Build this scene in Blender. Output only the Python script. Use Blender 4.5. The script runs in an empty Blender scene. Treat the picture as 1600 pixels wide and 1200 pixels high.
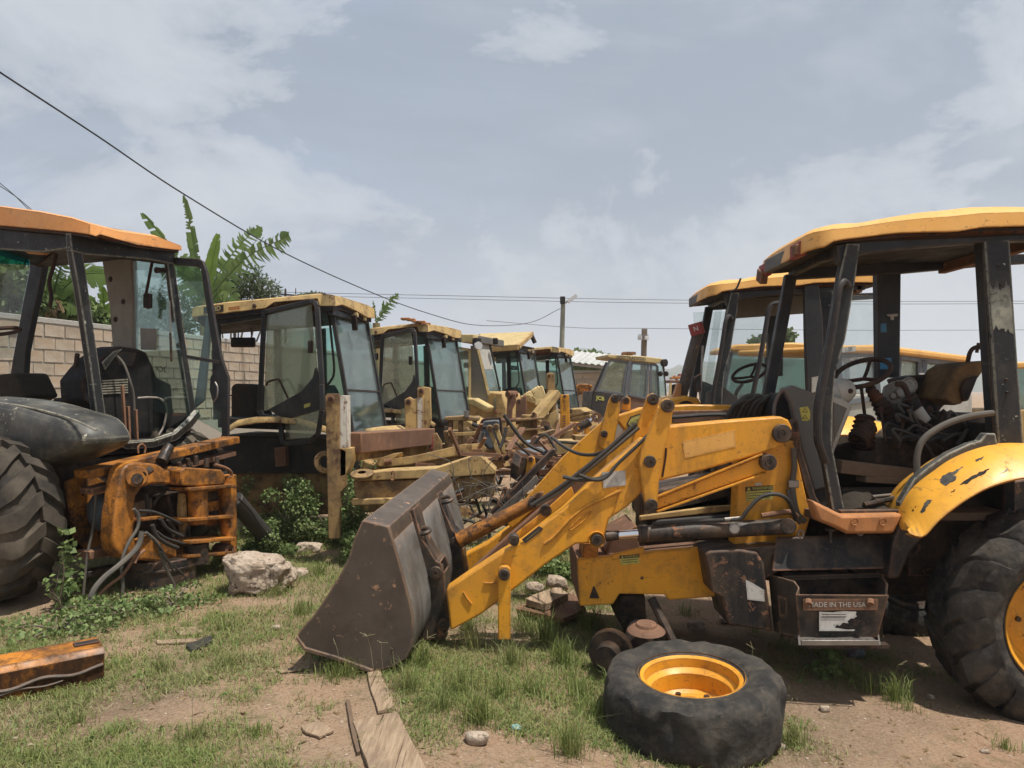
import bpy, bmesh, math, random
import numpy as np
from mathutils import Vector, Matrix, noise as mnoise
from mathutils.bvhtree import BVHTree
random.seed(7); np.random.seed(7)
scene = bpy.context.scene
COL = scene.collection
# ------------------------------------------------------------ camera, sky, sun, exposure
F, CX, HY, CZ = 1208.0, 800.0, 610.0, 2.0
cam_d = bpy.data.cameras.new('camera'); cam = bpy.data.objects.new('camera', cam_d); COL.objects.link(cam)
cam_d.sensor_width = 36.0; cam_d.lens = 36.0 * F / 1600.0
cam_d.shift_y = (HY - 600.0) / 1600.0
cam_d.clip_start = 0.05; cam_d.clip_end = 9000.0
cam.location = (0, 0, CZ); cam.rotation_euler = (math.radians(90), 0, 0)
scene.camera = cam
scene.view_settings.view_transform = 'Standard'; scene.view_settings.look = 'None'
scene.view_settings.exposure = 0.28; scene.view_settings.gamma = 1.0
scene.cycles.max_bounces = 8; scene.cycles.transparent_max_bounces = 16
scene.cycles.volume_bounces = 1

SUN_DIR = Vector((0.30, -0.16, 0.94)).normalized()      # towards the sun
sun_d = bpy.data.lights.new('sun', 'SUN'); sun = bpy.data.objects.new('sun', sun_d); COL.objects.link(sun)
sun_d.energy = 4.8; sun_d.angle = math.radians(1.6); sun_d.color = (1.0, 0.95, 0.87)
sun.rotation_euler = SUN_DIR.to_track_quat('Z', 'Y').to_euler(); sun.location = (20, -20, 60)

world = bpy.data.worlds.new('World'); scene.world = world; world.use_nodes = True
DECK, DARK, BILL = (5.23, 1.75, 8.69), (8.32, 4.2, 5.97), (1.93, 2.0, 2.6)
def make_world():
    nt = world.node_tree; N = nt.nodes; L = nt.links; N.clear()
    out = N.new('ShaderNodeOutputWorld'); bg = N.new('ShaderNodeBackground'); bg.inputs[1].default_value = 1.0
    sky = N.new('ShaderNodeTexSky'); sky.sky_type = 'NISHITA'; sky.sun_disc = False
    sky.sun_elevation = math.asin(SUN_DIR.z); sky.sun_rotation = math.atan2(SUN_DIR.x, SUN_DIR.y)
    sky.air_density = 1.0; sky.dust_density = 2.5; sky.ozone_density = 1.0
    sc = N.new('ShaderNodeVectorMath'); sc.operation = 'SCALE'; sc.inputs['Scale'].default_value = 0.10
    L.new(sky.outputs[0], sc.inputs[0])
    tc = N.new('ShaderNodeTexCoord')
    def noise(scale, detail, rough, loc, sq=(1, 1, 2.4), dist=0.0):
        mp = N.new('ShaderNodeMapping'); mp.inputs['Scale'].default_value = sq; mp.inputs['Location'].default_value = loc
        L.new(tc.outputs['Generated'], mp.inputs[0])
        n = N.new('ShaderNodeTexNoise'); n.inputs['Scale'].default_value = scale; n.inputs['Detail'].default_value = detail
        n.inputs['Roughness'].default_value = rough; n.inputs['Distortion'].default_value = dist
        L.new(mp.outputs[0], n.inputs['Vector']); return n.outputs[0]
    def ramp(src, stops):
        r = N.new('ShaderNodeValToRGB'); e = r.color_ramp.elements
        while len(e) < len(stops): e.new(0.5)
        for i, (p, c) in enumerate(stops): e[i].position = p; e[i].color = (*c, 1) if len(c) == 3 else c
        L.new(src, r.inputs[0]); return r.outputs[0]
    def mix(fac, a, b, kind='MIX'):
        m = N.new('ShaderNodeMix'); m.data_type = 'RGBA'; m.blend_type = kind
        if isinstance(fac, float): m.inputs[0].default_value = fac
        else: L.new(fac, m.inputs[0])
        for s, v in ((6, a), (7, b)):
            if isinstance(v, tuple): m.inputs[s].default_value = (*v, 1)
            else: L.new(v, m.inputs[s])
        return m.outputs[2]
    sp = N.new('ShaderNodeSeparateXYZ'); L.new(tc.outputs['Generated'], sp.inputs[0])
    veil = ramp(noise(1.9, 6, 0.55, (0.3, 0.1, 0.75), dist=0.3), [(0.34, (0.270, 0.340, 0.455)), (0.52, (0.335, 0.400, 0.505)), (0.68, (0.425, 0.475, 0.550))])
    deck = ramp(noise(2.1, 7, 0.58, DECK, dist=0.5), [(0.32, (0.300, 0.350, 0.405)), (0.50, (0.385, 0.430, 0.475)), (0.68, (0.50, 0.53, 0.555))])
    wob = noise(2.4, 7, 0.6, (5.1, 0.2, 0.9), dist=0.5)
    ed = N.new('ShaderNodeMath'); ed.operation = 'MULTIPLY_ADD'; ed.inputs[1].default_value = 1.1; L.new(wob, ed.inputs[0]); L.new(sp.outputs['X'], ed.inputs[2])
    c = mix(ramp(ed.outputs[0], [(0.40, (0, 0, 0)), (0.62, (1, 1, 1))]), veil, deck)
    dk = ramp(noise(1.5, 6, 0.58, DARK, dist=0.4), [(0.47, (0, 0, 0)), (0.60, (0.95,) * 3)])
    c = mix(dk, c, (0.275, 0.325, 0.395))
    bil = noise(3.0, 12, 0.60, BILL, sq=(1, 1, 1.7), dist=0.35)
    hi = ramp(bil, [(0.515, (0, 0, 0)), (0.550, (0.36,) * 3), (0.66, (0.80,) * 3)])
    fall = ramp(bil, [(0.60, (0, 0, 0)), (0.75, (0.55,) * 3)])
    c = mix(hi, c, (0.60, 0.625, 0.65))
    c = mix(fall, c, (0.42, 0.455, 0.50))
    # the haze band over the horizon
    hz = ramp(sp.outputs['Z'], [(0.0, (1, 1, 1)), (0.22, (0, 0, 0))])
    hm = N.new('ShaderNodeMath'); hm.operation = 'MULTIPLY'; hm.inputs[1].default_value = 0.75; L.new(hz, hm.inputs[0])
    c = mix(hm.outputs[0], c, (0.435, 0.475, 0.535))
    c = mix(0.88, sc.outputs[0], c)
    L.new(c, bg.inputs[0]); L.new(bg.outputs[0], out.inputs[0])
make_world()

# ------------------------------------------------------------ helpers
def P(px, py, Y):
    return Vector(((px - CX) / F * Y, Y, CZ - (py - HY) / F * Y))
class Pl:
    """vertical plane through ground point o along ground direction d"""
    def __init__(s, o, d):
        s.o = Vector(o); s.d = Vector(d).normalized(); s.n = Vector((-s.d.y, s.d.x))
        if s.n.y < 0: s.n = -s.n
        s.N3 = Vector((s.n.x, s.n.y, 0))
    def __call__(s, px, py, off=0.0):
        o = s.o + s.n * off; k = (px - CX) / F
        Y = (o.x * s.n.x + o.y * s.n.y) / (k * s.n.x + s.n.y)
        return P(px, py, Y)
def pxl(pts, Y): return [P(a, b, Y) for a, b in pts]
def lerp(a, b, t): return a + (b - a) * t
def sstep(a, b, x):
    t = max(0.0, min(1.0, (x - a) / (b - a))); return t * t * (3 - 2 * t)
def catmull(pts, sub=6):
    pts = [Vector(p) for p in pts]
    if len(pts) < 3: return pts
    out = []
    q = [pts[0] * 2 - pts[1]] + pts + [pts[-1] * 2 - pts[-2]]
    for i in range(1, len(q) - 2):
        a, b, c, d = q[i - 1:i + 3]
        for k in range(sub):
            t = k / sub
            out.append(0.5 * ((2 * b) + (c - a) * t + (2 * a - 5 * b + 4 * c - d) * t * t + (3 * b - a - 3 * c + d) * t ** 3))
    out.append(pts[-1]); return out
class MB:
    def __init__(s): s.v = []; s.f = []
    def add(s, vs, fs):
        o = len(s.v); s.v += [tuple(v) for v in vs]; s.f += [tuple(i + o for i in f) for f in fs]; return s
    def prism(s, pts, vec):
        n = len(pts); vec = Vector(vec); pts = [Vector(p) for p in pts]
        nor = Vector((0, 0, 0))
        for i in range(n): nor += pts[i].cross(pts[(i + 1) % n])
        if nor.dot(vec) > 0: pts = pts[::-1]
        a = pts; b = [p + vec for p in pts]
        fs = [tuple(range(n)), tuple(range(2 * n - 1, n - 1, -1))]
        fs += [((i + 1) % n, i, i + n, (i + 1) % n + n) for i in range(n)]
        return s.add(a + b, fs)
    def box(s, c, size, rot=None):
        c = Vector(c); x, y, z = [k / 2 for k in size]; M = rot if rot is not None else Matrix.Identity(3)
        vs = [c + M @ Vector((i * x, j * y, k * z)) for k in (-1, 1) for j in (-1, 1) for i in (-1, 1)]
        return s.add(vs, [(0, 2, 3, 1), (4, 5, 7, 6), (0, 1, 5, 4), (2, 6, 7, 3), (0, 4, 6, 2), (1, 3, 7, 5)])
    def beam(s, p0, p1, w, h, up=(0, 0, 1)):
        p0 = Vector(p0); p1 = Vector(p1); d = (p1 - p0); l = d.length; d.normalize()
        side = d.cross(Vector(up)); side = side.normalized() if side.length > 1e-5 else Vector((1, 0, 0)); u = side.cross(d)
        M = Matrix((d, side, u)).transposed()
        return s.box((p0 + p1) / 2, (l, w, h), M)
    def tube(s, pts, r, n=8, sub=5, cap=True):
        pts = catmull(pts, sub) if sub > 1 else [Vector(p) for p in pts]
        m = len(pts); rs = r if isinstance(r, (list, tuple)) else None
        vs = []; prev = None
        for i, p in enumerate(pts):
            t = (pts[min(i + 1, m - 1)] - pts[max(i - 1, 0)]);
            if t.length < 1e-9: t = Vector((0, 0, 1))
            t.normalize()
            if prev is None:
                a = t.cross(Vector((0, 0, 1)));
                if a.length < 1e-3: a = t.cross(Vector((1, 0, 0)))
            else: a = prev - t * prev.dot(t)
            a.normalize(); prev = a; b = t.cross(a)
            rr = r if rs is None else lerp(rs[0], rs[-1], i / (m - 1)) if len(rs) == 2 else rs[min(len(rs) - 1, int(i / (m - 1) * (len(rs) - 1) + .5))]
            vs += [p + (a * math.cos(k * 2 * math.pi / n) + b * math.sin(k * 2 * math.pi / n)) * rr for k in range(n)]
        fs = [(i * n + k, i * n + (k + 1) % n, (i + 1) * n + (k + 1) % n, (i + 1) * n + k) for i in range(m - 1) for k in range(n)]
        if cap: fs += [tuple(range(n - 1, -1, -1)), tuple(range((m - 1) * n, m * n))]
        return s.add(vs, fs)
    def cyl(s, p0, p1, r0, r1=None, n=20):
        return s.tube([p0, p1], (r0, r0 if r1 is None else r1), n, 1)
    def lathe(s, prof, o, axis, n=32, closed=False):
        o = Vector(o); ax = Vector(axis).normalized(); a = ax.orthogonal().normalized(); b = ax.cross(a)
        vs = [o + ax * h + (a * math.cos(k * 2 * math.pi / n) + b * math.sin(k * 2 * math.pi / n)) * r for r, h in prof for k in range(n)]
        m = len(prof)
        fs = [(i * n + k, i * n + (k + 1) % n, ((i + 1) % m) * n + (k + 1) % n, ((i + 1) % m) * n + k) for i in range(m if closed else m - 1) for k in range(n)]
        return s.add(vs, fs)
    def sheet(s, rows):
        """grid of points, open surface"""
        m = len(rows[0]); vs = [p for r in rows for p in r]
        return s.add(vs, [(i * m + j, i * m + j + 1, (i + 1) * m + j + 1, (i + 1) * m + j) for i in range(len(rows) - 1) for j in range(m - 1)])
    def shell(s, rows, vec):
        """thick sheet"""
        m = len(rows[0]); k = len(rows); vec = Vector(vec)
        a = [Vector(p) for r in rows for p in r]; b = [p + vec for p in a]; n = len(a)
        fs = [(i * m + j, i * m + j + 1, (i + 1) * m + j + 1, (i + 1) * m + j) for i in range(k - 1) for j in range(m - 1)]
        fs += [tuple(q + n for q in f[::-1]) for f in fs]
        bd = [j for j in range(m)] + [i * m + m - 1 for i in range(1, k)] + [(k - 1) * m + j for j in range(m - 2, -1, -1)] + [i * m for i in range(k - 2, 0, -1)]
        fs += [(bd[(i + 1) % len(bd)], bd[i], bd[i] + n, bd[(i + 1) % len(bd)] + n) for i in range(len(bd))]
        return s.add(a + b, fs)
    def jitter(s, amp, sc):
        s.v = [tuple(Vector(v) + mnoise.noise_vector(Vector(v) * sc) * amp) for v in s.v]; return s
    def mesh(s, name, smooth=35):
        me = bpy.data.meshes.new(name); me.from_pydata(s.v, [], s.f); me.update()
        if smooth:
            me.shade_smooth(); me.set_sharp_from_angle(angle=math.radians(smooth))
        return me
    def build(s, name, mat, parent=None, bevel=0.0, smooth=35, seg=2):
        bm = bmesh.new(); me = s.mesh(name, 0); bm.from_mesh(me); bmesh.ops.recalc_face_normals(bm, faces=bm.faces); bm.to_mesh(me); bm.free()
        if smooth: me.shade_smooth(); me.set_sharp_from_angle(angle=math.radians(smooth))
        me.materials.append(MAT[mat] if isinstance(mat, str) else mat)
        o = bpy.data.objects.new(name, me); COL.objects.link(o)
        if bevel:
            b = o.modifiers.new('bevel', 'BEVEL'); b.width = bevel; b.segments = seg; b.limit_method = 'ANGLE'; b.angle_limit = math.radians(40)
        if parent is not None: adopt(o, parent)
        return o
def world_inv(p):
    m = Matrix.Identity(4)
    chain = []
    while p is not None: chain.append(p); p = p.parent
    for q in reversed(chain): m = m @ q.matrix_parent_inverse @ q.matrix_basis
    return m.inverted()
def adopt(o, p): o.parent = p; o.matrix_parent_inverse = world_inv(p)
def thing(name, label, cat, loc=(0, 0, 0), group=None):
    o = bpy.data.objects.new(name, None); COL.objects.link(o); o.location = loc; o.empty_display_size = 0.2
    return tag(o, label, cat, group)
def tag(o, label, cat, group=None, kind=None):
    o['label'] = label; o['category'] = cat
    if group: o['group'] = group
    if kind: o['kind'] = kind
    return o
def struct(o, label=None):
    o['kind'] = 'structure'
    if label: o['label'] = label
    return o
def copy_tree(o, parent=None, skip=()):
    c = o.copy(); COL.objects.link(c)
    if parent is not None: c.parent = parent; c.matrix_parent_inverse = o.matrix_parent_inverse.copy()
    for ch in [k for k in ALLKIDS.get(o.name, [])]:
        if ch.name.split('.')[0] in skip: continue
        copy_tree(ch, c, skip)
    return c
ALLKIDS = {}
def index_kids():
    ALLKIDS.clear()
    for o in list(COL.objects):
        if o.parent is not None: ALLKIDS.setdefault(o.parent.name, []).append(o)
def disc(mb, c, axis, r, t, n=20):
    c = Vector(c); axis = Vector(axis).normalized(); return mb.cyl(c, c + axis * t, r, r, n)
def lettering(name, txt, o, right, up, h, mat, parent, bold=0.0, depth=0.0015):
    cu = bpy.data.curves.new('t', 'FONT'); cu.body = txt; cu.size = 1.0; cu.offset = bold; cu.align_x = 'CENTER'; cu.align_y = 'CENTER'; cu.resolution_u = 2
    ob = bpy.data.objects.new('t', cu); COL.objects.link(ob)
    dg = bpy.context.evaluated_depsgraph_get(); me = bpy.data.meshes.new_from_object(ob.evaluated_get(dg))
    bpy.data.objects.remove(ob); bpy.data.curves.remove(cu)
    r = Vector(right).normalized(); u = Vector(up).normalized(); o = Vector(o)
    for v in me.vertices: p = v.co.copy(); v.co = o + r * p.x * h + u * p.y * h
    me.materials.clear(); me.materials.append(MAT[mat]); me.name = name
    b = bpy.data.objects.new(name, me); COL.objects.link(b); adopt(b, parent); return b
# ------------------------------------------------------------ materials
MAT = {}
class NB:
    def __init__(s, name):
        s.m = bpy.data.materials.new(name); s.m.use_nodes = True; s.t = s.m.node_tree; s.N = s.t.nodes; s.L = s.t.links
        s.b = s.N['Principled BSDF']; s.tc = s.N.new('ShaderNodeTexCoord'); s.co = s.tc.outputs['Object']; MAT[name] = s.m
    def noise(s, scale, detail=5, rough=.55, sq=(1, 1, 1), dist=0, co=None, loc=(0, 0, 0)):
        mp = s.N.new('ShaderNodeMapping'); mp.inputs['Scale'].default_value = sq; mp.inputs['Location'].default_value = loc
        s.L.new(co or s.co, mp.inputs[0])
        n = s.N.new('ShaderNodeTexNoise'); n.inputs['Scale'].default_value = scale; n.inputs['Detail'].default_value = detail
        n.inputs['Roughness'].default_value = rough; n.inputs['Distortion'].default_value = dist
        s.L.new(mp.outputs[0], n.inputs['Vector']); return n.outputs[0]
    def vor(s, scale, feat='F1', co=None):
        n = s.N.new('ShaderNodeTexVoronoi'); n.inputs['Scale'].default_value = scale; n.feature = feat; s.L.new(co or s.co, n.inputs['Vector']); return n.outputs[0]
    def ramp(s, src, stops):
        r = s.N.new('ShaderNodeValToRGB'); e = r.color_ramp.elements
        while len(e) < len(stops): e.new(.5)
        for i, (p, c) in enumerate(stops):
            c = (c, c, c) if isinstance(c, (int, float)) else c; e[i].position = p; e[i].color = (*c, 1)
        s.L.new(src, r.inputs[0]); return r.outputs[0]
    def mix(s, fac, a, b, kind='MIX'):
        m = s.N.new('ShaderNodeMix'); m.data_type = 'RGBA'; m.blend_type = kind
        for k, v in ((0, fac), (6, a), (7, b)):
            if isinstance(v, (int, float)): m.inputs[k].default_value = v
            elif isinstance(v, tuple): m.inputs[k].default_value = (*v, 1)
            else: s.L.new(v, m.inputs[k])
        return m.outputs[2]
    def mul(s, a, b):
        m = s.N.new('ShaderNodeMath'); m.operation = 'MULTIPLY'
        for k, v in ((0, a), (1, b)):
            if isinstance(v, (int, float)): m.inputs[k].default_value = v
            else: s.L.new(v, m.inputs[k])
        return m.outputs[0]
    def set(s, col=None, rough=.6, metal=0., spec=.5, bump=None, bstr=.3, bdist=.01):
        def put(k, v):
            if isinstance(v, tuple): s.b.inputs[k].default_value = (*v, 1)
            elif isinstance(v, (int, float)): s.b.inputs[k].default_value = v
            elif v is not None: s.L.new(v, s.b.inputs[k])
        put('Base Color', col); put('Roughness', rough); put('Metallic', metal); put('Specular IOR Level', spec)
        if bump is not None:
            bn = s.N.new('ShaderNodeBump'); bn.inputs['Strength'].default_value = bstr; bn.inputs['Distance'].default_value = bdist
            s.L.new(bump, bn.inputs['Height']); s.L.new(bn.outputs[0], s.b.inputs['Normal'])
        return s.m
    def rnd(s):
        oi = s.N.new('ShaderNodeObjectInfo'); return oi.outputs['Random']
def paint(name, base, fade, dirt=(.10, .065, .04), rust=(.09, .035, .016), rust_at=.66, dirt_amt=.55, rough=.5, streak=.35, edge=.9, rscale=13, dlo=.5, big_lo=.36, spec=.4):
    b = NB(name)
    c = b.mix(b.ramp(b.noise(2.2, 6, .6), [(.35, 0), (.7, 1)]), base, fade)
    st = b.ramp(b.noise(9, 5, .65, (1, 1, .16)), [(.52, 0), (.75, 1)])
    c = b.mix(b.mul(st, streak), c, dirt)
    c = b.mix(b.mul(b.ramp(b.noise(5, 9, .68, loc=(3, 1, 2)), [(dlo, 0), (dlo + .22, 1)]), dirt_amt), c, dirt)
    rn = b.noise(rscale, 10, .72, loc=(7, 2, 5), dist=.4)
    rm = b.ramp(rn, [(rust_at, 0), (rust_at + .025, 1)])
    big = b.ramp(b.noise(1.7, 3, .5, loc=(1, 9, 4)), [(big_lo, 0), (big_lo + .26, 1)])
    rm = b.mul(rm, big)
    if edge:
        bv = b.N.new('ShaderNodeBevel'); bv.samples = 3; bv.inputs['Radius'].default_value = .020
        ge = b.N.new('ShaderNodeNewGeometry'); dt = b.N.new('ShaderNodeVectorMath'); dt.operation = 'DOT_PRODUCT'
        b.L.new(bv.outputs[0], dt.inputs[0]); b.L.new(ge.outputs['True Normal'], dt.inputs[1])
        ew = b.ramp(dt.outputs['Value'], [(.80, 1), (.985, 0)])
        ew = b.mul(ew, b.ramp(b.noise(17, 7, .7, loc=(4, 4, 8)), [(.36, 0), (.50, edge)]))
        mx = b.N.new('ShaderNodeMath'); mx.operation = 'MAXIMUM'; b.L.new(rm, mx.inputs[0]); b.L.new(ew, mx.inputs[1]); rm = mx.outputs[0]
    rc = b.mix(b.noise(30, 5), rust, tuple(min(1, k * 2.1) for k in rust))
    c = b.mix(rm, c, rc)
    # fine scratches
    scr = b.ramp(b.noise(26, 3, .5, (1, .15, 1.6), dist=1.2), [(.655, 0), (.675, .45)])
    c = b.mix(scr, c, dirt)
    rg = b.mix(rm, b.ramp(b.noise(6, 5), [(.3, rough - .1), (.7, rough + .2)]), (.9, .9, .9))
    return b.set(c, rg, 0, spec, b.mix(.25, b.noise(45, 6, .7), rm), .22, .004)
def make_materials():
    paint('yellow', (.74, .325, .018), (.62, .28, .03), dirt=(.13, .075, .035), rust_at=.60, dirt_amt=.55, rough=.40, streak=.45)
    paint('yellow_flaked', (.76, .36, .03), (.70, .34, .04), rust=(.045, .045, .044), rust_at=.60, dirt_amt=.3, rough=.4, streak=.2, rscale=6.5, edge=.5, big_lo=.40)
    paint('yellow_roof', (.70, .36, .085), (.74, .40, .115), rust_at=.69, dirt_amt=.2, rough=.45, streak=.12)
    paint('orange_roof', (.64, .265, .075), (.68, .34, .125), rust_at=.7, dirt_amt=.18, rough=.5, streak=.12)
    paint('orange', (.50, .19, .024), (.42, .155, .022), dirt=(.026, .017, .012), rust=(.035, .018, .011), rust_at=.525, dlo=.42, dirt_amt=.92, rough=.5, streak=.75, edge=1.0)
    paint('faded_orange', (.50, .215, .075), (.42, .17, .055), rust_at=.66, dirt_amt=.5, rough=.6)
    paint('cream', (.50, .345, .14), (.42, .275, .105), dirt=(.11, .07, .042), rust_at=.575, dirt_amt=.65, rough=.6, streak=.6, dlo=.46)
    paint('cream_rust', (.38, .245, .095), (.28, .17, .07), dirt=(.07, .045, .03), rust=(.06, .028, .016), rust_at=.535, dirt_amt=.85, rough=.7, streak=.8, dlo=.42)
    paint('primer', (.30, .30, .235), (.25, .255, .21), dirt=(.05, .052, .052), rust=(.03, .032, .034), rust_at=.53, dirt_amt=.8, rough=.7, dlo=.44, rscale=18)
    paint('pale_cream', (.56, .43, .20), (.50, .38, .17), rust_at=.66, dirt_amt=.4, rough=.6)
    paint('white_paint', (.62, .58, .50), (.5, .44, .35), rust_at=.57, dirt_amt=.5, rough=.6)
    paint('black_paint', (.012, .012, .013), (.022, .0215, .021), spec=.3, dirt=(.105, .07, .045), rust=(.15, .075, .042), rust_at=.58, dirt_amt=.8, rough=.5, streak=.6, edge=1.0, dlo=.43)
    paint('frame', (.014, .0155, .018), (.024, .026, .029), spec=.3, dirt=(.085, .07, .055), rust=(.07, .045, .03), rust_at=.70, dirt_amt=.25, rough=.45, streak=.2)
    paint('frame_worn', (.013, .014, .016), (.026, .0275, .029), spec=.3, dirt=(.095, .08, .06), rust=(.34, .33, .27), rust_at=.635, dirt_amt=.4, rough=.5, streak=.25)
    paint('fender_grey', (.028, .028, .027), (.075, .073, .067), dirt=(.17, .155, .115), rust=(.36, .33, .25), rust_at=.61, dirt_amt=.7, rough=.42, streak=.3)
    paint('grey_panel', (.105, .105, .098), (.12, .118, .11), dirt=(.17, .14, .10), rust_at=.74, dirt_amt=.35, rough=.62)
    paint('light_plastic', (.34, .33, .30), (.40, .385, .34), rust_at=.74, dirt_amt=.45, rough=.6)
    paint('beige_trim', (.19, .178, .15), (.22, .205, .175), rust_at=.76, dirt_amt=.3, rough=.65, streak=.2)
    paint('dark_plastic', (.010, .010, .011), (.02, .0195, .019), dirt=(.06, .048, .036), rust_at=.74, dirt_amt=.5, rough=.65, spec=.2)
    paint('bucket_rust', (.060, .045, .034), (.105, .082, .062), dirt=(.04, .028, .021), rust=(.21, .12, .07), rust_at=.60, dirt_amt=.75, rough=.5, streak=.45)
    paint('rust', (.13, .062, .036), (.18, .10, .062), dirt=(.06, .036, .024), rust=(.24, .12, .06), rust_at=.6, dirt_amt=.7, rough=.85)
    paint('grey_plate', (.085, .08, .073), (.185, .178, .165), dirt=(.05, .04, .031), rust=(.13, .08, .05), rust_at=.58, dirt_amt=.85, rough=.42, streak=.95)
    paint('red_paint', (.30, .045, .04), (.25, .05, .045), rust_at=.68, dirt_amt=.4)
    paint('blue_label', (.02, .19, .36), (.03, .22, .38), rust_at=.75, dirt_amt=.3)
    paint('label_yellow', (.55, .50, .10), (.5, .46, .12), rust_at=.72, dirt_amt=.25)
    paint('label_white', (.60, .57, .52), (.5, .47, .43), dirt=(.2, .15, .1), rust_at=.60, rust=(.05, .04, .035), dirt_amt=.4)
    paint('label_black', (.02, .02, .02), (.03, .03, .03), rust_at=.72)
    paint('hood_blue', (.10, .12, .14), (.14, .155, .17), rust_at=.68, dirt_amt=.4)
    paint('galv', (.40, .40, .38), (.48, .48, .46), rust_at=.68, dirt_amt=.4, rough=.5)
    paint('pole_mat', (.22, .23, .18), (.28, .28, .22), rust_at=.72, dirt_amt=.4, rough=.8)
    b = NB('rubber'); c = b.mix(b.ramp(b.noise(3.5, 8, .65), [(.38, 0), (.68, 1)]), (.022, .021, .02), (.085, .074, .06))
    c = b.mix(b.mul(b.ramp(b.noise(14, 8, .7), [(.5, 0), (.75, 1)]), .5), c, (.13, .105, .075))
    b.set(c, .85, 0, .3, b.mix(.4, b.noise(34, 9, .78), b.vor(24)), .9, .014)
    b = NB('rubber_lug'); c = b.mix(b.ramp(b.noise(3.0, 8, .65), [(.36, 0), (.66, 1)]), (.028, .025, .022), (.105, .085, .062))
    b.set(c, .9, 0, .2, b.noise(30, 8, .7), .4, .006)
    b = NB('hose'); b.set(b.mix(b.noise(12, 6), (.016, .016, .016), (.06, .052, .044)), .6, 0, .4, b.noise(60, 4), .2, .003)
    b = NB('hose_grey'); b.set(b.mix(b.noise(7, 6), (.06, .057, .052), (.15, .13, .105)), .75, 0, .3, b.noise(60, 4), .3, .003)
    b = NB('grease'); b.set(b.mix(b.ramp(b.noise(11, 8, .7), [(.4, 0), (.65, 1)]), (.014, .011, .009), (.085, .05, .03)), b.ramp(b.noise(5, 4), [(.4, .35), (.6, .8)]), .2, .5, b.noise(40, 8), .5, .006)
    b = NB('chrome'); b.set((.75, .75, .76), .12, 1.0)
    b = NB('steel'); b.set(b.mix(b.noise(9, 6), (.16, .14, .12), (.36, .33, .30)), .45, .7, .5, b.noise(50, 5), .2, .003)
    b = NB('pin_steel'); b.set(b.mix(b.ramp(b.noise(14, 7), [(.4, 0), (.65, 1)]), (.035, .03, .027), (.13, .085, .055)), .55, .4, .5, b.noise(60, 5), .3, .003)
    # glass: tinted sheet, dusty film, reflection
    def glass(name, tint, dust, dust_amt, gloss=.6):
        b = NB(name); N, L = b.N, b.L
        tr = N.new('ShaderNodeBsdfTransparent'); tr.inputs[0].default_value = (*tint, 1)
        df = N.new('ShaderNodeBsdfDiffuse'); df.inputs[0].default_value = (*dust, 1)
        tl = N.new('ShaderNodeBsdfTranslucent'); tl.inputs[0].default_value = (*dust, 1); dm = N.new('ShaderNodeMixShader'); dm.inputs[0].default_value = .5
        L.new(df.outputs[0], dm.inputs[1]); L.new(tl.outputs[0], dm.inputs[2])
        gl = N.new('ShaderNodeBsdfGlossy'); gl.inputs['Roughness'].default_value = .03
        m1 = N.new('ShaderNodeMixShader'); m2 = N.new('ShaderNodeMixShader')
        fac = b.ramp(b.noise(2.6, 7, .62, dist=.6), [(.3, dust_amt * .35), (.7, min(1, dust_amt * 1.6))])
        fac = b.mul(fac, b.ramp(b.rnd(), [(0, .55), (1, 1.0)]))
        L.new(fac, m1.inputs[0]); L.new(tr.outputs[0], m1.inputs[1]); L.new(dm.outputs[0], m1.inputs[2])
        fr = N.new('ShaderNodeFresnel'); fr.inputs[0].default_value = 1.5
        L.new(b.mul(fr.outputs[0], gloss), m2.inputs[0]); L.new(m1.outputs[0], m2.inputs[1]); L.new(gl.outputs[0], m2.inputs[2])
        L.new(m2.outputs[0], N['Material Output'].inputs[0])
    glass('glass_green', (.80, .915, .885), (.40, .50, .47), .07)
    glass('glass_screen', (.74, .84, .82), (.42, .50, .48), .30, .8)
    glass('glass_dusty', (.78, .82, .74), (.50, .52, .42), .42)
    glass('glass_clear', (.92, .945, .94), (.52, .54, .53), .09)
    glass('glass_teal', (.18, .74, .76), (.1, .4, .4), .06)
    # wood
    b = NB('wood'); c = b.mix(b.ramp(b.noise(22, 7, .65, (2.2, .16, 2.2), dist=.5), [(.38, 0), (.62, 1)]), (.23, .16, .105), (.37, .275, .185))
    c = b.mix(b.mul(b.ramp(b.noise(3, 6), [(.48, 0), (.7, 1)]), .75), c, (.17, .125, .095)); c = b.mix(b.ramp(b.noise(30, 4, .5, (2.4, .07, 2.4), loc=(1, 5, 2)), [(.60, 0), (.66, .85)]), c, (.06, .042, .03)); b.set(c, .9, 0, .15, b.noise(26, 8, .7, (2.4, .12, 2.4)), .8, .012)
    b = NB('wood_dark'); b.set(b.mix(b.noise(9, 8, .6, (3, .4, 3)), (.09, .062, .042), (.18, .125, .085)), .9, 0, .2, b.noise(14, 8, .7, (3, .4, 3)), .5, .01)
    # masonry
    b = NB('block'); r = b.rnd(); c = b.mix(r, (.42, .32, .23), (.33, .275, .21)); c = b.mix(b.ramp(b.noise(5, 9, .72), [(.42, 0), (.66, 1)]), c, (.43, .38, .31))
    b.set(c, .95, 0, .1, b.mix(.5, b.noise(18, 9, .7), b.noise(90, 4)), .7, .02)
    b = NB('mortar'); b.set(b.mix(b.noise(12, 8), (.30, .275, .23), (.40, .37, .32)), .95, 0, .1, b.noise(40, 6), .6, .02)
    b = NB('coping'); b.set(b.mix(b.noise(5, 8, .7), (.30, .29, .265), (.42, .405, .37)), .95, 0, .1, b.noise(30, 8), .6, .02)
    b = NB('stone'); c = b.mix(b.ramp(b.noise(8, 9, .7), [(.3, 0), (.7, 1)]), (.34, .25, .18), (.54, .45, .355)); c = b.mix(b.ramp(b.noise(26, 5, .6), [(.56, 0), (.66, .85)]), c, (.10, .07, .05))
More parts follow.
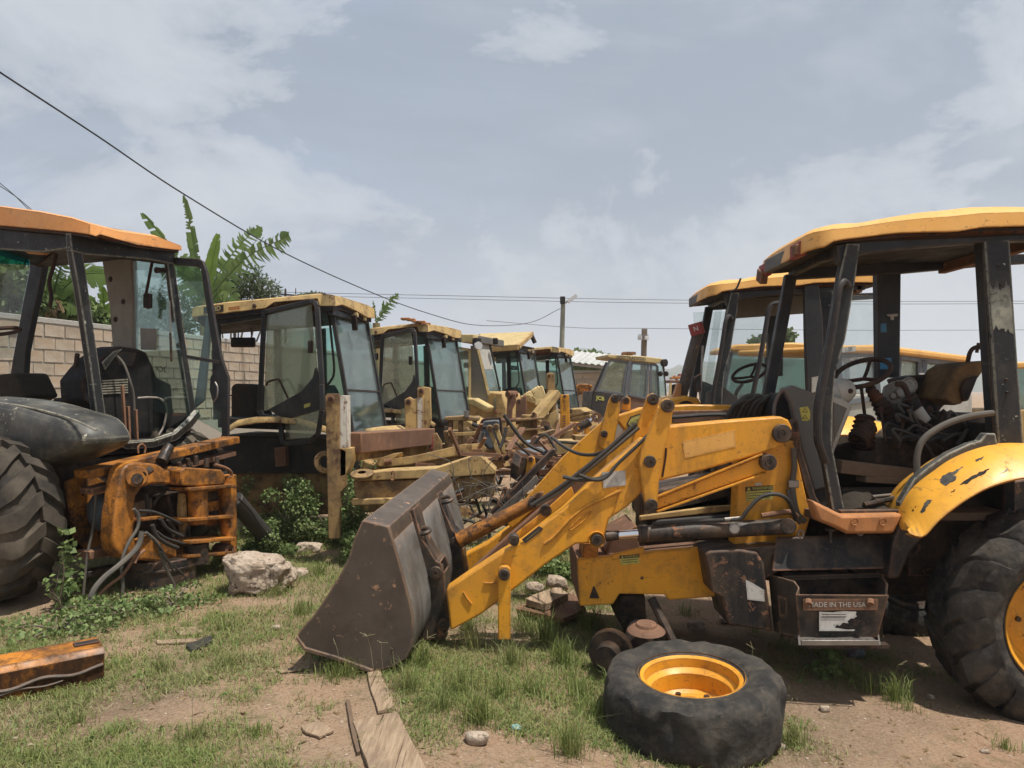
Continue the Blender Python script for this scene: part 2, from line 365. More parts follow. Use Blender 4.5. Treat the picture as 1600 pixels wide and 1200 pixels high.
    b.set(c, .95, 0, .1, b.mix(.5, b.noise(30, 9, .75), b.vor(22)), 1.0, .04)
    b = NB('pebble'); r = b.rnd(); b.set(b.mix(b.noise(3, 3), (.26, .185, .125), (.46, .38, .30)), .95, 0, .1, b.noise(60, 5), .4, .004)
    # ground
    b = NB('soil'); c = b.mix(b.ramp(b.noise(.9, 8, .6), [(.35, 0), (.65, 1)]), (.37, .235, .15), (.34, .245, .165))
    c = b.mix(b.ramp(b.noise(.55, 6, .6, loc=(5, 3, 0)), [(.50, 0), (.64, 1)]), c, (.23, .16, .108))
    c = b.mix(b.ramp(b.noise(38, 6, .7), [(.5, 0), (.72, .75)]), c, (.42, .325, .235))
    c = b.mix(b.ramp(b.noise(5, 9, .7, loc=(2, 2, 2)), [(.52, 0), (.64, .55)]), c, (.15, .135, .07))
    c = b.mix(b.ramp(b.noise(70, 4, .6), [(.35, .5), (.5, 0)]), c, (.09, .062, .042))
    b.set(c, .95, 0, .1, b.mix(.2, b.noise(17, 12, .8), b.vor(31)), .8, .045)
    b = NB('hill'); c = b.mix(b.ramp(b.noise(.02, 9, .7), [(.35, 0), (.65, 1)]), (.045, .07, .035), (.13, .125, .075)); b.set(c, 1, 0, 0)
    # vegetation
    def leafy(name, c1, c2, c3, trans=.3, rough=.55):
        b = NB(name); N, L = b.N, b.L; g = N.new('ShaderNodeNewGeometry')
        c = b.mix(b.ramp(g.outputs['Random Per Island'], [(.1, 0), (.9, 1)]), c1, c2); c = b.mix(b.ramp(b.noise(2.0, 5), [(.45, 0), (.7, .7)]), c, c3)
        b.set(c, rough, 0, .3); tl = N.new('ShaderNodeBsdfTranslucent'); L.new(c, tl.inputs[0]); mx = N.new('ShaderNodeMixShader'); mx.inputs[0].default_value = trans
        L.new(b.b.outputs[0], mx.inputs[1]); L.new(tl.outputs[0], mx.inputs[2]); L.new(mx.outputs[0], N['Material Output'].inputs[0])
    leafy('grass', (.12, .175, .042), (.26, .29, .092), (.29, .27, .125))
    leafy('grass_dry', (.34, .29, .17), (.27, .25, .13), (.42, .36, .23))
    leafy('weed', (.095, .15, .045), (.23, .30, .105), (.18, .22, .09))
    leafy('banana_leaf', (.085, .145, .035), (.15, .22, .06), (.14, .19, .06), .4, .4)
    leafy('banana_young', (.19, .29, .05), (.23, .34, .06), (.17, .27, .05), .5, .4)
    leafy('banana_dry', (.28, .20, .10), (.22, .15, .075), (.17, .11, .055), .3)
    leafy('bush', (.06, .10, .03), (.14, .19, .065), (.10, .13, .05))
    leafy('tree_leaf', (.05, .085, .03), (.11, .14, .06), (.09, .11, .05))
    b = NB('bark'); b.set(b.mix(b.noise(8, 7, .6, (3, 3, .5)), (.11, .085, .06), (.24, .20, .15)), .95, 0, .1, b.noise(20, 8), .5, .01)
    b = NB('banana_stem'); b.set(b.mix(b.noise(6, 7, .6, (4, 4, .4)), (.13, .12, .05), (.24, .17, .085)), .8, 0, .2)
    b = NB('cable'); b.set((.012, .012, .013), .6)
    b = NB('wire_grey'); b.set((.09, .09, .10), .6)
    b = NB('litter_teal'); b.set(b.mix(b.noise(20), (.03, .28, .28), (.45, .48, .44)), .5)
    b = NB('house_wall'); b.set(b.mix(b.rnd(), (.55, .5, .42), (.4, .33, .27)), .9)
    b = NB('house_roof'); b.set(b.mix(b.rnd(), (.22, .12, .08), (.42, .42, .42)), .8)
    b = NB('lamp_glass'); b.set((.5, .5, .5), .2)
    b = NB('fabric_brown'); c = b.mix(b.ramp(b.noise(5, 7, .65), [(.4, 0), (.65, 1)]), (.085, .055, .032), (.19, .115, .052)); b.set(c, .9, 0, .1, b.noise(90, 4), .4, .003)
    b = NB('fabric_dark'); b.set(b.mix(b.noise(6, 7), (.018, .016, .014), (.06, .048, .036)), .9, 0, .1, b.noise(9, 7), .8, .03)
make_materials()
# ------------------------------------------------------------ the ground
def g(x, y):
    s = max(0.0, min(1.0, (x + 0.3) / 3.6)); 
    k = 1 - .6 * sstep(6.5, 12, y)
    z = .33 - .33 * s * k - .05 * math.exp(-(((x - .95) / .7) ** 2 + ((y - 4.0) / .6) ** 2))
    if -14 < x < 14 and y < 40:
        z += .035 * mnoise.noise(Vector((x * .9, y * .9, 3.1))) + .012 * mnoise.noise(Vector((x * 3.3, y * 3.3, 1.7)))
        if y < 9: z += .006 * mnoise.noise(Vector((x * 11, y * 11, .7)))
    return z
def GP(px, py):
    """ground point seen at a pixel"""
    Y = 5.0
    for _ in range(40):
        x = (px - CX) / F * Y; Y = .5 * Y + .5 * F * (CZ - g(x, Y)) / (py - HY)
    x = (px - CX) / F * Y
    return Vector((x, Y, g(x, Y)))
def axis_vals(lo, hi, step, far, grow=1.22):
    a = list(np.arange(lo, hi + 1e-6, step)); s = step; x = hi; r = []
    while x < far: s *= grow; x += s; r.append(x)
    s = step; x = lo; l = []
    while x > -far: s *= grow; x -= s; l.append(x)
    return l[::-1] + a + r
xs = axis_vals(-5.5, 5.0, .055, 1900); ys = [-1900, -900, -200, -50, -12, -4, -1, .5, 1.5, 2.2] + list(np.arange(2.6, 9.01, .055))
s_, y_ = .055, 9.0
while y_ < 1900: s_ *= 1.16; y_ += s_; ys.append(y_)
mb = MB(); mb.sheet([[Vector((x, y, g(x, y))) for x in xs] for y in ys])
ground = mb.build('ground', 'soil', smooth=180); struct(ground, 'reddish brown dirt yard with patches of grass')

# ------------------------------------------------------------ hills far behind
def hill_mesh(name, ridge, y0, depth, label):
    rows = []
    for k in range(14):
        t = k / 13.0; r = []
        for px in range(ridge[0][0], ridge[-1][0] + 1, 4):
            for (a, b), (c, d) in zip(ridge, ridge[1:]):
                if a <= px <= c: h = lerp(b, d, (px - a) / (c - a)); break
            x = (px - CX) / F * y0; top = (HY - h) / F * (y0 + depth) + CZ
            prof = math.sin(min(1, t * 1.3) * math.pi / 2) if t < .77 else math.cos((t - .77) / .23 * math.pi / 2)
            z = max(0, top) * prof + 5.0 * prof * mnoise.noise(Vector((px * .05, t * 9, 2))) * min(1, top / 30) + 1.5 * prof * mnoise.noise(Vector((px * .3, t * 30, 5)))
            r.append(Vector((x * (y0 + depth * t) / y0, y0 + depth * t * 1.15, z - 2 + .3)))
        rows.append(r)
    m = MB(); m.sheet(rows); o = m.build(name, 'hill', smooth=180); return struct(o, label)
hill_mesh('hill', [(560, 600), (700, 585), (800, 566), (850, 556), (895, 547), (925, 545), (950, 556), (975, 571), (1000, 583), (1040, 596), (1100, 600)], 1150, 350, 'hazy wooded hill rising behind the yard')
hill_mesh('hill', [(940, 606), (990, 597), (1035, 580), (1070, 573), (1110, 567), (1200, 562), (1400, 566), (1700, 575), (2100, 590), (2300, 606)], 850, 420, 'hazy hillside dotted with small houses')
random.seed(11)
def small_house(px, py, Y, w, h, wall, label):
    r = thing('house', label, 'house', P(px, py + h / Y * F, Y), 'little houses on the hazy hillside')
    c = P(px, py, Y); d = w * .8
    MB().box((c.x, c.y + d / 2, c.z - h / 2 - 2), (w, d, h + 4)).build('wall', wall, r)
    e = .12 * w; z = c.z + .0
    m = MB(); m.prism([(c.x - w / 2 - e, c.y - e, z + .02), (c.x + w / 2 + e, c.y - e, z + .02), (c.x, c.y - e, z + .32 * w)], (0, d + 2 * e, 0)); m.build('roof', 'house_roof', r)
    for k in (-.25, .25): MB().box((c.x + k * w, c.y - .06, c.z - h * .5), (w * .16, .1, h * .32)).build('window', 'dark_plastic', r)
for i in range(26):
    px = random.uniform(1036, 1112) if i < 17 else random.uniform(1120, 1330); t = random.random()
    Y = lerp(870, 1150, t); py = lerp(602, 578, t) + random.uniform(-2, 3)
    small_house(px, py, Y, random.uniform(6, 11), random.uniform(4, 6), 'house_wall', 'tiny pale gabled house on the hazy hillside')

# ------------------------------------------------------------ block walls
def block_wall(label, p0, d, length, top, rows, bl=.45, bh=.215, th=.16, foot=0.2, vis=None, seed=1):
    random.seed(seed); d = Vector((d[0], d[1], 0)).normalized(); n = Vector((d.y, -d.x, 0))          # n towards the yard
    if n.y > 0: n = -n
    p0 = Vector((p0[0], p0[1], 0)); root = thing('block_wall', label, 'wall', p0 + Vector((0, 0, foot)))
    M = Matrix((d, n, Vector((0, 0, 1)))).transposed()
    c = p0 + d * length / 2 - n * (th / 2 + .012); cz = (top - .09 + foot) / 2
    MB().box((c.x, c.y, cz), (length, th, top - .09 - foot), M).build('mortar_bed', 'mortar', root)
    c2 = p0 + d * length / 2 - n * th / 2
    m = MB(); k = int(length / .5)
    m.box((c2.x, c2.y, top - .045), (length, th + .03, .09), M); m.jitter(.012, 3); m.build('coping', 'coping', root, .01)
    nb = int(length / bl); z = top - .105 - bh / 2; meshes = []
    for q in range(4):
        m = MB(); m.box((0, 0, 0), (bl - .03, .05, bh - .028)); m.jitter(.016, 9 + 3 * q); me = m.mesh('block', 0); me.materials.append(MAT['block']); meshes.append(me)
    for r in range(rows):
        off = (r % 2) * bl / 2
        for b in range(nb):
            s = off + (b + .5) * bl
            if s > length - bl / 2: continue
            if vis is not None and not vis(p0 + d * s + Vector((0, 0, z))): continue
            o = bpy.data.objects.new('block', random.choice(meshes)); COL.objects.link(o)
            p = p0 + d * (s + random.uniform(-.012, .012)) - n * (.018 + random.uniform(-.008, .008)); o.matrix_basis = Matrix.Translation((p.x, p.y, z)) @ M.to_4x4() @ Matrix.Rotation(random.uniform(-.015, .015), 4, 'Y')
            adopt(o, root)
        z -= bh
    return root
def vis_left(p):
    px = CX + F * p.x / p.y; py = HY - F * (p.z - CZ) / p.y
    return (-25 < px < 215 and py < 640) or (210 <= px < 425 and py < 700)
block_wall('long sandy concrete block wall behind the orange roofed machine', (-7.95 - .208 * 5, 12 - .978 * 5), (.208, .978), 30.0, 3.21, 8, vis=vis_left, seed=3)
block_wall('low grey block wall of a tin roofed shed at the back', (-.3, 30.0), (.93, -.36), 6.0, 2.75, 7, vis=lambda p: CX + F * p.x / p.y > 855, seed=5)
r = thing('tin_roof', 'pale corrugated tin roof on the low block shed', 'roof', P(915, 566, 28.5))
m = MB(); a = P(790, 556, 31); b_ = P(957, 573, 27.6); dd = (b_ - a); rows = []
for j in range(2):
    rows.append([a + dd * (i / 60) + Vector((.3, 1, 0)) * (j * 2.6 - .25) + Vector((0, 0, .03 * math.sin(i * 1.9) + j * .5)) for i in range(61)])
m.shell(rows, (0, 0, .02)); m.build('roof_sheet', 'galv', r)
MB().beam(a + Vector((0, -.1, -.06)), b_ + Vector((0, -.1, -.06)), .06, .1).build('fascia', 'coping', r)

# ------------------------------------------------------------ poles and cables
r = thing('utility_pole', 'pale green utility pole carrying a flood lamp', 'pole', (P(875, 600, 35).x, 35, .3))
b0 = P(874, 600, 35); t0 = P(880, 466, 35)
MB().cyl((b0.x, 35, .2), t0, .14, .10, 12).build('pole_shaft', 'pole_mat', r)
MB().beam(P(880, 476, 34.9), P(893, 467, 34.9), .05, .05).build('lamp_arm', 'steel', r)
MB().beam(P(887, 472, 34.8), P(901, 461, 34.8), .22, .16).build('lamp_head', 'lamp_glass', r, .01)
MB().box(P(879, 469, 34.8), (.22, .2, .32)).build('junction_box', 'dark_plastic', r, .01)
r = thing('square_post', 'weathered square post with two floodlights on its sides', 'pole', (P(1003, 600, 26).x, 26, .3))
MB().beam((P(1002, 600, 26).x, 26, .2), P(1007, 514, 26), .17, .17, (0, 1, 0)).build('post_shaft', 'bark', r, .01)
for k in (-1, 1): MB().box(P(1005 + 5 * k, 528, 25.85), (.14, .1, .13), Matrix.Rotation(.4 * k, 3, 'Z')).build('floodlight', 'lamp_glass', r, .008)
MB().box(P(1005, 523.5, 25.85), (.34, .06, .03)).build('bracket', 'steel', r)
def cable(label, pts, r, mat='cable'):
    m = MB(); m.tube(pts, r, 6, 8); o = m.build('cable', mat, smooth=60); return tag(o, label, 'cable')
cable('thick black cable slung from the upper left down to the pale green utility pole', [P(-60, 72, 9.5), P(0, 113, 10), P(150, 211, 11.5), P(290, 305, 13.5), P(450, 398, 17), P(600, 465, 21.5), P(680, 493, 25), P(735, 507, 28), P(790, 508.5, 30.5), P(835, 502, 33), P(875, 482, 35)], .0125)
for i, (y0, y1, lab) in enumerate([(463, 471, 'highest thin power line across the hazy sky'), (468, 475, 'second thin power line just under the highest one'), (508, 516, 'lowest thin power line above the hill')]):
    Y = 62 + i; cable(lab, [P(410 if i < 2 else 760, y0 - 7, Y), P(700 if i < 2 else 900, y0 - 1 if i < 2 else 512, Y), P(1000, y0 + 5, Y), P(1350, y1, Y), P(1700, y1 - 1, Y)], .022, 'wire_grey')
for i in range(2): cable('thin wire crossing above the orange roof' if i else 'thin upper wire crossing above the orange roof', [P(-20, 270 + 8 * i, 24), P(20 + 3 * i, 303 + 3 * i, 25), P(48 + 4 * i, 330, 26), P(110 + 6 * i, 385, 29), P(170, 436, 33)], .012)
r = thing('crossarm_pole', 'far power pole crossarm with upright insulators', 'pole', (P(446, 600, 60).x, 60, .3))
MB().cyl((P(446, 600, 60).x, 60, .2), P(446, 452, 60), .1, .08, 8).build('pole_shaft', 'dark_plastic', r)
MB().beam(P(433, 459, 60), P(466, 462, 60), .1, .12).build('crossarm', 'dark_plastic', r)
for k in (434, 446, 462): MB().cyl(P(k, 459.5, 59.9), P(k, 450, 59.9), .045, .03, 8).build('insulator', 'dark_plastic', r)
# ------------------------------------------------------------ wheels
def tyre_mesh(R, rr, W, o, axis, lugs=0, lug_h=.05, lump=0.0, n=56, wear=1.0):
    prof = [(rr - .02, -W * .30), (rr + .005, -W * .40), (rr + .018, -W * .425), (rr + .026, -W * .415), (rr + .034, -W * .435), (rr + (R - rr) * .30, -W * .47), (rr + (R - rr) * .6, -W * .50), (R - .055, -W * .475), (R - .015, -W * .42), (R, -W * .30), (R + .004, -W * .1)]
    prof = prof + [(a, -b) for a, b in prof[::-1]]
    if not lugs:
        fine = []
        for (a0, b0), (a1, b1) in zip(prof, prof[1:]): fine += [(a0, b0), (lerp(a0, a1, .5), lerp(b0, b1, .5))]
        prof = fine + [prof[-1]]; n = 128
    m = MB(); m.lathe(prof, (0, 0, 0), (0, 0, 1), n)
    if lugs:
        for sd in (-1, 1):
            for k in range(lugs):
                a0 = (k + (.5 if sd > 0 else 0)) * 2 * math.pi / lugs; vs = []; K = 6
                for j in range(K + 1):
                    t = j / K; h = sd * lerp(-.02, .53, t) * W; a = a0 + .30 * t ** 1.1 * (1 if True else -1)
                    rad = R + .004 - .07 * max(0, t - .72) / .28; hw = lerp(.055, .075, t) / R * wear; top = lug_h * (1 if t < .8 else .8)
                    if t > .93: rad -= .05
                    for da, dr in ((-hw * 1.25, -.03), (-hw * .85, top), (hw * .85, top), (hw * 1.25, -.03)):
                        vs.append((math.cos(a + da) * (rad + dr), math.sin(a + da) * (rad + dr), h))
                fs = [(j * 4 + q, j * 4 + q + 1, j * 4 + q + 5, j * 4 + q + 4) for j in range(K) for q in range(3)] + [(0, 1, 2, 3), (K * 4 + 3, K * 4 + 2, K * 4 + 1, K * 4)]
                m.add(vs, fs)
    if lump:
        kf = lambda v: max(0.0, min(1.0, (math.hypot(v[0], v[1]) - rr - .02) / .08))
        m.v = [tuple(Vector(v) + Vector((v[0], v[1], 0)).normalized() * kf(v) * (lump * mnoise.noise(Vector(v) * 7) + lump * .8 * mnoise.noise(Vector((v[0] * 14, v[1] * 14, v[2] * 9))))
                    + Vector((0, 0, kf(v) * lump * .6 * mnoise.noise(Vector(v) * 6 + Vector((3, 3, 3)))))) for v in m.v]
        if not lugs: m.v = [tuple(Vector(v) + Vector((v[0], v[1], 0)).normalized() * (.010 * kf(v) * max(0, abs(v[2]) / W * 2 - .35) * math.sin(17 * math.atan2(v[1], v[0]) + 9 * mnoise.noise(Vector(v) * 3)))) for v in m.v]
    q = Vector((0, 0, 1)).rotation_difference(Vector(axis)).to_matrix(); o = Vector(o)
    m.v = [tuple(o + q @ Vector(v)) for v in m.v]; return m
def rim_mesh(rr, W, o, axis, face=-1, disc_at=.1, hole=.12, bolts=8):
    """face -1: the dish is seen from -axis"""
    prof = [(rr + .012, -W * .43), (rr + .018, -W * .41), (rr, -W * .385), (rr - .02, -W * .36), (rr - .025, -W * .22), (rr - .055, -W * .15), (rr - .06, disc_at * W), (rr - .09, disc_at * W + .02), (hole + .03, disc_at * W + .005), (hole, disc_at * W + .01), (hole, disc_at * W + .03), (rr - .05, disc_at * W + .045), (rr - .03, W * .2), (rr, W * .40), (rr + .015, W * .42)]
    m = MB(); ax = Vector(axis) * (1 if face < 0 else -1); m.lathe(prof, o, ax, 48)
    return m, ax
def add_wheel(root, R, rr, W, o, axis, rim_mat, lugs, lug_h, lump, mat='rubber', disc_at=.1, hole=.12, wear=1.0, bolts=8, n=56):
    t = tyre_mesh(R, rr, W, o, axis, lugs, lug_h, lump, n, wear).build('tyre', mat, root, smooth=50)
    m, ax = rim_mesh(rr, W, o, axis, disc_at=disc_at, hole=hole); rim = m.build('rim', rim_mat, root, smooth=40)
    a = ax.normalized(); e = a.orthogonal().normalized(); f = a.cross(e); o = Vector(o)
    for k in range(bolts):
        an = k * 2 * math.pi / bolts; c = o + a * (disc_at * W + .003) + (e * math.cos(an) + f * math.sin(an)) * (hole + .5 * (rr - .09 - hole) * .9)
        MB().cyl(c - a * .008, c + a * .012, .016, .016, 10).build('bolt_hole', 'grease', rim)
    return t, rim

# ------------------------------------------------------------ the near loader backhoe on the right
YN, YC, YF = 4.95, 5.64, 6.33
RB = thing('loader_backhoe', 'yellow loader backhoe with no cab glass and no front wheels, its bucket on the grass', 'backhoe', (2.4, YC, 0.05))
EY = Vector((0, 1, 0)); EX = Vector((1, 0, 0)); EZ = Vector((0, 0, 1))
def plate(name, pts, Y, th, mat, root, bevel=.006, smooth=35):
    return MB().prism(pxl(pts, Y), (0, th, 0)).build(name, mat, root, bevel, smooth)
def pin(name, px, py, Y, rpx, proud, mat, root, inner=.55, depth=.05):
    c = P(px, py, Y); r = rpx / F * Y; m = MB(); m.cyl(c - EY * proud, c + EY * depth, r, r, 24); o = m.build(name, mat, root, .004)
    m = MB(); m.lathe([(r * inner, 0), (r * inner, -.012), (r * inner * .55, -.012), (r * inner * .5, 0)], c - EY * (proud - .004), EY, 18); m.build('bolt_head', 'grease', o); return o
def jcb_roof(root, mat='yellow_roof', dents=True, extend=3.72):
    zt = [(1.86, 3.03), (1.94, 3.05), (2.143, 3.055), (2.459, 3.102), (2.7, 3.131), (2.98, 3.156), (3.278, 3.164), (3.8, 3.15)]
    zb = [(1.86, 2.895), (2.0, 2.915), (2.06, 2.955), (2.459, 3.0), (2.827, 3.012), (3.0, 3.037), (3.278, 3.047), (3.8, 3.04)]
    it = lambda tab, x: float(np.interp(x, [a for a, _ in tab], [b for _, b in tab]))
    loop = []
    y0, y1 = YN - .02, 6.30
    for x in np.linspace(extend, 2.05, 22): loop.append((x, y0))
    for k in range(1, 9):
        t = k / 8; a = t * math.pi / 2; loop.append((2.05 - .13 * math.sin(a), y0 + .15 * (1 - math.cos(a))))
    for y in np.linspace(y0 + .2, y1 - .2, 9): loop.append((1.92 + .09 * (y - y0) / (y1 - y0) - .03 * math.sin((y - y0) / (y1 - y0) * math.pi), y))
    for k in range(8):
        t = k / 8; a = t * math.pi / 2; loop.append((2.01 + .09 * (1 - math.cos(a)), y1 - .15 + .15 * math.sin(a)))
    for x in np.linspace(2.11, extend, 18): loop.append((x, y1))
    cx, cy = 2.9, (y0 + y1) / 2; rings = []
    for (ins, f, dz) in ((.0, 0, 0), (-.012, .04, 0), (.0, .78, 0), (.025, 1.0, 0), (.16, 1.0, .035), (.45, 1.0, .06), (.75, 1.0, .07)):
        r = []
        for x, y in loop:
            X = x + (cx - x) * (ins * .5 if ins < .1 else ins * .9); Yy = y + (cy - y) * (ins if ins >= .1 else ins * 1.2)
            if f == 1.0 and ins < .1: X, Yy = x + (cx - x) * .03, y + (cy - y) * .06
            z = lerp(it(zb, x), it(zt, x), f) + dz
            if dents: z += .004 * mnoise.noise(Vector((x * 5, y * 5, 2)))
            r.append(Vector((X, Yy, z)))
        rings.append(r + [r[0]])
    m = MB(); m.sheet(rings); n = len(loop); top = len(m.v) - (n + 1)
    m.f.append(tuple(range(top, top + n)))
    ro = m.build('roof', mat, root, 0, 30)
    m = MB(); z = 2.955
    pts = [(1.96, y0 + .12, 2.93), (2.1, y0 + .03, 2.95), (2.5, y0 + .03, 2.985), (3.0, y0 + .03, 3.02), (extend, y0 + .03, 3.03), (extend, y1 - .03, 3.03), (3.0, y1 - .03, 3.02), (2.5, y1 - .03, 2.985), (2.18, y1 - .03, 2.95), (2.05, y1 - .12, 2.93)]
    m.prism([Vector(p) for p in pts], (0, 0, .02)); m.build('headliner', 'dark_plastic', root)
    return ro
roof = jcb_roof(RB)
# lamps in the roof front
xf = 1.865
fx = lambda y: 1.92 + .09 * (y - 4.93) / 1.37 - .03 * math.sin((y - 4.93) / 1.37 * math.pi)
for (ya, yb, mat, nm) in ((5.13, 5.32, 'red_paint', 'lamp_socket'), (5.42, 5.90, 'grey_panel', 'lamp_panel'), (6.00, 6.18, 'red_paint', 'lamp_socket')):
    MB().box((fx((ya + yb) / 2) + .012, (ya + yb) / 2, 2.945), (.05, yb - ya, .10)).build(nm, mat, roof, .01)
MB().box((fx(5.2) - .01, 5.18, 2.94), (.05, .09, .07)).build('lamp_body', 'rust', roof, .01)
MB().box((fx(6.1) - .01, 6.10, 2.90), (.06, .12, .10), Matrix.Rotation(.4, 3, 'X')).build('lamp_body', 'rust', roof, .01)
MB().tube([(xf - .03, 6.2, 2.9), (xf - .06, 6.22, 2.82), (xf - .10, 6.25, 2.80)], .008, 6).build('loose_wire', 'hose', roof)
# frame
plate('roof_rail', [(1306, 383), (1400, 367), (1490, 365), (1533, 358), (1660, 354), (1660, 374), (1527, 379), (1400, 390), (1345, 397), (1312, 412)], 5.0, .08, 'frame', RB)
plate('roof_rail', [(1236, 424), (1300, 415), (1400, 408), (1540, 398), (1620, 396), (1620, 410), (1540, 415), (1407, 427), (1345, 430), (1240, 436)], 6.22, .08, 'frame', RB)
m = MB(); m.beam(P(1319, 392, 5.02), P(1280, 404, 5.5), .06, .07); m.beam(P(1280, 404, 5.5), P(1238, 426, 6.25), .06, .07); m.build('front_header', 'frame', RB, .008)
def front_post(root, Y, th, mat='frame_worn'):
    return plate('front_post', [(1323, 380), (1344, 381), (1338, 430), (1321.5, 529), (1306, 580), (1301, 640), (1300, 693), (1319, 792), (1316, 804), (1301, 797), (1288, 723), (1277, 690), (1276, 640), (1281, 607), (1293, 546), (1312, 430)], Y, th, mat, root)
front_post(RB, 4.98, .07)
MB().tube([P(1326, 448, 4.97), P(1319, 440, 4.95), P(1311, 452, 4.93), P(1305, 490, 4.93), P(1297, 540, 4.93), P(1287, 598, 4.93), P(1280, 640, 4.93), P(1280, 690, 4.93), P(1291, 722, 4.97)], .022, 10).build('grab_handle', 'frame', RB)
plate('front_post', [(1229, 428), (1246, 432), (1209, 628), (1205, 660), (1190, 660), (1192, 628)], 6.22, .07, 'frame', RB)
plate('rear_post', [(1538, 374), (1578, 374), (1586, 500), (1600, 697), (1560, 699), (1547, 500)], 5.0, .03, 'frame_worn', RB, .008)
plate('rear_post', [(1534, 378), (1546, 378), (1556, 500), (1568, 699), (1554, 699), (1541, 500)], 5.03, .09, 'frame', RB)
rq = random.Random(4); wp = []
for k in range(16): wp.append((1546.5 + k * 2.1 + rq.uniform(-.5, .5), 447 + 5 * math.sin(k * .9) + rq.uniform(-5, 5)))
wp.append((1580.5, 470)); wp.append((1583, 505))
for k in range(16): wp.append((1583.5 - k * 2.1 + rq.uniform(-.5, .5), 519 - k * .4 + 4 * math.sin(k * 1.3) + rq.uniform(-5, 5)))
wp.append((1549.5, 495)); wp.append((1547.5, 470))
plate('worn_patch', wp, 4.998, .003, 'primer', RB, 0)
for y in (417, 446, 593, 613): pin('bolt', 1562 + (y - 417) * .06, y, 4.995, 2.2, .006, 'frame', RB, .5, .01)
fp = plate('rear_post', [(1371, 424), (1408, 422), (1406, 590), (1373, 590)], 6.28, .09, 'frame', RB)
plate('sticker', [(1376, 506), (1385, 505), (1386, 519), (1376, 520)], 6.275, .003, 'blue_label', fp, 0)
plate('sticker', [(1375, 560), (1393, 559), (1393, 574), (1389, 577), (1375, 577)], 6.275, .003, 'blue_label', fp, 0)
plate('bracket', [(1386, 491), (1403, 490), (1403, 494), (1397, 495), (1397, 500), (1392, 500), (1391, 495), (1386, 494)], 6.268, .006, 'light_plastic', fp, 0)
MB().beam(Vector((3.5, 5.0, 2.99)), Vector((3.5, 6.3, 2.99)), .06, .08).build('rear_header', 'rust', RB, .006)
# fender
top = [(1413, 803), (1424, 781), (1442, 761), (1466, 743), (1490, 726), (1516, 713.5), (1541, 705), (1560, 701), (1600, 698), (1660, 702), (1720, 716)]
bot = [(1422, 834), (1443, 838), (1468, 812), (1497, 789), (1527, 770), (1556, 757), (1600, 746), (1650, 744), (1700, 752)]
top = [tuple(p)[:2] for p in catmull([Vector((a, b, 0)) for a, b in [(1406, 824)] + top], 3)]
bot2 = [tuple(p)[:2] for p in catmull([Vector((a, b, 0)) for a, b in bot], 4)]
idx = np.linspace(0, 1, 34)
def resam(pl):
    d = [0]
    for a, b in zip(pl, pl[1:]): d.append(d[-1] + math.dist(a, b))
    return [(np.interp(t * d[-1], d, [p[0] for p in pl]), np.interp(t * d[-1], d, [p[1] for p in pl])) for t in idx]
T, Bm = resam(top), resam(bot2)
back = [P(a, b, 4.90) + Vector((.0, .26, .01)) for a, b in T]
m = MB(); m.shell([[P(a, b, 4.64) + Vector((.0, .05, -.004)) for a, b in Bm], [P(a, b, 4.60) for a, b in Bm],
                   [lerp(P(a, b, 4.60), P(c, d, 4.84), .5) + Vector((0, -.03, .012)) for (a, b), (c, d) in zip(Bm, T)], [P(c, d, 4.84) + Vector((0, -.02, 0)) for c, d in T], [P(c, d, 4.84) + Vector((.01, .03, .02)) for c, d in T], back], (0.004, .012, -.012))
fen = m.build('fender', 'yellow_flaked', RB, 0, 50)
bvh = BVHTree.FromPolygons([Vector(v) for v in m.v], m.f)
camp = Vector((0, 0, CZ))
def decal(name, pts, mat, root, seed, jag=2.2, sub=4):
    rq = random.Random(seed); out = []
    for (a0, b0), (a1, b1) in zip(pts, pts[1:] + pts[:1]):
        for k in range(sub): t = k / sub; out.append((lerp(a0, a1, t) + rq.uniform(-jag, jag), lerp(b0, b1, t) + rq.uniform(-jag, jag)))
    cx_, cy_ = sum(p[0] for p in out) / len(out), sum(p[1] for p in out) / len(out); rings = []
    for s_ in (1, .6, .25):
        r_ = []
        for a0, b0 in out:
            d_ = (P(lerp(cx_, a0, s_), lerp(cy_, b0, s_), 5.0) - camp).normalized(); h_ = bvh.ray_cast(camp, d_)
            if h_[0] is None: return
            r_.append(h_[0] - d_ * .0022)
        rings.append(r_ + [r_[0]])
    q = MB(); q.sheet(rings); n_ = len(out); q.f.append(tuple(range(2 * (n_ + 1), 2 * (n_ + 1) + n_))); q.build(name, mat, root, 0, 60)
for k, ptsf in enumerate(([(1468, 750), (1474, 743), (1482, 738), (1492, 735), (1505, 729), (1496, 737), (1488, 742), (1496, 745), (1488, 753), (1479, 759), (1472, 756)], [(1500, 757), (1512, 747), (1526, 740), (1546, 731), (1540, 738), (1525, 746), (1510, 756)], [(1437, 800), (1443, 788), (1450, 782), (1456, 780), (1450, 791), (1441, 803)], [(1424, 798), (1430, 789), (1431, 794), (1427, 800)], [(1523, 719), (1530, 715), (1537, 713), (1534, 718), (1527, 721)], [(1486, 768), (1493, 764), (1490, 769)], [(1560, 740), (1575, 733), (1570, 738)])):
    decal('bare_patch', ptsf, 'dark_plastic' if k % 2 else 'fender_grey', fen, 50 + k, 1.3)
plate('fender_trim', [(1409, 803), (1407, 785), (1429, 748), (1453, 728), (1483, 708), (1516, 693), (1532, 689), (1541, 677), (1556, 677), (1561, 702), (1541, 706), (1516, 715), (1490, 728), (1466, 745), (1442, 763), (1424, 783), (1414, 804)], 4.93, .07, 'fender_grey', RB, .008)
plate('mud_guard', [(1389, 905), (1396, 850), (1406, 822), (1445, 838), (1425, 862), (1405, 905)], 4.85, .25, 'black_paint', RB, .02)
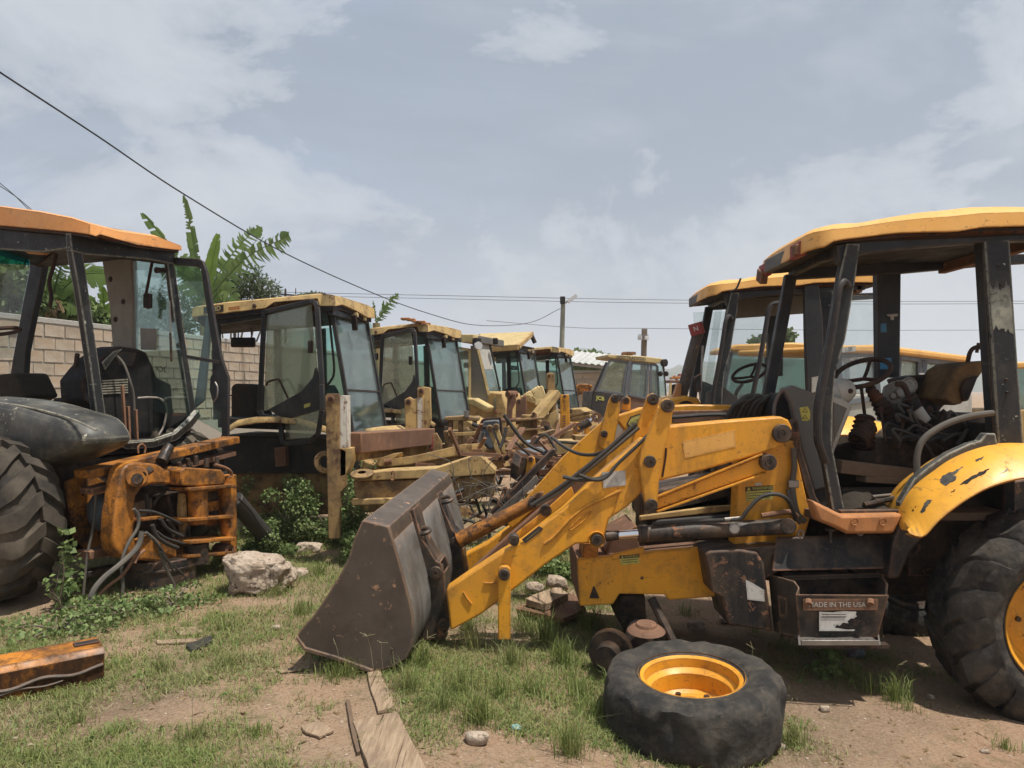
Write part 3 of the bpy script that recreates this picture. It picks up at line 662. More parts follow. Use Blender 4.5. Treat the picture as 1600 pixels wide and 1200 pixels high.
# cab floor, sill
plate('sill', [(1268, 781), (1299, 796), (1317, 805), (1412, 803), (1398, 834), (1325, 835), (1301, 823), (1279, 815)], 4.86, .12, 'faded_orange', RB, .02)
for c in ((1335, 815), (1379, 815)):
    o = P(c[0], c[1], 4.855); MB().lathe([(.016, -.004), (.022, -.008), (.024, 0)], o, EY, 16).build('grommet', 'faded_orange', RB)
plate('sill_strip', [(1312, 797), (1408, 796), (1410, 804), (1316, 805)], 4.93, .04, 'black_paint', RB)
MB().box((2.62, 5.62, 1.19), (1.35, 1.32, .05)).build('cab_floor', 'wood_dark', RB)
MB().box((2.70, 6.30, 1.35), (1.4, .04, .4)).build('cab_side_panel', 'dark_plastic', RB, .01)
MB().box((3.25, 5.65, 1.48), (.08, 1.2, .6)).build('rear_panel', 'dark_plastic', RB, .01)
# inside the cab
con = plate('front_console', [(1224, 607), (1240, 602), (1277, 616), (1294, 642), (1302, 745), (1292, 762), (1272, 768), (1255, 712), (1243, 665), (1236, 630)], 5.30, .10, 'grey_panel', RB, .015)
plate('console_opening', [(1209, 652), (1211, 630), (1221, 613), (1233, 619), (1239, 640), (1242, 656)], 5.36, .25, 'dark_plastic', RB, .01)
MB().tube([P(1209, 652, 5.33), P(1211, 630, 5.33), P(1222, 611, 5.33), P(1234, 622, 5.33), P(1243, 660, 5.33)], .012, 8).build('console_rim', 'grey_panel', RB)
st = plate('warning_sticker', [(1249, 637), (1262, 635), (1266, 642), (1266, 655), (1261, 658), (1253, 657)], 5.298, .003, 'label_yellow', con, 0)
for dy in (0, 10): MB().tube([P(1254, 644 + dy, 5.295), P(1258, 638 + dy, 5.295), P(1262, 644 + dy, 5.295), P(1254, 644 + dy, 5.295)], .002, 5, 1).build('warning_mark', 'label_black', con)
plate('lower_glass', [(1245, 690), (1300, 690), (1300, 790), (1272, 770)], 5.5, .006, 'glass_dusty', RB, 0)
m = MB(); m.lathe([(.0, -.10), (.07, -.095), (.10, -.05), (.095, .03), (.06, .09), (0, .10)], P(1312, 612, 5.5), (1, .1, .25), 20); m.build('steering_column_cover', 'light_plastic', RB)
MB().cyl(P(1329, 611, 5.40), P(1329, 611, 5.46), .018, .018, 12).build('ignition_socket', 'dark_plastic', RB)
plate('side_console', [(1300, 618), (1316, 622), (1333, 634), (1303, 710), (1298, 706)], 5.35, .05, 'light_plastic', RB, .015)
plate('console_inset', [(1302, 628), (1324, 638), (1303, 692)], 5.345, .01, 'grey_panel', RB, .004)
# steering wheel
c = P(1347, 583, 5.6); ax = Vector((-.42, -.35, .84)).normalized(); e = ax.orthogonal().normalized(); f = ax.cross(e)
sw = MB().tube([c + (e * math.cos(k * math.pi / 12) + f * math.sin(k * math.pi / 12)) * .19 for k in range(25)], .018, 10, 2).build('steering_wheel', 'dark_plastic', RB)
for k in range(3): MB().tube([c - ax * .05, c + (e * math.cos(k * 2.1) + f * math.sin(k * 2.1)) * .10 - ax * .03, c + (e * math.cos(k * 2.1) + f * math.sin(k * 2.1)) * .19], .014, 8).build('spoke', 'dark_plastic', sw)
MB().cyl(P(1345, 600, 5.6), P(1352, 655, 5.6), .012, .012, 10).build('steering_shaft', 'dark_plastic', RB)
def gaiter(name, p0, p1, r0, r1, root, n=7):
    p0, p1 = Vector(p0), Vector(p1); d = (p1 - p0); m = MB(); prof = []
    for k in range(n * 2 + 1):
        t = k / (n * 2); prof.append((lerp(r0, r1, t) * (1.0 if k % 2 else .78), t * d.length))
    m.lathe(prof, p0, d, 20); return m.build(name, 'dark_plastic', root, 0, 60)
gaiter('lever_gaiter', P(1345, 700, 5.45), P(1352, 650, 5.5), .10, .07, RB); gaiter('lever_gaiter', P(1388, 650, 5.6), P(1358, 605, 5.55), .08, .035, RB)
gaiter('lever_gaiter', P(1340, 690, 5.35), P(1362, 665, 5.4), .085, .05, RB, 5)
MB().tube([P(1400, 600, 5.5), P(1412, 602, 5.5), P(1422, 625, 5.5)], .02, 10).build('lever_grip', 'dark_plastic', RB)
MB().cyl(P(1420, 620, 5.5), P(1432, 640, 5.5), .055, .045, 14).build('lever_collar', 'dark_plastic', RB)
MB().cyl(P(1430, 638, 5.5), P(1446, 658, 5.5), .048, .04, 14).build('lever_boot', 'light_plastic', RB)
MB().tube([P(1418, 640, 5.48), P(1432, 664, 5.48), P(1446, 678, 5.5)], .008, 6).build('wiring', 'rust', RB)
cl = plate('instrument_panel', [(1380, 622), (1384, 604), (1398, 596), (1420, 592), (1434, 598), (1432, 612), (1420, 628), (1395, 632)], 5.85, .05, 'beige_trim', RB, .01)
for (a, b, r_) in ((1421, 602, 12), (1407, 613, 8), (1396, 618, 6)):
    MB().lathe([(0, -.002), (r_ * .8 / F * 5.84, -.002), (r_ / F * 5.84, -.014), (r_ * 1.1 / F * 5.84, 0)], P(a, b, 5.845), EY, 20).build('gauge', 'light_plastic', cl)
plate('dash_body', [(1402, 592), (1432, 586), (1470, 584), (1497, 588), (1492, 620), (1470, 640), (1470, 690), (1400, 690), (1395, 640), (1420, 625)], 5.92, .2, 'dark_plastic', RB, .02)
plate('dash_box', [(1440, 626), (1467, 626), (1467, 690), (1440, 690)], 5.8, .12, 'dark_plastic', RB, .01)
seat = plate('seat', [(1476, 622), (1480, 604), (1496, 576), (1512, 566), (1540, 563), (1545, 568), (1530, 590), (1512, 596), (1504, 612), (1506, 630), (1490, 634)], 5.55, .42, 'fabric_brown', RB, .03)
plate('seat_shell', [(1502, 606), (1510, 592), (1530, 586), (1522, 606), (1514, 626), (1505, 628)], 5.52, .03, 'dark_plastic', seat, .01)
MB().tube([P(1512, 566, 5.6), P(1516, 550, 5.6), P(1524, 543, 5.6), P(1540, 543, 5.6)], .016, 8).build('seat_frame', 'dark_plastic', RB)
MB().cyl(P(1529, 536, 5.6), P(1526, 551, 5.6), .012, .012, 8).build('seat_hook', 'dark_plastic', RB)
m = MB(); m.box(P(1500, 660, 5.7), (.34, .4, .16)); m.box(P(1480, 690, 5.7), (.55, .45, .12)); m.box(P(1420, 715, 5.8), (.7, .4, .3)); m.jitter(.03, 5); m.build('seat_base', 'grease', RB, .02)
for k in range(6):
    x = 1400 + k * 24; MB().tube([P(x, 690 + random.uniform(-8, 8), 5.4), P(x + 20, 676 + random.uniform(-8, 8), 5.45), P(x + 45, 684 + random.uniform(-10, 6), 5.5)], .018, 7).build('loose_hose', 'hose', RB)
rq = random.Random(12)
for k in range(14):
    x = rq.uniform(1345, 1500); y = rq.uniform(640, 700); Y_ = rq.uniform(5.25, 5.75)
    MB().tube([P(x, y, Y_), P(x + rq.uniform(-15, 25), y - rq.uniform(4, 22), Y_), P(x + rq.uniform(10, 50), y + rq.uniform(-6, 14), Y_ + .1), P(x + rq.uniform(20, 60), y + rq.uniform(5, 35), Y_ + .1)], rq.uniform(.008, .017), 7).build('loose_hose', rq.choice(('hose', 'hose', 'grease')), RB)
for (a, b_, c_, d_) in ((1440, 700, 1452, 640), (1458, 700, 1474, 645), (1384, 690, 1376, 640), (1405, 700, 1412, 655)):
    MB().cyl(P(a, b_, 5.5), P(c_, d_, 5.5), .011, .011, 8).build('control_lever', 'grease', RB); MB().lathe([(0, -.03), (.02, -.02), (.022, .01), (0, .03)], P(c_, d_, 5.5), EZ, 10).build('lever_knob', 'dark_plastic', RB)
MB().tube([P(1433, 742, 5.02), P(1433, 712, 5.02), P(1442, 688, 5.02), P(1464, 670, 5.02), P(1492, 657, 5.02), P(1522, 649, 5.02), P(1552, 645, 5.02)], .021, 10).build('hand_rail', 'hose_grey', RB)
for (a, b, c_, d_, w) in ((1308, 728, 1425, 742, .09), (1345, 748, 1420, 752, .04)):
    MB().beam(P(a, b, 5.3), P(c_, d_, 5.35), .12, w).build('loose_plank', 'wood_dark', RB, .006)
m = MB(); m.lathe([(.0, .09), (.10, .08), (.2, .04), (.24, 0)], P(1335, 790, 5.25) - EZ * .01, EZ, 18); m.jitter(.06, 9); m.build('black_cloth', 'fabric_dark', RB, 0, 180)
m = MB(); m.lathe([(.0, .13), (.08, .11), (.14, .04), (.16, 0)], P(1275, 792, 5.35), EZ, 16); m.jitter(.06, 9); m.build('black_cloth', 'fabric_dark', RB, 0, 180)
MB().cyl(P(1363, 776, 5.1), P(1412, 771, 5.2), .010, .010, 8).build('loose_rod', 'steel', RB); MB().cyl(P(1350, 789, 5.05), P(1404, 777, 5.1), .018, .018, 8).build('loose_rod', 'grease', RB)
plate('door_sill_panel', [(1296, 700), (1330, 690), (1400, 690), (1420, 740), (1300, 730)], 6.0, .05, 'fabric_dark', RB, .01)
# ------------------------------------------------------------ loader arms
plate('loader_tower', [(1153, 712), (1240, 688), (1267, 806), (1256, 846), (1146, 856), (1150, 800)], 5.14, .14, 'yellow', RB, .01)
plate('loader_tower', [(1153, 712), (1240, 688), (1267, 806), (1256, 846), (1146, 856), (1150, 800)], 6.0, .14, 'yellow', RB, .01)
MB().tube([P(1240, 700, 5.1), P(1241, 730, 5.1), P(1238, 760, 5.1), P(1245, 800, 5.1), P(1258, 815, 5.1)], .02, 8).build('steel_pipe', 'hose_grey', RB)
MB().tube([P(1231, 765, 5.1), P(1240, 800, 5.1), P(1250, 818, 5.1)], .014, 8).build('steel_pipe', 'hose_grey', RB)
MB().box(P(1239, 756, 5.1), (.07, .04, .05)).build('pipe_clamp', 'steel', RB, .006)
plate('column_panel', [(1236, 660), (1247, 655), (1252, 700), (1275, 776), (1290, 800), (1272, 800), (1258, 760), (1240, 690)], 5.16, .1, 'black_paint', RB)
arm_r = [(1030, 690), (1047, 666), (1130, 658), (1221, 651), (1232, 656), (1238, 668), (1236, 681), (1228, 692), (1213, 701), (1159, 718), (1097, 735), (1030, 752), (1014, 740)]
ra = plate('rear_arm', arm_r, 4.95, .17, 'yellow', RB, .012)
plate('label_ghost', [(1066, 690), (1148, 672), (1150, 698), (1070, 716)], 4.9475, .003, 'yellow_roof', ra, 0)
plate('rear_arm', [(960, 652), (1003, 637), (1080, 632), (1200, 634), (1215, 645), (1208, 668), (1120, 682), (1000, 700)], 6.16, .17, 'yellow', RB, .012)
def tower_pin(px, py, Y, r): pin('pivot_pin', px, py, Y, r, .035, 'pin_steel', RB, .5, .1)
tower_pin(1220, 677, 4.95, 14.5); tower_pin(1199, 722, 4.95, 12.5)
arm_f = [(697, 922), (730, 899), (785, 863), (816, 846), (849, 820), (880, 796), (920, 757), (960, 722), (1005, 684), (1020, 688), (1014, 760), (980, 792), (952, 811), (946, 834), (938, 849), (900, 850), (858, 878), (797, 926), (752, 960), (704, 986)]
fa = plate('front_arm', arm_f, 4.96, .15, 'yellow', RB, .012)
m = MB(); m.tube([P(850, 850, 4.955), P(866, 838, 4.955), P(890, 812, 4.955), P(915, 792, 4.955), P(945, 778, 4.955), P(969, 767, 4.955)], .011, 8); m.build('weld_ridge', 'yellow', fa)
m = MB(); m.tube([P(893 + 20 * math.cos(a) * .85 + 10 * math.sin(a) * -.3 + 14, 813 - 15 * math.cos(a) * .9 + 7 * math.sin(a), 4.955) for a in [k * math.pi / 10 for k in range(21)]], .006, 6, 2); m.build('weld_ridge', 'yellow', fa)
m = MB(); m.tube([P(951, 812, 4.955), P(962, 790, 4.955), P(966, 770, 4.955)], .005, 6); m.build('weld_ridge', 'yellow', fa)
m = MB(); m.tube([P(724, 925, 4.955), P(730, 935, 4.955), P(737, 944, 4.955)], .006, 6); m.build('weld_ridge', 'yellow', fa)
m = MB(); m.tube([P(756, 911, 4.955), P(766, 911, 4.955), P(776, 910, 4.955)], .006, 6); m.build('weld_ridge', 'yellow', fa)
plate('white_label', [(940, 738), (977, 735), (978, 758), (943, 763)], 4.956, .003, 'label_white', fa, 0)
pl_ = plate('black_label', [(815, 843), (842, 822), (848, 825), (848, 828), (821, 849)], 4.956, .003, 'label_black', fa, 0)
lettering('label_text', 'WARNING', P(832, 836, 4.953), P(842, 828, 4.95) - P(821, 845, 4.95), (.4, 0, .5), .022, 'label_yellow', fa, .01)
pin('pivot_pin', 932, 843, 4.96, 9, .03, 'pin_steel', RB); m = MB(); m.lathe([(.035, 0), (.052, -.02), (.055, .02)], P(932, 843, 4.955), EY, 20); m.build('pin_boss', 'yellow', fa)
far = [(900, 740), (960, 690), (1000, 650), (1003, 690), (990, 730), (930, 790), (880, 815), (800, 862), (730, 895), (705, 905), (702, 880), (760, 850), (830, 800)]
plate('front_arm', far, 6.16, .15, 'yellow', RB, .012)
plate('tilt_lever', [(951, 626), (955, 619), (961, 617), (967, 620), (969, 640), (960, 690), (950, 705), (938, 700), (934, 690), (942, 658)], 6.10, .03, 'yellow', RB)
plate('tilt_lever', [(880, 714), (925, 673), (942, 658), (950, 690), (935, 720), (905, 735), (870, 770), (830, 800), (800, 826), (790, 815), (830, 770)], 6.12, .05, 'yellow', RB)
plate('tilt_lever', [(970, 640), (973, 624), (979, 619), (985, 622), (986, 642)], 6.30, .03, 'yellow', RB)
pin('pivot_pin', 961, 623, 6.10, 7, .015, 'pin_steel', RB); pin('pivot_pin', 978, 626, 6.30, 6, .01, 'pin_steel', RB); pin('pivot_pin', 944, 678, 6.10, 5.5, .02, 'pin_steel', RB)
# maker's badge on the far arm
bd = plate('badge', [(979, 662), (985, 651), (1000, 646), (1003, 650), (1003, 664), (998, 671), (984, 672)], 6.155, .003, 'label_black', RB, 0)
plate('badge_field', [(981.5, 661.5), (986.5, 653), (999, 648.5), (1001, 651), (1001, 663), (997, 668.5), (985.5, 669.5)], 6.153, .003, 'label_yellow', bd, 0)
lettering('badge_text', 'JCB', P(992, 660, 6.150), P(1001, 656, 6.15) - P(983, 664, 6.15), EZ + EX * .4, .062, 'label_black', bd, .02)
# tilt levers on the near arm
plate('tilt_lever', [(1009, 626), (1012, 618), (1020, 614), (1028, 618), (1030, 630), (1016, 680), (1006, 720), (990, 715), (986, 693)], 5.14, .03, 'yellow', RB)
plate('tilt_lever', [(1032, 633), (1034, 626), (1043, 622), (1051, 626), (1053, 636), (1047, 668), (1038, 707), (1030, 747), (1028, 790), (1023, 797), (1016, 799), (1009, 794), (1006, 780), (1003, 757), (998, 722), (1002, 703), (1013, 677)], 4.90, .04, 'yellow', RB, .008)
for (a, b, Y, r_) in ((1043, 634, 4.90, 10.5), (1020, 624, 5.14, 9), (1015, 721, 4.90, 9.5), (1017, 789, 4.90, 10)):
    pin('pivot_pin', a, b, Y, r_, .02, 'pin_steel', RB, .55)
MB().tube([P(1041, 700, 4.948), P(1040, 715, 4.947), P(1035, 745, 4.947)], .006, 6).build('dark_seam', 'grease', RB)  # thin dark line along the edge of the tilt lever
lk = plate('lower_link', [(1020, 781), (1190, 712), (1203, 714), (1207, 724), (1200, 736), (1024, 797)], 4.97, .07, 'yellow', RB, .008)
for (a, b) in (((1026, 776), (1190, 709)), ((1026, 799), (1196, 739))): MB().beam(P(*a, 4.965), P(*b, 4.965), .05, .012).build('flange', 'yellow', lk, .002)
# lift cylinder
MB().cyl(P(946, 838, 5.0), P(968, 836, 5.0), .036, .03, 16).build('rod_eye', 'pin_steel', RB)
MB().cyl(P(966, 836.5, 5.0), P(998, 834, 5.0), .031, .031, 20).build('piston_rod', 'chrome', RB)
lc = MB().cyl(P(997, 834, 5.0), P(1236, 822, 5.0), .052, .052, 24).build('lift_cylinder', 'black_paint', RB, .006)
MB().cyl(P(997, 834, 5.0), P(1012, 833.3, 5.0), .057, .057, 24).build('gland', 'black_paint', lc, .004)
c = P(1148, 826, 4.945); MB().lathe([(0, -.004), (.03, -.004), (.034, .0), (.034, .03)], c, EY, 20).build('round_label', 'label_white', lc)
MB().cyl(P(1232, 822, 4.93), P(1232, 822, 5.07), .05, .05, 18).build('rod_eye', 'grease', RB, .004)
MB().tube([P(1140, 812, 4.95), P(1158, 810, 4.93), P(1168, 797, 4.92), P(1188, 777, 4.92), P(1212, 772, 4.92), P(1230, 780, 4.94), P(1240, 800, 5.0), P(1243, 812, 5.05)], .013, 9).build('hydraulic_hose', 'hose', RB)
MB().tube([P(1020, 818, 4.99), P(1090, 814, 4.98), P(1140, 812, 4.95)], .011, 8).build('hydraulic_pipe', 'hose', RB)
MB().cyl(P(1132, 812, 4.95), P(1156, 810, 4.95), .014, .014, 10).build('hose_fitting', 'steel', RB)
MB().tube([P(1190, 806, 5.05), P(1232, 800, 5.05), P(1246, 808, 5.05)], .018, 8).build('hydraulic_pipe', 'rust', RB)
wl = plate('warning_label', [(1165, 761), (1208, 758), (1208, 780), (1166, 784)], 5.136, .003, 'label_yellow', RB, 0)
plate('label_header', [(1165, 761), (1208, 758), (1208, 765), (1165, 768)], 5.134, .003, 'label_black', wl, 0)
lettering('label_text', '\u25B2 WARNING', P(1187, 763, 5.131), P(1208, 758, 5.1) - P(1165, 761, 5.1), EZ, .028, 'label_yellow', wl, .008)
for k in range(3): MB().beam(P(1168, 771 + 4 * k, 5.132), P(1205, 768.5 + 4 * k, 5.132), .002, .004).build('print_line', 'label_black', wl)
plate('small_tag', [(1180, 755), (1190, 754), (1190, 758), (1180, 759)], 5.136, .003, 'label_white', RB, 0)
# hoses and pipes lying along the arms
MB().tube([P(905, 742, 4.93), P(930, 750, 4.92), P(948, 745, 4.92), P(965, 725, 4.93), P(995, 697, 4.93), P(1012, 680, 4.94)], .011, 8).build('hydraulic_hose', 'hose', RB)
MB().tube([P(880, 745, 4.98), P(905, 750, 4.95), P(935, 748, 4.93), P(950, 742, 4.93)], .013, 8).build('hydraulic_hose', 'hose', RB)
MB().tube([P(830, 790, 5.1), P(870, 765, 5.08), P(910, 735, 5.06), P(950, 702, 5.05), P(994, 662, 5.05)], .014, 8).build('steel_pipe', 'hose', RB)
MB().tube([P(838, 790, 5.1), P(880, 765, 5.08), P(920, 733, 5.06), P(960, 700, 5.05), P(998, 668, 5.05)], .014, 8).build('steel_pipe', 'hose_grey', RB)
MB().tube([P(862, 683, 5.9), P(880, 697, 5.8), P(905, 709, 5.7), P(935, 709, 5.5), P(965, 690, 5.2), P(990, 668, 5.08)], .013, 8).build('hydraulic_hose', 'hose', RB)
plate('inner_rail', [(733, 893), (795, 836), (860, 780), (902, 738), (924, 748), (870, 800), (800, 850), (742, 902)], 5.16, .06, 'rust', RB, .008)
plate('inner_rail', [(790, 858), (800, 838), (860, 790), (893, 760), (898, 775), (840, 824)], 5.135, .02, 'yellow', RB, .006)
pin('ring_lug', 853, 798, 5.12, 9, .015, 'pin_steel', RB, .7); pin('pivot_pin', 803, 843, 4.96, 8.5, .03, 'pin_steel', RB)
m = MB(); m.cyl(P(716, 845, 6.0), P(836, 783, 6.0), .062, .05, 16); m.build('tilt_link', 'orange', RB, .004)
pin('pivot_pin', 833, 784, 5.98, 8, .05, 'pin_steel', RB)
plate('link_plate', [(826, 792), (835, 772), (850, 768), (846, 780), (836, 796)], 5.93, .03, 'rust', RB)
plate('support_leg', [(778, 890), (783, 885), (793, 885), (798, 890), (798, 1000), (778, 1000)], 4.90, .05, 'yellow', RB, .006)
pin('pivot_pin', 788, 897, 4.90, 9, .03, 'pin_steel', RB, .6)
# ------------------------------------------------------------ chassis
ch = [(902, 874), (1060, 859), (1146, 850), (1160, 870), (1122, 932), (1045, 938), (1038, 929), (968, 928), (958, 944), (906, 947)]
cr = plate('chassis_rail', ch, 5.16, .05, 'yellow', RB, .006); plate('chassis_rail', ch, 6.0, .05, 'yellow', RB, .006)
plate('chassis_top', [(904, 873), (1146, 851), (1146, 858), (904, 880)], 5.22, .78, 'rust', RB)
plate('nose_plate', [(902, 874), (908, 873), (911, 946), (906, 947)], 5.21, .79, 'rust', RB)
plate('front_bracket', [(953, 843), (995, 821), (1000, 860), (985, 866), (952, 872), (944, 860)], 5.3, .5, 'rust', RB)
plate('front_bracket', [(955, 866), (1006, 854), (1008, 864), (957, 876)], 5.155, .02, 'yellow', RB)
plate('front_bracket', [(912, 850), (936, 850), (934, 872), (910, 874)], 5.2, .3, 'orange', RB)
cw = plate('warning_label', [(968, 868), (999, 866), (999, 880), (970, 883)], 5.156, .003, 'label_yellow', cr, 0)
plate('label_header', [(968, 868), (999, 866), (999, 871), (968, 873)], 5.154, .003, 'label_black', cw, 0)
lettering('label_text', '\u25B2 WARNING', P(984, 869.6, 5.151), P(999, 866, 5.1) - P(968, 868, 5.1), EZ, .019, 'label_yellow', cw, .006)
for k in range(2): MB().beam(P(972, 875.5 + 3.4 * k, 5.152), P(996, 874 + 3.4 * k, 5.152), .002, .003).build('print_line', 'label_black', cw)
plate('reflector', [(921, 935), (927, 916), (929, 916), (937, 935)], 5.155, .006, 'grease', cr, .002)
pin('bolt', 1003, 903, 5.16, 2.5, .006, 'rust', RB, .5, .01)
plate('engine_block', [(1010, 800), (1140, 770), (1150, 850), (1010, 862)], 5.45, .5, 'grease', RB, .02)
plate('gearbox', [(1140, 720), (1320, 760), (1330, 930), (1150, 900)], 5.5, .6, 'grease', RB, .03)
plate('side_tank', [(1000, 768), (1140, 745), (1146, 800), (1000, 812)], 5.45, .4, 'black_paint', RB, .03)
plate('cross_member', [(1000, 807), (1110, 792), (1146, 790), (1146, 798), (1000, 814)], 5.40, .05, 'cream', RB)
MB().tube([P(1015, 845, 5.3), P(1025, 820, 5.3), P(1050, 815, 5.3), P(1140, 808, 5.3)], .02, 8).build('hydraulic_pipe', 'hose', RB)
plate('hood_rail', [(1052, 642), (1150, 640), (1212, 636), (1214, 654), (1052, 662)], 5.75, .06, 'rust', RB)
MB().tube([P(1050, 652, 5.6), P(1110, 648, 5.6), P(1180, 648, 5.6)], .014, 8).build('hydraulic_pipe', 'hose', RB)
for k in range(7):
    a = random.uniform(0, 1); MB().tube([P(1135 + 8 * k, 655, 5.6), P(1150 + 7 * k, 632 - 6 * a, 5.55), P(1172 + 5 * k, 625 - 6 * a, 5.55), P(1190 + 4 * k, 640, 5.6), P(1196 + 3 * k, 660, 5.65)], .02, 8).build('hydraulic_hose', 'hose', RB)
# front axle with bare hubs
plate('axle_carrier', [(968, 928), (1008, 928), (1012, 985), (985, 1000), (960, 960)], 5.35, .5, 'grease', RB, .02)
MB().cyl(P(1000, 990, 5.0), P(1000, 990, 6.4), .09, .09, 16).build('front_axle', 'grease', RB)
MB().cyl(P(1018, 935, 5.1), P(1055, 1010, 4.95), .03, .03, 10).build('steering_rod', 'grease', RB)
hb = MB(); hb.lathe([(.0, -.10), (.07, -.10), (.075, 0), (.13, .0), (.135, .06), (.10, .09), (.10, .16)], P(952, 1020, 4.74), EY + EX * .35, 24); hb.build('front_hub', 'grease', RB, 0, 40)
hb = MB(); hb.lathe([(.0, 0), (.06, 0), (.07, .02), (.10, .03), (.12, .05)], P(1010, 986, 4.86) + EZ * .05, (0, .1, -1), 20); hb.build('swivel_cap', 'rust', RB, 0, 40)
pb = plate('tank_panel', [(1102, 865), (1110, 861), (1154, 858), (1184, 863), (1194, 880), (1197, 905), (1209, 988), (1138, 976), (1128, 934), (1112, 925)], 4.95, .35, 'black_paint', RB, .014)
plate('worn_label', [(1165, 906), (1174, 910), (1194, 922), (1195, 940), (1168, 937)], 4.946, .003, 'label_white', pb, 0)
plate('tank_top', [(1154, 857), (1215, 852), (1222, 890), (1196, 905), (1184, 863)], 5.0, .3, 'black_paint', RB, .01)
# tool box
tb = MB(); A, B, C, D = P(1243, 929, 4.66), P(1389, 930, 4.66), P(1372, 996, 4.68), P(1249, 1000, 4.68)
tbo = MB().prism([A, B, C, D], (0, .012, 0)).build('tool_box', 'black_paint', RB, .004)
m = MB(); m.shell([[P(1243, 929, 4.668), P(1247, 918, 4.70), P(1240, 908, 4.78), P(1200, 897, 5.05)], [P(1249, 1000, 4.685), P(1246, 996, 4.72), P(1238, 994, 4.8), P(1209, 987, 5.05)]], (.01, .004, 0)); m.build('box_side', 'bucket_rust', tbo, .003)
m = MB(); m.shell([[B + EX * -.01, P(1388, 912, 4.72), P(1378, 898, 5.05)], [C, P(1372, 990, 4.74), P(1366, 985, 5.05)]], (-.012, .004, 0)); m.build('box_side', 'bucket_rust', tbo, .003)
MB().beam(P(1222, 903, 5.05), P(1380, 898, 5.05), .02, .03).build('box_rim', 'bucket_rust', tbo, .004)
m = MB(); m.box((A + B + P(1372, 985, 5.0) + P(1220, 985, 5.0)) / 4 - EZ * .15, (.5, .36, .02)); m.build('box_floor', 'grease', tbo)
m = MB(); m.box(P(1300, 945, 5.08), (.66, .02, .42)); m.build('box_back', 'grease', tbo)
lid = MB().prism([P(1213, 841, 5.02), P(1378, 837, 5.02), P(1389, 862, 4.98), P(1387, 889, 4.93), P(1207, 893, 4.93), P(1210, 868, 4.98)], (0, .02, .008)).build('tool_box_lid', 'black_paint', RB, .006)
for (a, b) in ((1251, 834), (1344, 831)):
    c = P(a, b, 5.0); MB().tube([c + Vector((math.cos(k * math.pi / 6) * .018, 0, math.sin(k * math.pi / 6) * .022)) for k in range(13)], .006, 7, 2).build('lifting_eye', 'steel', lid)
MB().cyl(P(1298, 828, 4.97), P(1298, 848, 4.95), .012, .006, 10).build('lid_screw', 'pin_steel', lid); MB().cyl(P(1298, 829, 4.97), P(1298, 826, 4.97), .035, .035, 14).build('lid_knob', 'pin_steel', lid)
plate('lettered_band', [(1255, 936), (1372, 936), (1371, 953), (1255, 954)], 4.657, .003, 'rust', tbo, 0)
lettering('band_text', 'MADE IN THE USA', P(1308, 945, 4.654), EX, EZ, .042, 'light_plastic', tbo, .006)
for x in (1263, 1360): MB().cyl(P(x, 937, 4.65), P(x, 944, 4.63), .018, .022, 8).build('rusty_bolt', 'rust', tbo)
plate('worn_label', [(1280, 956), (1300, 957), (1318, 955), (1338, 956), (1337, 960), (1339, 963), (1333, 967), (1330, 966), (1324, 971), (1326, 974), (1317, 973), (1312, 978), (1308, 976), (1304, 981), (1312, 982), (1322, 984), (1336, 984), (1334, 986), (1305, 986), (1280, 986)], 4.657, .003, 'label_white', tbo, 0)
for k in range(2): MB().beam(P(1284, 960 + 4 * k, 4.654), P(1322, 960 + 4 * k, 4.654), .002, .004).build('print_line', 'label_black', tbo)
stp = MB().box((P(1252, 1003, 4.60) + P(1373, 1003, 4.60)) / 2 + EY * .03, (.455, .12, .008)).build('step', 'steel', RB, .002)
MB().box((P(1252, 1007, 4.54) + P(1373, 1007, 4.54)) / 2 + EZ * .01, (.455, .008, .03)).build('step_edge', 'steel', stp, .002)
m = MB()
for r_ in range(2):
    for k in range(11): x0 = 1255 + k * 10.6; m.prism([P(x0, 1003, 4.56 + .045 * r_) + EZ * .004, P(x0 + 5, 1003, 4.56 + .045 * r_) + EZ * .016, P(x0 + 10, 1003, 4.56 + .045 * r_) + EZ * .004], (0, .006, 0))
m.build('step_teeth', 'steel', stp)
for x in (1250, 1375): MB().prism([P(x - 2, 1008, 4.55), P(x + 1, 1008, 4.55), P(x - 2, 990, 4.70), P(x - 4, 990, 4.70)], (.006, .01, 0)).build('step_bracket', 'steel', stp)
# rear wheels
wc = Vector((3.30, 4.79, .60))
for (yy, nm) in ((4.79, 0), (6.50, 1)):
    wr = bpy.data.objects.new('rear_wheel', None); COL.objects.link(wr); wr.location = (3.30, yy, .60); adopt(wr, RB)
    add_wheel(wr, .62, .365, .50, (3.30, yy, .60), EY, 'yellow' if nm == 0 else 'grease', 20, .026, .03, disc_at=-.12, hole=.14, wear=1.25)  # far rim coloured dark to imitate the shade beneath the machine
MB().cyl((3.3, 4.9, .6), (3.3, 6.4, .6), .13, .13, 16).build('rear_axle', 'grease', RB)
plate('wheel_arch', [(1420, 840), (1470, 800), (1540, 760), (1640, 745), (1640, 900), (1420, 900)], 5.25, .04, 'black_paint', RB)
plate('rear_chassis', [(1330, 860), (1640, 850), (1640, 930), (1330, 930)], 5.5, .4, 'grease', RB, .02)
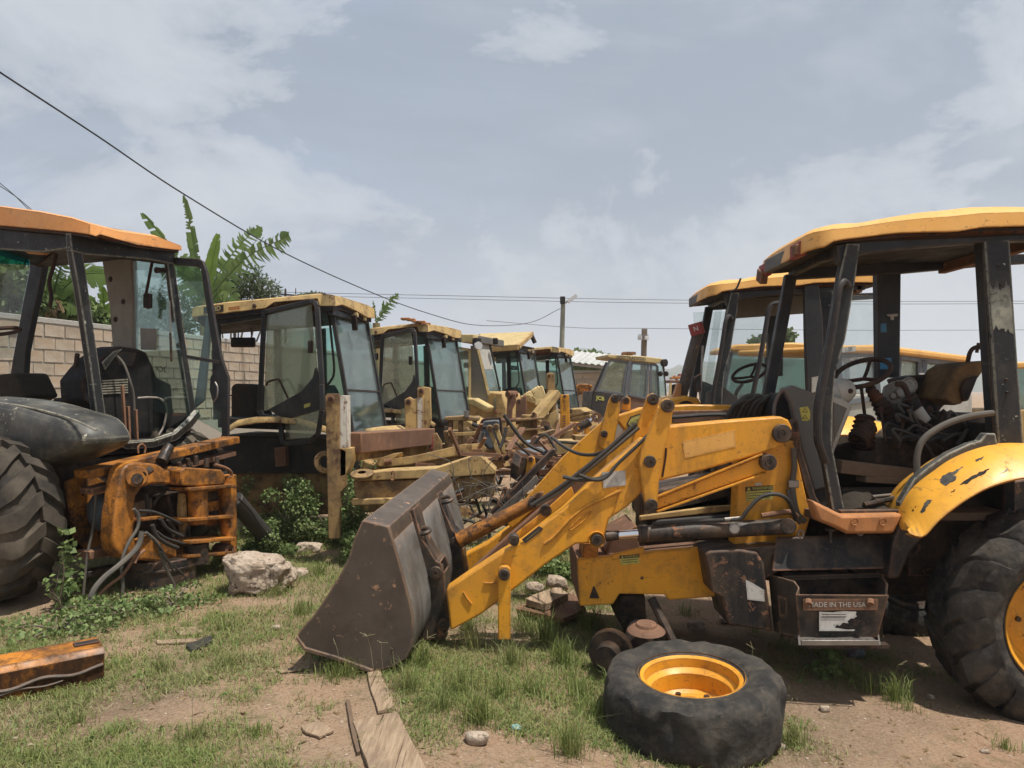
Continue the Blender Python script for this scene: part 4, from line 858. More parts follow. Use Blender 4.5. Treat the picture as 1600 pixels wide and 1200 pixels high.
# ------------------------------------------------------------ bucket
BL = Vector((.18, 2.2, .08)); YB = 4.54
side = [(566, 813), (607, 823), (614, 845), (624, 880), (633, 913), (640, 940), (645, 965), (646, 992), (643, 1012), (636, 1028), (615, 1042), (593, 1048), (582, 1051), (556, 1036), (525, 1029), (494, 1023), (477, 1015), (466, 1003), (463, 995), (468, 986), (477, 975), (488, 964), (511, 930), (531, 898), (545, 870), (553, 842)]
S = pxl(side, YB)
BK = bpy.data.objects.new('bucket', None); COL.objects.link(BK); BK.location = P(560, 1040, 5.2); adopt(BK, RB)
def bt(t, px, py): return P(px, py, YB) + BL * t
m = MB(); m.prism(S, BL * .012); m.build('side_plate', 'bucket_rust', BK, .006)
m = MB(); m.prism([p + BL for p in S], -BL * .012); m.build('side_plate', 'bucket_rust', BK, .006)
prof = [(566, 813), (607, 823), (614, 845)]
m = MB(); m.shell([[bt(t, *p) for p in prof] for t in np.linspace(.012, .988, 6)], (-.004, 0, -.02)); m.build('top_lip', 'bucket_rust', BK, .004)
bp = [(614, 845), (624, 880), (633, 913), (640, 940), (645, 965), (646, 992), (643, 1012), (636, 1028), (615, 1042), (582, 1051)]
for (t0, t1, mt) in ((.012, .26, 'grey_plate'), (.345, .665, 'grey_plate'), (.745, .988, 'grey_plate')):
    m = MB(); m.shell([[bt(t, *p) + Vector((.0, 0, 0)) for p in bp] for t in np.linspace(t0, t1, 5)], (-.02, 0, .006)); m.build('back_panel', mt, BK, 0, 60)
m = MB(); m.shell([[bt(t, *p) + Vector((-.025, 0, .004)) for p in bp] for t in (.012, .988)], (-.02, 0, .006)); m.build('back_skin', 'bucket_rust', BK, 0, 60)
m = MB(); m.shell([[bt(t, *p) for p in [(582, 1051), (525, 1030), (477, 1016), (464, 998)]] for t in np.linspace(-.008, 1.008, 5)], (.004, 0, .022)); m.build('cutting_edge', 'bucket_rust', BK, .004)
rib1 = [(632, 799), (646, 795), (657, 838), (681, 877), (688, 880), (694, 896), (695, 918), (701, 969), (698, 990), (690, 1000), (640, 1000), (660, 950), (664, 915), (660, 900), (647, 873), (628, 835)]
rib2 = [(670, 777), (683, 772), (706, 828), (716, 836), (723, 846), (721, 862), (728, 895), (725, 910), (700, 910), (704, 870), (698, 848), (684, 815)]
for off in (0, .20): MB().prism([p + Vector((.016 * off / .2, off, .006 * off / .2)) for p in pxl(rib1, 5.10)], (.002, .02, 0)).build('rib', 'black_paint', BK, .004)
for off in (0, .18): MB().prism([p + Vector((.014 * off / .2, off, .006 * off / .2)) for p in pxl(rib2, 6.0)], (.002, .02, 0)).build('rib', 'black_paint', BK, .004)
for (edge_, Y_) in (([(646, 795), (657, 838), (681, 877), (688, 880)], 5.10), ([(683, 772), (706, 828), (716, 836)], 6.0)):
    MB().shell([pxl(edge_, Y_ + .002), [p + Vector((.018, .196 if Y_ > 5.5 else .216, .006)) for p in pxl(edge_, Y_ + .002)]], (-.012, 0, -.004)).build('rib_flange', 'black_paint', BK, .003)
for (edge_, Y_) in (([(694, 896), (695, 918), (701, 969), (698, 990)], 5.10), ([(721, 862), (728, 895), (725, 908)], 6.0)):
    MB().shell([pxl(edge_, Y_ + .002), [p + Vector((.018, .196 if Y_ > 5.5 else .216, .006)) for p in pxl(edge_, Y_ + .002)]], (-.012, 0, 0)).build('rib_flange', 'black_paint', BK, .003)
for (a, b, Y, r_) in ((681, 894, 5.10, 10), (712, 846, 6.0, 8), (693, 974, 5.10, 9)):
    pin('pivot_pin', a, b, Y, r_, .03, 'pin_steel', BK, .55, .14)
for (a, b, Y) in ((652, 835, 5.12), (687, 786, 6.02)):
    MB().tube([P(a, b, Y), P(a + 12, b - 2, Y - .01), P(a + 19, b - 6, Y + .02), P(a + 14, b - 10, Y + .06), P(a + 2, b - 8, Y + .07)], .016, 8).build('chain_hook', 'pin_steel', BK)
# ------------------------------------------------------------ wheel lying in front
FWp = GP(1079, 1130); oc = Vector((.970, 4.18, .325)); fax = Vector((.03, .07, -1)).normalized()
FW = thing('loose_wheel', 'worn black tyre on an orange rim lying flat on the dirt', 'wheel', (oc.x, oc.y, .17))
add_wheel(FW, .468, .27, .35, oc, fax, 'yellow', 0, .02, .021, disc_at=.10, hole=.135, wear=1.3, bolts=6, n=72)
# ------------------------------------------------------------ the orange-roofed backhoe on the left
A1 = Vector((-3.66, 6.5)); Ld = Vector((.4, .9165)); Rd = Vector((.9165, -.4))
L3 = Vector((Ld.x, Ld.y, 0)); R3 = Vector((Rd.x, Rd.y, 0))
RP = Pl(A1, Ld); SP = Pl(A1, -Rd)
P3 = A1 + Ld * .997
LB = thing('loader_backhoe', 'stripped backhoe with an orange roof and its rear kingpost bare of the digging arm', 'backhoe', (-4.4, 6.9, .33))
def onp(plane, pts, off=0.0): return [plane(a, b, off) for a, b in pts]
def pplate(name, plane, pts, off, th, mat, root, bevel=.006, smooth=35):
    return MB().prism(onp(plane, pts, off), plane.N3 * th).build(name, mat, root, bevel, smooth)
def roof_slab(name, bot, top, mat, root, inset=.2, dz=.05, smooth=30):
    c = sum(top, Vector()) / len(top); rings = [bot, top, [lerp(p, c, inset * .35) + Vector((0, 0, dz * .6)) for p in top], [lerp(p, c, inset * 1.6) + Vector((0, 0, dz)) for p in top]]
    m = MB(); m.sheet([r + [r[0]] for r in rings]); n = len(bot); k = len(m.v) - (n + 1)
    m.f.append(tuple(range(k, k + n))); m.f.append(tuple(range(n - 1, -1, -1)))
    return m.build(name, mat, root, 0, smooth)
b_ = [SP(-60, 346, -.08), SP(0, 352, -.08), SP(60, 357, -.08), SP(112, 362, -.08), RP(140, 366, -.22), RP(150, 369, -.22), RP(157, 366, -.22), RP(185, 374, -.2), RP(213, 382, -.18), RP(250, 387, -.14), RP(284, 391, -.10)]
t_ = [SP(-60, 318, -.08), SP(0, 323, -.08), SP(60, 331, -.08), SP(112, 341, -.08), RP(140, 350, -.20), RP(152, 353, -.20), RP(163, 356, -.20), RP(187, 362, -.18), RP(215, 366, -.16), RP(250, 371, -.13), RP(283, 384, -.10)]
for k in (.7, 1.4, 2.0): b_.append(b_[10] - R3 * k + Vector((0, 0, -.02))); t_.append(t_[10] - R3 * k + Vector((0, 0, .06)))
b_.append(b_[0] - R3 * .9 + L3 * .2); t_.append(t_[0] - R3 * .9 + L3 * .2)
roof_slab('roof', b_, t_, 'orange_roof', LB, .22, .03)
cq = sum(b_, Vector()) / len(b_); MB().prism([lerp(p, cq, .03) - Vector((0, 0, .004)) for p in b_], (0, 0, -.02)).build('roof_lining', 'dark_plastic', LB)
m = MB(); m.prism([SP(-60, 352, .0), RP(118, 366, .0), RP(268, 392, .0), RP(268, 392, .0) - R3 * 1.95, SP(-60, 352, .0) + L3 * 1.05], (0, 0, -.03)); m.build('headliner', 'dark_plastic', LB)
pplate('roof_rail', SP, [(-60, 348), (0, 354), (60, 360), (118, 366), (119, 386), (64, 394), (10, 390), (-60, 386)], -.01, .06, 'frame_worn', LB)
pplate('roof_rail', RP, [(110, 364), (150, 371), (213, 384), (274, 394), (274, 413), (230, 405), (130, 397), (112, 392)], -.02, .06, 'frame_worn', LB)
pplate('roof_rail', SP, [(44, 385), (120, 390), (205, 394), (262, 400), (262, 414), (205, 406), (120, 402), (44, 396)], .99, .06, 'frame', LB)
pplate('rear_post', RP, [(111, 384), (128, 388), (135, 430), (143, 487), (155, 570), (168, 668), (153, 668), (145, 600), (137, 543), (123, 450)], -.01, .07, 'frame_worn', LB)
pplate('rear_post', RP, [(262, 410), (272, 411), (281, 470), (290, 533), (307, 642), (297, 650), (287, 580), (273, 500)], -.01, .05, 'frame_worn', LB)
ip = pplate('middle_post', SP, [(158, 400), (205, 404), (208, 470), (207, 548), (176, 548), (171, 480)], 1.0, .07, 'beige_trim', LB, .01)
for (a, b) in ((172, 436), (192, 471), (180, 499)):
    c = SP(a, b, .995); MB().lathe([(0, -.004), (.022, -.004), (.03, .006)], c, SP.N3, 16).build('round_vent', 'dark_plastic', ip)
pplate('front_post', SP, [(44, 388), (69, 396), (66, 420), (58, 460), (50, 495), (39, 550), (36, 600), (40, 622), (10, 624), (20, 560), (34, 484), (45, 420)], 1.0, .07, 'frame', LB)
W3 = 1.75
pplate('windscreen', RP, [(-60, 388), (42, 390), (47, 420), (34, 484), (20, 560), (-60, 560)], W3, .006, 'glass_clear', LB, 0)
pplate('tint_band', RP, [(-60, 388), (42, 390), (46, 410), (46, 414), (-60, 409)], W3 - .01, .004, 'glass_teal', LB, 0)
qg = pplate('quarter_glass', SP, [(210, 405), (262, 412), (273, 500), (297, 650), (215, 640)], 1.02, .006, 'glass_green', LB, 0)
lettering('glass_text', '3CX', SP(251, 577, 1.012), -(SP(262, 578, 1) - SP(240, 576, 1)), EZ, .075, 'label_black', qg, .01)
pplate('paper_notice', SP, [(219, 513), (244, 514), (244, 547), (220, 546)], 1.01, .003, 'beige_trim', LB, 0)
D = Pl(P3, (.97, -.24))
df = pplate('rear_side_window', D, [(310, 404), (317, 408), (323, 425), (335, 500), (346, 560), (357, 590), (356, 682), (346, 682), (345, 645), (332, 628), (327, 610), (328, 590), (337, 574), (333, 555), (322, 480), (313, 420), (306, 416)], 0, .035, 'frame', LB, .008)
pplate('frame_bar', D, [(271, 402), (311, 404), (313, 417), (273, 414)], 0, .035, 'frame', df, .006)
pplate('pane', D, [(274, 414), (312, 418), (322, 482), (334, 560), (329, 590), (330, 625), (345, 647), (346, 676), (308, 655)], .012, .006, 'glass_green', df, 0)
MB().tube([D(336, 597, -.02), D(340, 606, -.03), D(339, 620, -.03), D(334, 628, -.02)], .008, 7).build('catch', 'steel', df)
MB().beam(D(292, 557, -.01), D(342, 566, -.01), .02, .03).build('cross_bar', 'frame', df)
pplate('strut_reflection', D, [(322, 490), (331, 500), (320, 625), (302, 640)], .3, .02, 'hood_blue', LB)  # solid bar standing in for a strut's reflection in the window glass
MB().tube([SP(238, 408, .95), SP(232, 440, .95), SP(228, 465, .95), SP(232, 482, .95)], .014, 8).build('wiper_arm', 'dark_plastic', LB)
MB().box(SP(231, 470, .94), (.07, .06, .14)).build('mirror_arm', 'dark_plastic', LB, .01)
MB().cyl(RP(244, 422, .05), RP(262, 423, .05), .03, .02, 10).build('wiper_motor', 'dark_plastic', LB)
MB().tube([SP(88, 396, .4), SP(84, 415, .4), SP(77, 440, .4), SP(80, 462, .4), SP(78, 480, .4)], .018, 8).build('hanging_strap', 'dark_plastic', LB)
MB().cyl(RP(265, 470, -.03), RP(268, 565, -.03), .006, .006, 8).build('gas_strut', 'steel', LB)
MB().cyl(RP(266, 520, -.03), RP(268, 565, -.03), .011, .011, 8).build('gas_strut', 'grease', LB)
# rear panel below the window
m = MB(); lo = [(152, 664), (170, 690), (200, 702), (240, 699), (275, 688), (300, 668), (314, 650)]; up = [(152, 648), (172, 678), (200, 689), (240, 686), (272, 675), (293, 655), (306, 640)]
m.shell([[RP(a, b, -.06) for a, b in lo], [RP(a, b - 3, -.08) for a, b in [((p[0] + q[0]) / 2, (p[1] + q[1]) / 2) for p, q in zip(lo, up)]], [RP(a, b, -.06) for a, b in up], [RP(a, b, .0) for a, b in up]], R3 * -.02); m.build('rear_sill', 'fender_grey', LB, 0, 50)
pplate('cab_floor', RP, [(60, 660), (165, 690), (290, 684), (306, 645), (290, 700), (160, 712), (40, 690)], .0, .9, 'dark_plastic', LB)
con = pplate('backhoe_console', RP, [(128, 594), (142, 576), (156, 560), (176, 545), (190, 541), (216, 545), (229, 550), (240, 574), (246, 590), (268, 600), (272, 650), (290, 660), (285, 684), (160, 688), (152, 640), (130, 625)], .28, .3, 'dark_plastic', LB, .02)
pplate('vent_recess', RP, [(182, 556), (192, 549), (214, 552), (206, 572), (186, 570)], .272, .012, 'label_black', con, .003)
for k in range(6): pplate('vent_slat', RP, [(160, 594 + 4 * k), (200, 592 + 4 * k), (200, 594 + 4 * k), (160, 596 + 4 * k)], .268, .012, 'fender_grey', con, 0)
pplate('console_cap', RP, [(160, 566), (178, 549), (192, 545), (178, 560), (165, 578)], .262, .03, 'fender_grey', con, .006)
MB().tube([RP(183, 556, .2), RP(194, 570, .15), RP(203, 595, .1), RP(209, 622, .1), RP(210, 682, .1)], .012, 8).build('control_lever', 'hose_grey', LB)
for (a, b, c, d) in ((191, 602, 196, 685), (200, 635, 202, 690), (212, 640, 214, 690)): MB().beam(RP(a, b, .06), RP(c, d, .06), .03, .02).build('linkage_rod', 'rust', LB, .003)
MB().tube([RP(215, 622, .15), RP(235, 621, .15), RP(252, 624, .15), RP(260, 640, .15), RP(256, 665, .15), RP(248, 680, .15)], .01, 8).build('cable_loop', 'light_plastic', LB)
MB().beam(RP(121, 552, .5), RP(118, 580, .5), .03, .04).build('lever_grip', 'dark_plastic', LB, .01)
gaiter('lever_gaiter', RP(114, 622, .5), RP(119, 578, .5), .09, .03, LB, 6)
pplate('side_console', SP, [(82, 622), (130, 618), (142, 640), (140, 660), (80, 645)], .45, .3, 'dark_plastic', LB, .02)
c = RP(-2, 518, .9); MB().tube([c + Vector((math.cos(k * math.pi / 8) * .16, math.sin(k * math.pi / 8) * .16, math.cos(k * math.pi / 8) * .03)) for k in range(17)], .018, 8, 2).build('steering_wheel', 'dark_plastic', LB)
pplate('seat', SP, [(-40, 590), (0, 585), (22, 582), (40, 620), (30, 626), (-40, 626)], .4, .35, 'fabric_dark', LB, .03)
# fender and wheel
fp_ = [(-90, 640), (-40, 624), (0, 620), (60, 628), (110, 642), (150, 655), (170, 684), (160, 700), (130, 714), (95, 727), (62, 730), (30, 720), (0, 708), (-40, 690), (-90, 670)]
fp_ = [(v.x, v.y) for v in catmull([Vector((a, b, 0)) for a, b in fp_], 3)]
fcx, fcy = 40, 676; rings = []
for (off_, sc_) in ((.02, .97), (-.10, 1.0), (-.22, 1.0), (-.30, .985), (-.36, .95), (-.40, .89), (-.425, .78), (-.435, .6), (-.44, .3)):
    r_ = [SP(fcx + (a - fcx) * sc_, fcy + (b - fcy) * sc_, -.2) + L3 * (off_ + .2) for a, b in fp_]; rings.append(r_ + [r_[0]])
m = MB(); m.sheet(rings); n_ = len(fp_); k_ = len(m.v) - (n_ + 1); m.f.append(tuple(range(k_, k_ + n_))); m.f.append(tuple(range(n_)))
m.build('fender', 'fender_grey', LB, 0, 60)
MB().tube(onp(SP, [(-60, 632), (0, 630), (60, 640), (110, 654), (150, 672)], -.385), .008, 8).build('fender_bead', 'fender_grey', LB)
wr = bpy.data.objects.new('rear_wheel', None); COL.objects.link(wr); wr.location = (-4.13, 6.12, .98); adopt(wr, LB)
add_wheel(wr, .60, .37, .46, (-4.13, 6.12, .98), L3, 'yellow', 17, .045, .012, 'rubber_lug', -.1)
wr2 = bpy.data.objects.new('rear_wheel', None); COL.objects.link(wr2); wr2.location = Vector((-4.13, 6.12, .98)) + L3 * 1.75; adopt(wr2, LB)
add_wheel(wr2, .60, .37, .46, Vector((-4.13, 6.12, .98)) + L3 * 1.75, L3, 'yellow', 17, .045, .012, 'rubber_lug', -.1)
# rear frame
pplate('rear_frame', RP, [(90, 720), (350, 700), (350, 830), (110, 870)], .05, .5, 'grease', LB, .02)
pplate('frame_plate', RP, [(104, 752), (140, 738), (175, 760), (178, 850), (150, 870), (118, 840)], -.08, .04, 'orange', LB)
MB().beam(RP(128, 741, -.30), RP(363, 687, -.30), .20, .07).build('slide_rail', 'orange', LB, .008)
MB().beam(RP(134, 768, -.30), RP(361, 708, -.30), .14, .05).build('slide_rail', 'rust', LB, .008)
MB().beam(RP(130, 867, -.30), RP(176, 858, -.30), .16, .07).build('lower_rail', 'rust', LB, .008)
MB().beam(RP(130, 897, -.30), RP(190, 885, -.30), .12, .05).build('lower_rail', 'grease', LB, .008)
m = MB(); m.lathe([(0, -.17), (.1, -.14), (.15, -.05), (.16, .06), (.12, .14), (0, .18)], RP(168, 800, -.2), (0, .1, 1), 20); m.build('dome_tank', 'hood_blue', LB, 0, 80)
MB().tube([RP(150, 770, -.34), RP(146, 820, -.34), RP(136, 870, -.34), RP(130, 930, -.34)], .011, 7).build('drain_pipe', 'hose_grey', LB)
# kingpost
kp = [(187, 752), (192, 733), (201, 725), (215, 722), (245, 725), (265, 736), (285, 745), (285, 758), (262, 757), (238, 756), (222, 762), (213, 775), (210, 792), (213, 815), (209, 832), (214, 848), (245, 838), (300, 850), (306, 868), (300, 880), (250, 878), (205, 874), (190, 872), (180, 860), (177, 842), (179, 805)]
MB().prism(onp(RP, kp, -.62), R3 * -.16).build('kingpost_frame', 'orange', LB, .02, 40, 3)
MB().cyl(RP(214, 745, -.68), RP(214, 745, -.50), .085, .085, 20).build('king_boss', 'orange', LB, .006)
MB().cyl(RP(214, 748, -.71), RP(219, 752, -.60), .045, .045, 8).build('king_nut', 'grease', LB)
MB().cyl(RP(223, 742, -.70), RP(235, 734, -.66), .03, .03, 8).build('hose_fitting', 'grease', LB)
kx = RP(357, 800, -.66)
for (a, b, c_) in ((742, 870, .075),): MB().cyl(RP(356, a, -.66), RP(357, b, -.66), c_, c_, 18).build('swing_post', 'orange', LB, .01)
pplate('swing_arm', RP, [(283, 735), (290, 730), (346, 734), (352, 742), (352, 757), (300, 760), (283, 758)], -.75, .22, 'orange', LB, .012)
pplate('swing_arm', RP, [(297, 762), (350, 758), (352, 820), (330, 822), (300, 815)], -.62, .12, 'orange', LB, .012)
pplate('swing_window', RP, [(318, 770), (342, 766), (342, 782), (318, 786)], -.625, .02, 'grease', LB, .004); pplate('swing_window', RP, [(318, 800), (342, 797), (342, 808), (318, 811)], -.625, .02, 'grease', LB, .004)
for (y, w) in ((764, .24), (812, .2), (846, .26), (868, .2)): MB().beam(RP(280, y, -.66), RP(352, y - 6, -.66), w, .03).build('swing_plate', 'orange', LB, .006)
MB().cyl(RP(308, 742, -.66), RP(310, 818, -.66), .085, .085, 18).build('swing_pivot', 'orange', LB, .006)
MB().cyl(RP(306, 848, -.66), RP(306, 880, -.66), .11, .11, 18).build('swing_pivot', 'grease', LB, .006)
o = RP(357, 861, -.74); MB().lathe([(.03, 0), (.03, -.02), (.06, -.02), (.065, .0), (.065, .14)], o, RP.N3, 20).build('pin_eye', 'rust', LB)
for (a, b) in ((245, 722), (258, 715), (283, 728), (296, 722), (306, 718), (322, 722), (338, 720)):
    MB().cyl(RP(a, b + 8, -.55), RP(a + random.uniform(-4, 6), b - 6, -.55), .028, .02, 8).build('hose_fitting', 'grease', LB, .003)
MB().cyl(RP(252, 722, -.6), RP(264, 698, -.55), .05, .045, 12).build('pipe_stub', 'grease', LB)
MB().tube([RP(216, 703 + 5, -.2), RP(216, 698, -.2), RP(222, 694, -.2), RP(227, 699, -.2), RP(226, 708, -.2)], .009, 7).build('ring', 'rust', LB)
MB().tube([RP(336, 726, -.7), RP(352, 731, -.72), RP(361, 738, -.72), RP(362, 755, -.7)], .014, 8).build('steel_pipe', 'rust', LB)
pplate('void_casting', RP, [(200, 760), (290, 760), (300, 845), (200, 850)], -.30, .12, 'grease', LB, .02)
pplate('inner_block', RP, [(262, 775), (288, 768), (292, 800), (285, 830), (270, 820), (268, 800)], -.5, .2, 'grease', LB, .02)
pplate('inner_bracket', RP, [(284, 770), (291, 772), (294, 820), (286, 832), (282, 800)], -.62, .05, 'cream_rust', LB, .008)
MB().beam(RP(217, 812, -.68), RP(250, 808, -.6), .1, .02).build('hose_shelf', 'orange', LB, .004)
MB().cyl(RP(250, 935, -.45), RP(250, 868, -.45), .30, .30, 32).build('swing_base', 'black_paint', LB, .01)
MB().cyl(RP(250, 884, -.45), RP(250, 880, -.45), .315, .315, 32).build('base_ring', 'grease', LB, .004)
hs = [([(209, 795), (216, 805), (215, 825), (200, 850), (190, 880), (192, 915), (189, 945)], .013, 'hose_grey', -.74), ([(216, 798), (240, 800), (265, 810), (285, 820)], .013, 'hose', -.68), ([(222, 830), (215, 855), (190, 880), (160, 905), (143, 930), (142, 960)], .022, 'hose_grey', -.80),
      ([(218, 862), (205, 880), (190, 900), (170, 915), (150, 935)], .012, 'rust', -.76), ([(238, 820), (245, 838), (262, 850), (278, 856)], .017, 'hose', -.74), ([(250, 810), (262, 826), (285, 838)], .014, 'hose', -.70), ([(244, 830), (262, 842), (300, 853)], .012, 'hose', -.72),
      ([(228, 832), (245, 848), (255, 875), (265, 900), (272, 918), (262, 938), (248, 955), (235, 975), (222, 985)], .014, 'hose_grey', -.78), ([(236, 840), (252, 858), (264, 880), (272, 894)], .009, 'hose', -.80), ([(250, 862), (266, 880), (287, 898)], .009, 'hose', -.80), ([(240, 790), (246, 778), (258, 768)], .014, 'hose', -.5), ([(226, 860), (216, 868), (210, 880)], .014, 'rust', -.78), ([(228, 770), (232, 800)], .02, 'hose', -.45), ([(262, 812), (275, 830), (278, 842)], .013, 'hose', -.6)]
for pts, r_, mt, off in hs: MB().tube(onp(RP, pts, off), r_, 8).build('hydraulic_hose', mt, LB)
m = MB(); m.cyl(RP(366, 780, -.62), RP(420, 845, -.62), .085, .085, 20); m.build('hydraulic_cylinder', 'hose', LB, .01)
MB().cyl(RP(416, 840, -.62), RP(444, 872, -.62), .055, .055, 16).build('cylinder_rod', 'grease', LB, .006)
MB().tube(onp(RP, [(372, 778), (390, 796), (408, 822), (432, 850), (446, 862)], -.74), .012, 8).build('hydraulic_pipe', 'hose', LB)
# ------------------------------------------------------------ torn boom section in the grass at the left edge
q0 = P(-70, 1128, 3.98); q1 = P(163, 1076, 4.42); dirb = (q1 - q0); dirb.z = 0; dirb.normalize(); nb_ = Vector((-dirb.y, dirb.x, 0))
BS = thing('boom_section', 'cut orange box section of a boom lying in the grass', 'scrap beam', (q0 + q1) / 2)
hh = .235
prf = [(0, .0), (0, hh * .86), (.03, hh), (.20, hh * 1.05), (.23, hh * .9), (.23, 0)]
outer = lambda p, k: [p + nb_ * a + Vector((0, 0, b)) for a, b in prf]
L_ = (P(163, 1076, 4.42) - P(-70, 1128, 3.98)).length
rows = []
for k in range(25):
    t = k / 24; p = lerp(q0, q1, t); r_ = outer(p, t)
    cut = .05 * max(0, math.sin((t - .55) * 9)) if .55 < t < .9 else 0
    r_[0] = r_[0] + Vector((0, 0, cut)); rows.append(r_)
m = MB(); m.shell(rows, (0, .0, -.004)); m.build('shell_plate', 'orange', BS, 0, 40)
MB().prism([q1 + nb_ * a * .92 + nb_ * .008 + Vector((0, 0, b * .95 + .004)) - dirb * .02 for a, b in prf], dirb * .012).build('end_cap', 'orange', BS, .003)
MB().tube([lerp(q0, q1, t) - nb_ * .006 + Vector((0, 0, hh * .48 + .012 * math.sin(t * 14) + .02 * t)) for t in np.linspace(0, .99, 14)], .009, 7).build('weld_bead', 'grey_plate', BS)
MB().tube([lerp(q0, q1, t) - nb_ * .005 + Vector((0, 0, hh * .40 + .006 * math.sin(t * 19))) for t in np.linspace(0, .7, 12)], .005, 6).build('weld_bead', 'grey_plate', BS)
hz = lerp(q0, q1, .90) + nb_ * .12 + Vector((0, 0, hh * 1.045)); MB().box(hz, (.13, .06, .012), Matrix((dirb, nb_, EZ)).transposed()).build('slot', 'label_black', BS, .003)
# ------------------------------------------------------------ the row of cream backhoes facing right
C2 = Vector((-1.97, 8.6)); H2 = Vector((.99, -.14)).normalized(); L2 = Vector((.14, .99)).normalized()
H3, LL3 = Vector((H2.x, H2.y, 0)), Vector((L2.x, L2.y, 0))
S2 = Pl(C2, H2); F2 = Pl(C2, L2)
CB = thing('loader_backhoe', 'cream backhoe with its cab door swung open, standing behind the leafy weeds', 'backhoe', (C2.x, C2.y, .33), 'cream backhoes parked side by side')
def cat_cab(root):
    # roof
    bt_ = [S2(300, 495, -.08), S2(345, 490, -.08), S2(415, 481, -.08), S2(428, 472, -.08), S2(496, 466, -.08), S2(500, 478, -.08), F2(524, 478, -.12), F2(536, 476, -.10), F2(556, 485, -.10), F2(575, 496, -.12), F2(586, 497, -.14)]
    tp_ = [S2(300, 481, -.06), S2(349, 474, -.06), S2(415, 468, -.06), S2(430, 466.5, -.06), S2(496, 460.5, -.06), S2(504, 460, -.06), F2(523, 462, -.08), F2(536, 465, -.08), F2(556, 471, -.08), F2(575, 477, -.1), F2(585, 482, -.1)]
    bt_ += [bt_[10] - H3 * 1.2 + Vector((0, 0, -.08)), bt_[10] - H3 * 2.2 + Vector((0, 0, -.14))]; tp_ += [tp_[10] - H3 * 1.2 + Vector((0, 0, -.07)), tp_[10] - H3 * 2.2 + Vector((0, 0, -.14))]
    rf = roof_slab('roof', bt_, tp_, 'cream', root, .2, .03)
    cq = sum(bt_, Vector()) / len(bt_); MB().prism([lerp(p, cq, .05) - Vector((0, 0, .004)) for p in bt_], (0, 0, -.05)).build('roof_lining', 'dark_plastic', root)
    pplate('number_band', S2, [(318, 479.5), (349, 476), (349, 487), (318, 490.5)], -.094, .006, 'label_black', rf, 0)
    lettering('number_text', '0D', S2(339, 482.5, -.099), S2(350, 480, 0) - S2(330, 483, 0), EZ, .075, 'pale_cream', rf, .02)
    o = S2(397, 478, -.085); MB().lathe([(.0, -.012), (.012, -.012), (.014, -.004), (.022, -.004), (.026, .006)], o, S2.N3, 16).build('roof_plug', 'label_black', rf)
    pplate('roof_decal', S2, [(357, 480), (374, 478), (374, 483), (357, 485)], -.088, .004, 'faded_orange', rf, 0)
    # black header bands
    pplate('roof_rail', S2, [(330, 492), (415, 482), (430, 474), (498, 468), (520, 480), (522, 492), (500, 486), (415, 496), (340, 508)], -.02, .06, 'frame', root)
    fr = [F2(520, 480, -.04), F2(580, 496, -.04), F2(574, 506, -.06), F2(520, 492, -.06)]
    MB().prism(fr, F2.N3 * .05).build('front_header', 'frame', root, .006)
    for (a, b) in ((556, 492), (569, 498)): MB().box(F2(a, b, -.08), (.05, .09, .05)).build('marker_lamp', 'pale_cream', root, .006)
    MB().beam(F2(553, 492, -.12), F2(555, 516, -.12), .06, .05).build('wiper_motor', 'dark_plastic', root, .006)
    m = MB(); m.prism([S2(330, 492, .0), S2(516, 470, .0), S2(516, 470, .0) + LL3 * 1.36, S2(330, 492, .0) + LL3 * 1.36], (0, 0, -.03)); m.build('headliner', 'dark_plastic', root)
    # screen
    a0, a1, b0, b1 = F2(519, 487), F2(573, 502), F2(551, 678, -.24), F2(603, 674, -.24)
    wm = .64; c0, c1 = lerp(a0, b0, wm), lerp(a1, b1, wm)
    for q in ((a0, a1, c1, c0), (c0, c1, b1, b0)): MB().prism(list(q), F2.N3 * .008).build('windscreen', 'glass_screen', root)
    for (p, q) in ((a0, b0), (a1, b1)): MB().beam(p, q, .045, .05, (0, 1, 0)).build('front_post', 'frame', root, .006)
    MB().beam(c0, c1, .03, .02).build('screen_bar', 'frame', root); MB().beam(b0, b1, .05, .05).build('screen_sill', 'frame', root)
    # side: quarter glass
    pplate('side_glass', S2, [(497, 486), (519, 488), (551, 678), (497, 668)], .01, .006, 'glass_green', root, 0)
    MB().tube(onp(S2, [(497, 486), (508, 486), (514, 496), (519, 540), (522, 580), (516, 596), (503, 610)], .0), .014, 8).build('glass_seal', 'frame', root)
    MB().prism([p + LL3 * 1.36 for p in onp(S2, [(345, 508), (519, 488), (545, 660), (345, 660)], .01)], LL3 * .006).build('far_glass', 'glass_green', root)
    for xx in (345, 425): MB().prism([p + LL3 * 1.33 for p in onp(S2, [(xx, 500), (xx + 12, 498), (xx + 16, 660), (xx + 4, 662)], 0)], LL3 * .05).build('far_post', 'frame', root, .005)
    pplate('rear_post', S2, [(330, 505), (341, 503), (346, 655), (333, 656)], .0, .06, 'frame', root)
    pplate('cab_sill', S2, [(340, 652), (500, 660), (555, 676), (556, 690), (500, 674), (340, 668)], .0, 1.36, 'frame', root)
    # mirror, seat
    MB().box(S2(380, 535, .5), (.30, .04, .12)).build('mirror', 'dark_plastic', root, .02)
    MB().tube([S2(392, 512, .45), S2(393, 524, .48)], .008, 6).build('mirror_stay', 'dark_plastic', root)
    pplate('seat', S2, [(360, 604), (366, 599), (392, 601), (396, 615), (398, 640), (404, 645), (402, 660), (360, 660)], .55, .4, 'fabric_dark', root, .04)
    MB().tube(onp(S2, [(358, 618), (370, 618), (372, 625)], .5), .01, 6).build('arm_rest', 'dark_plastic', root)
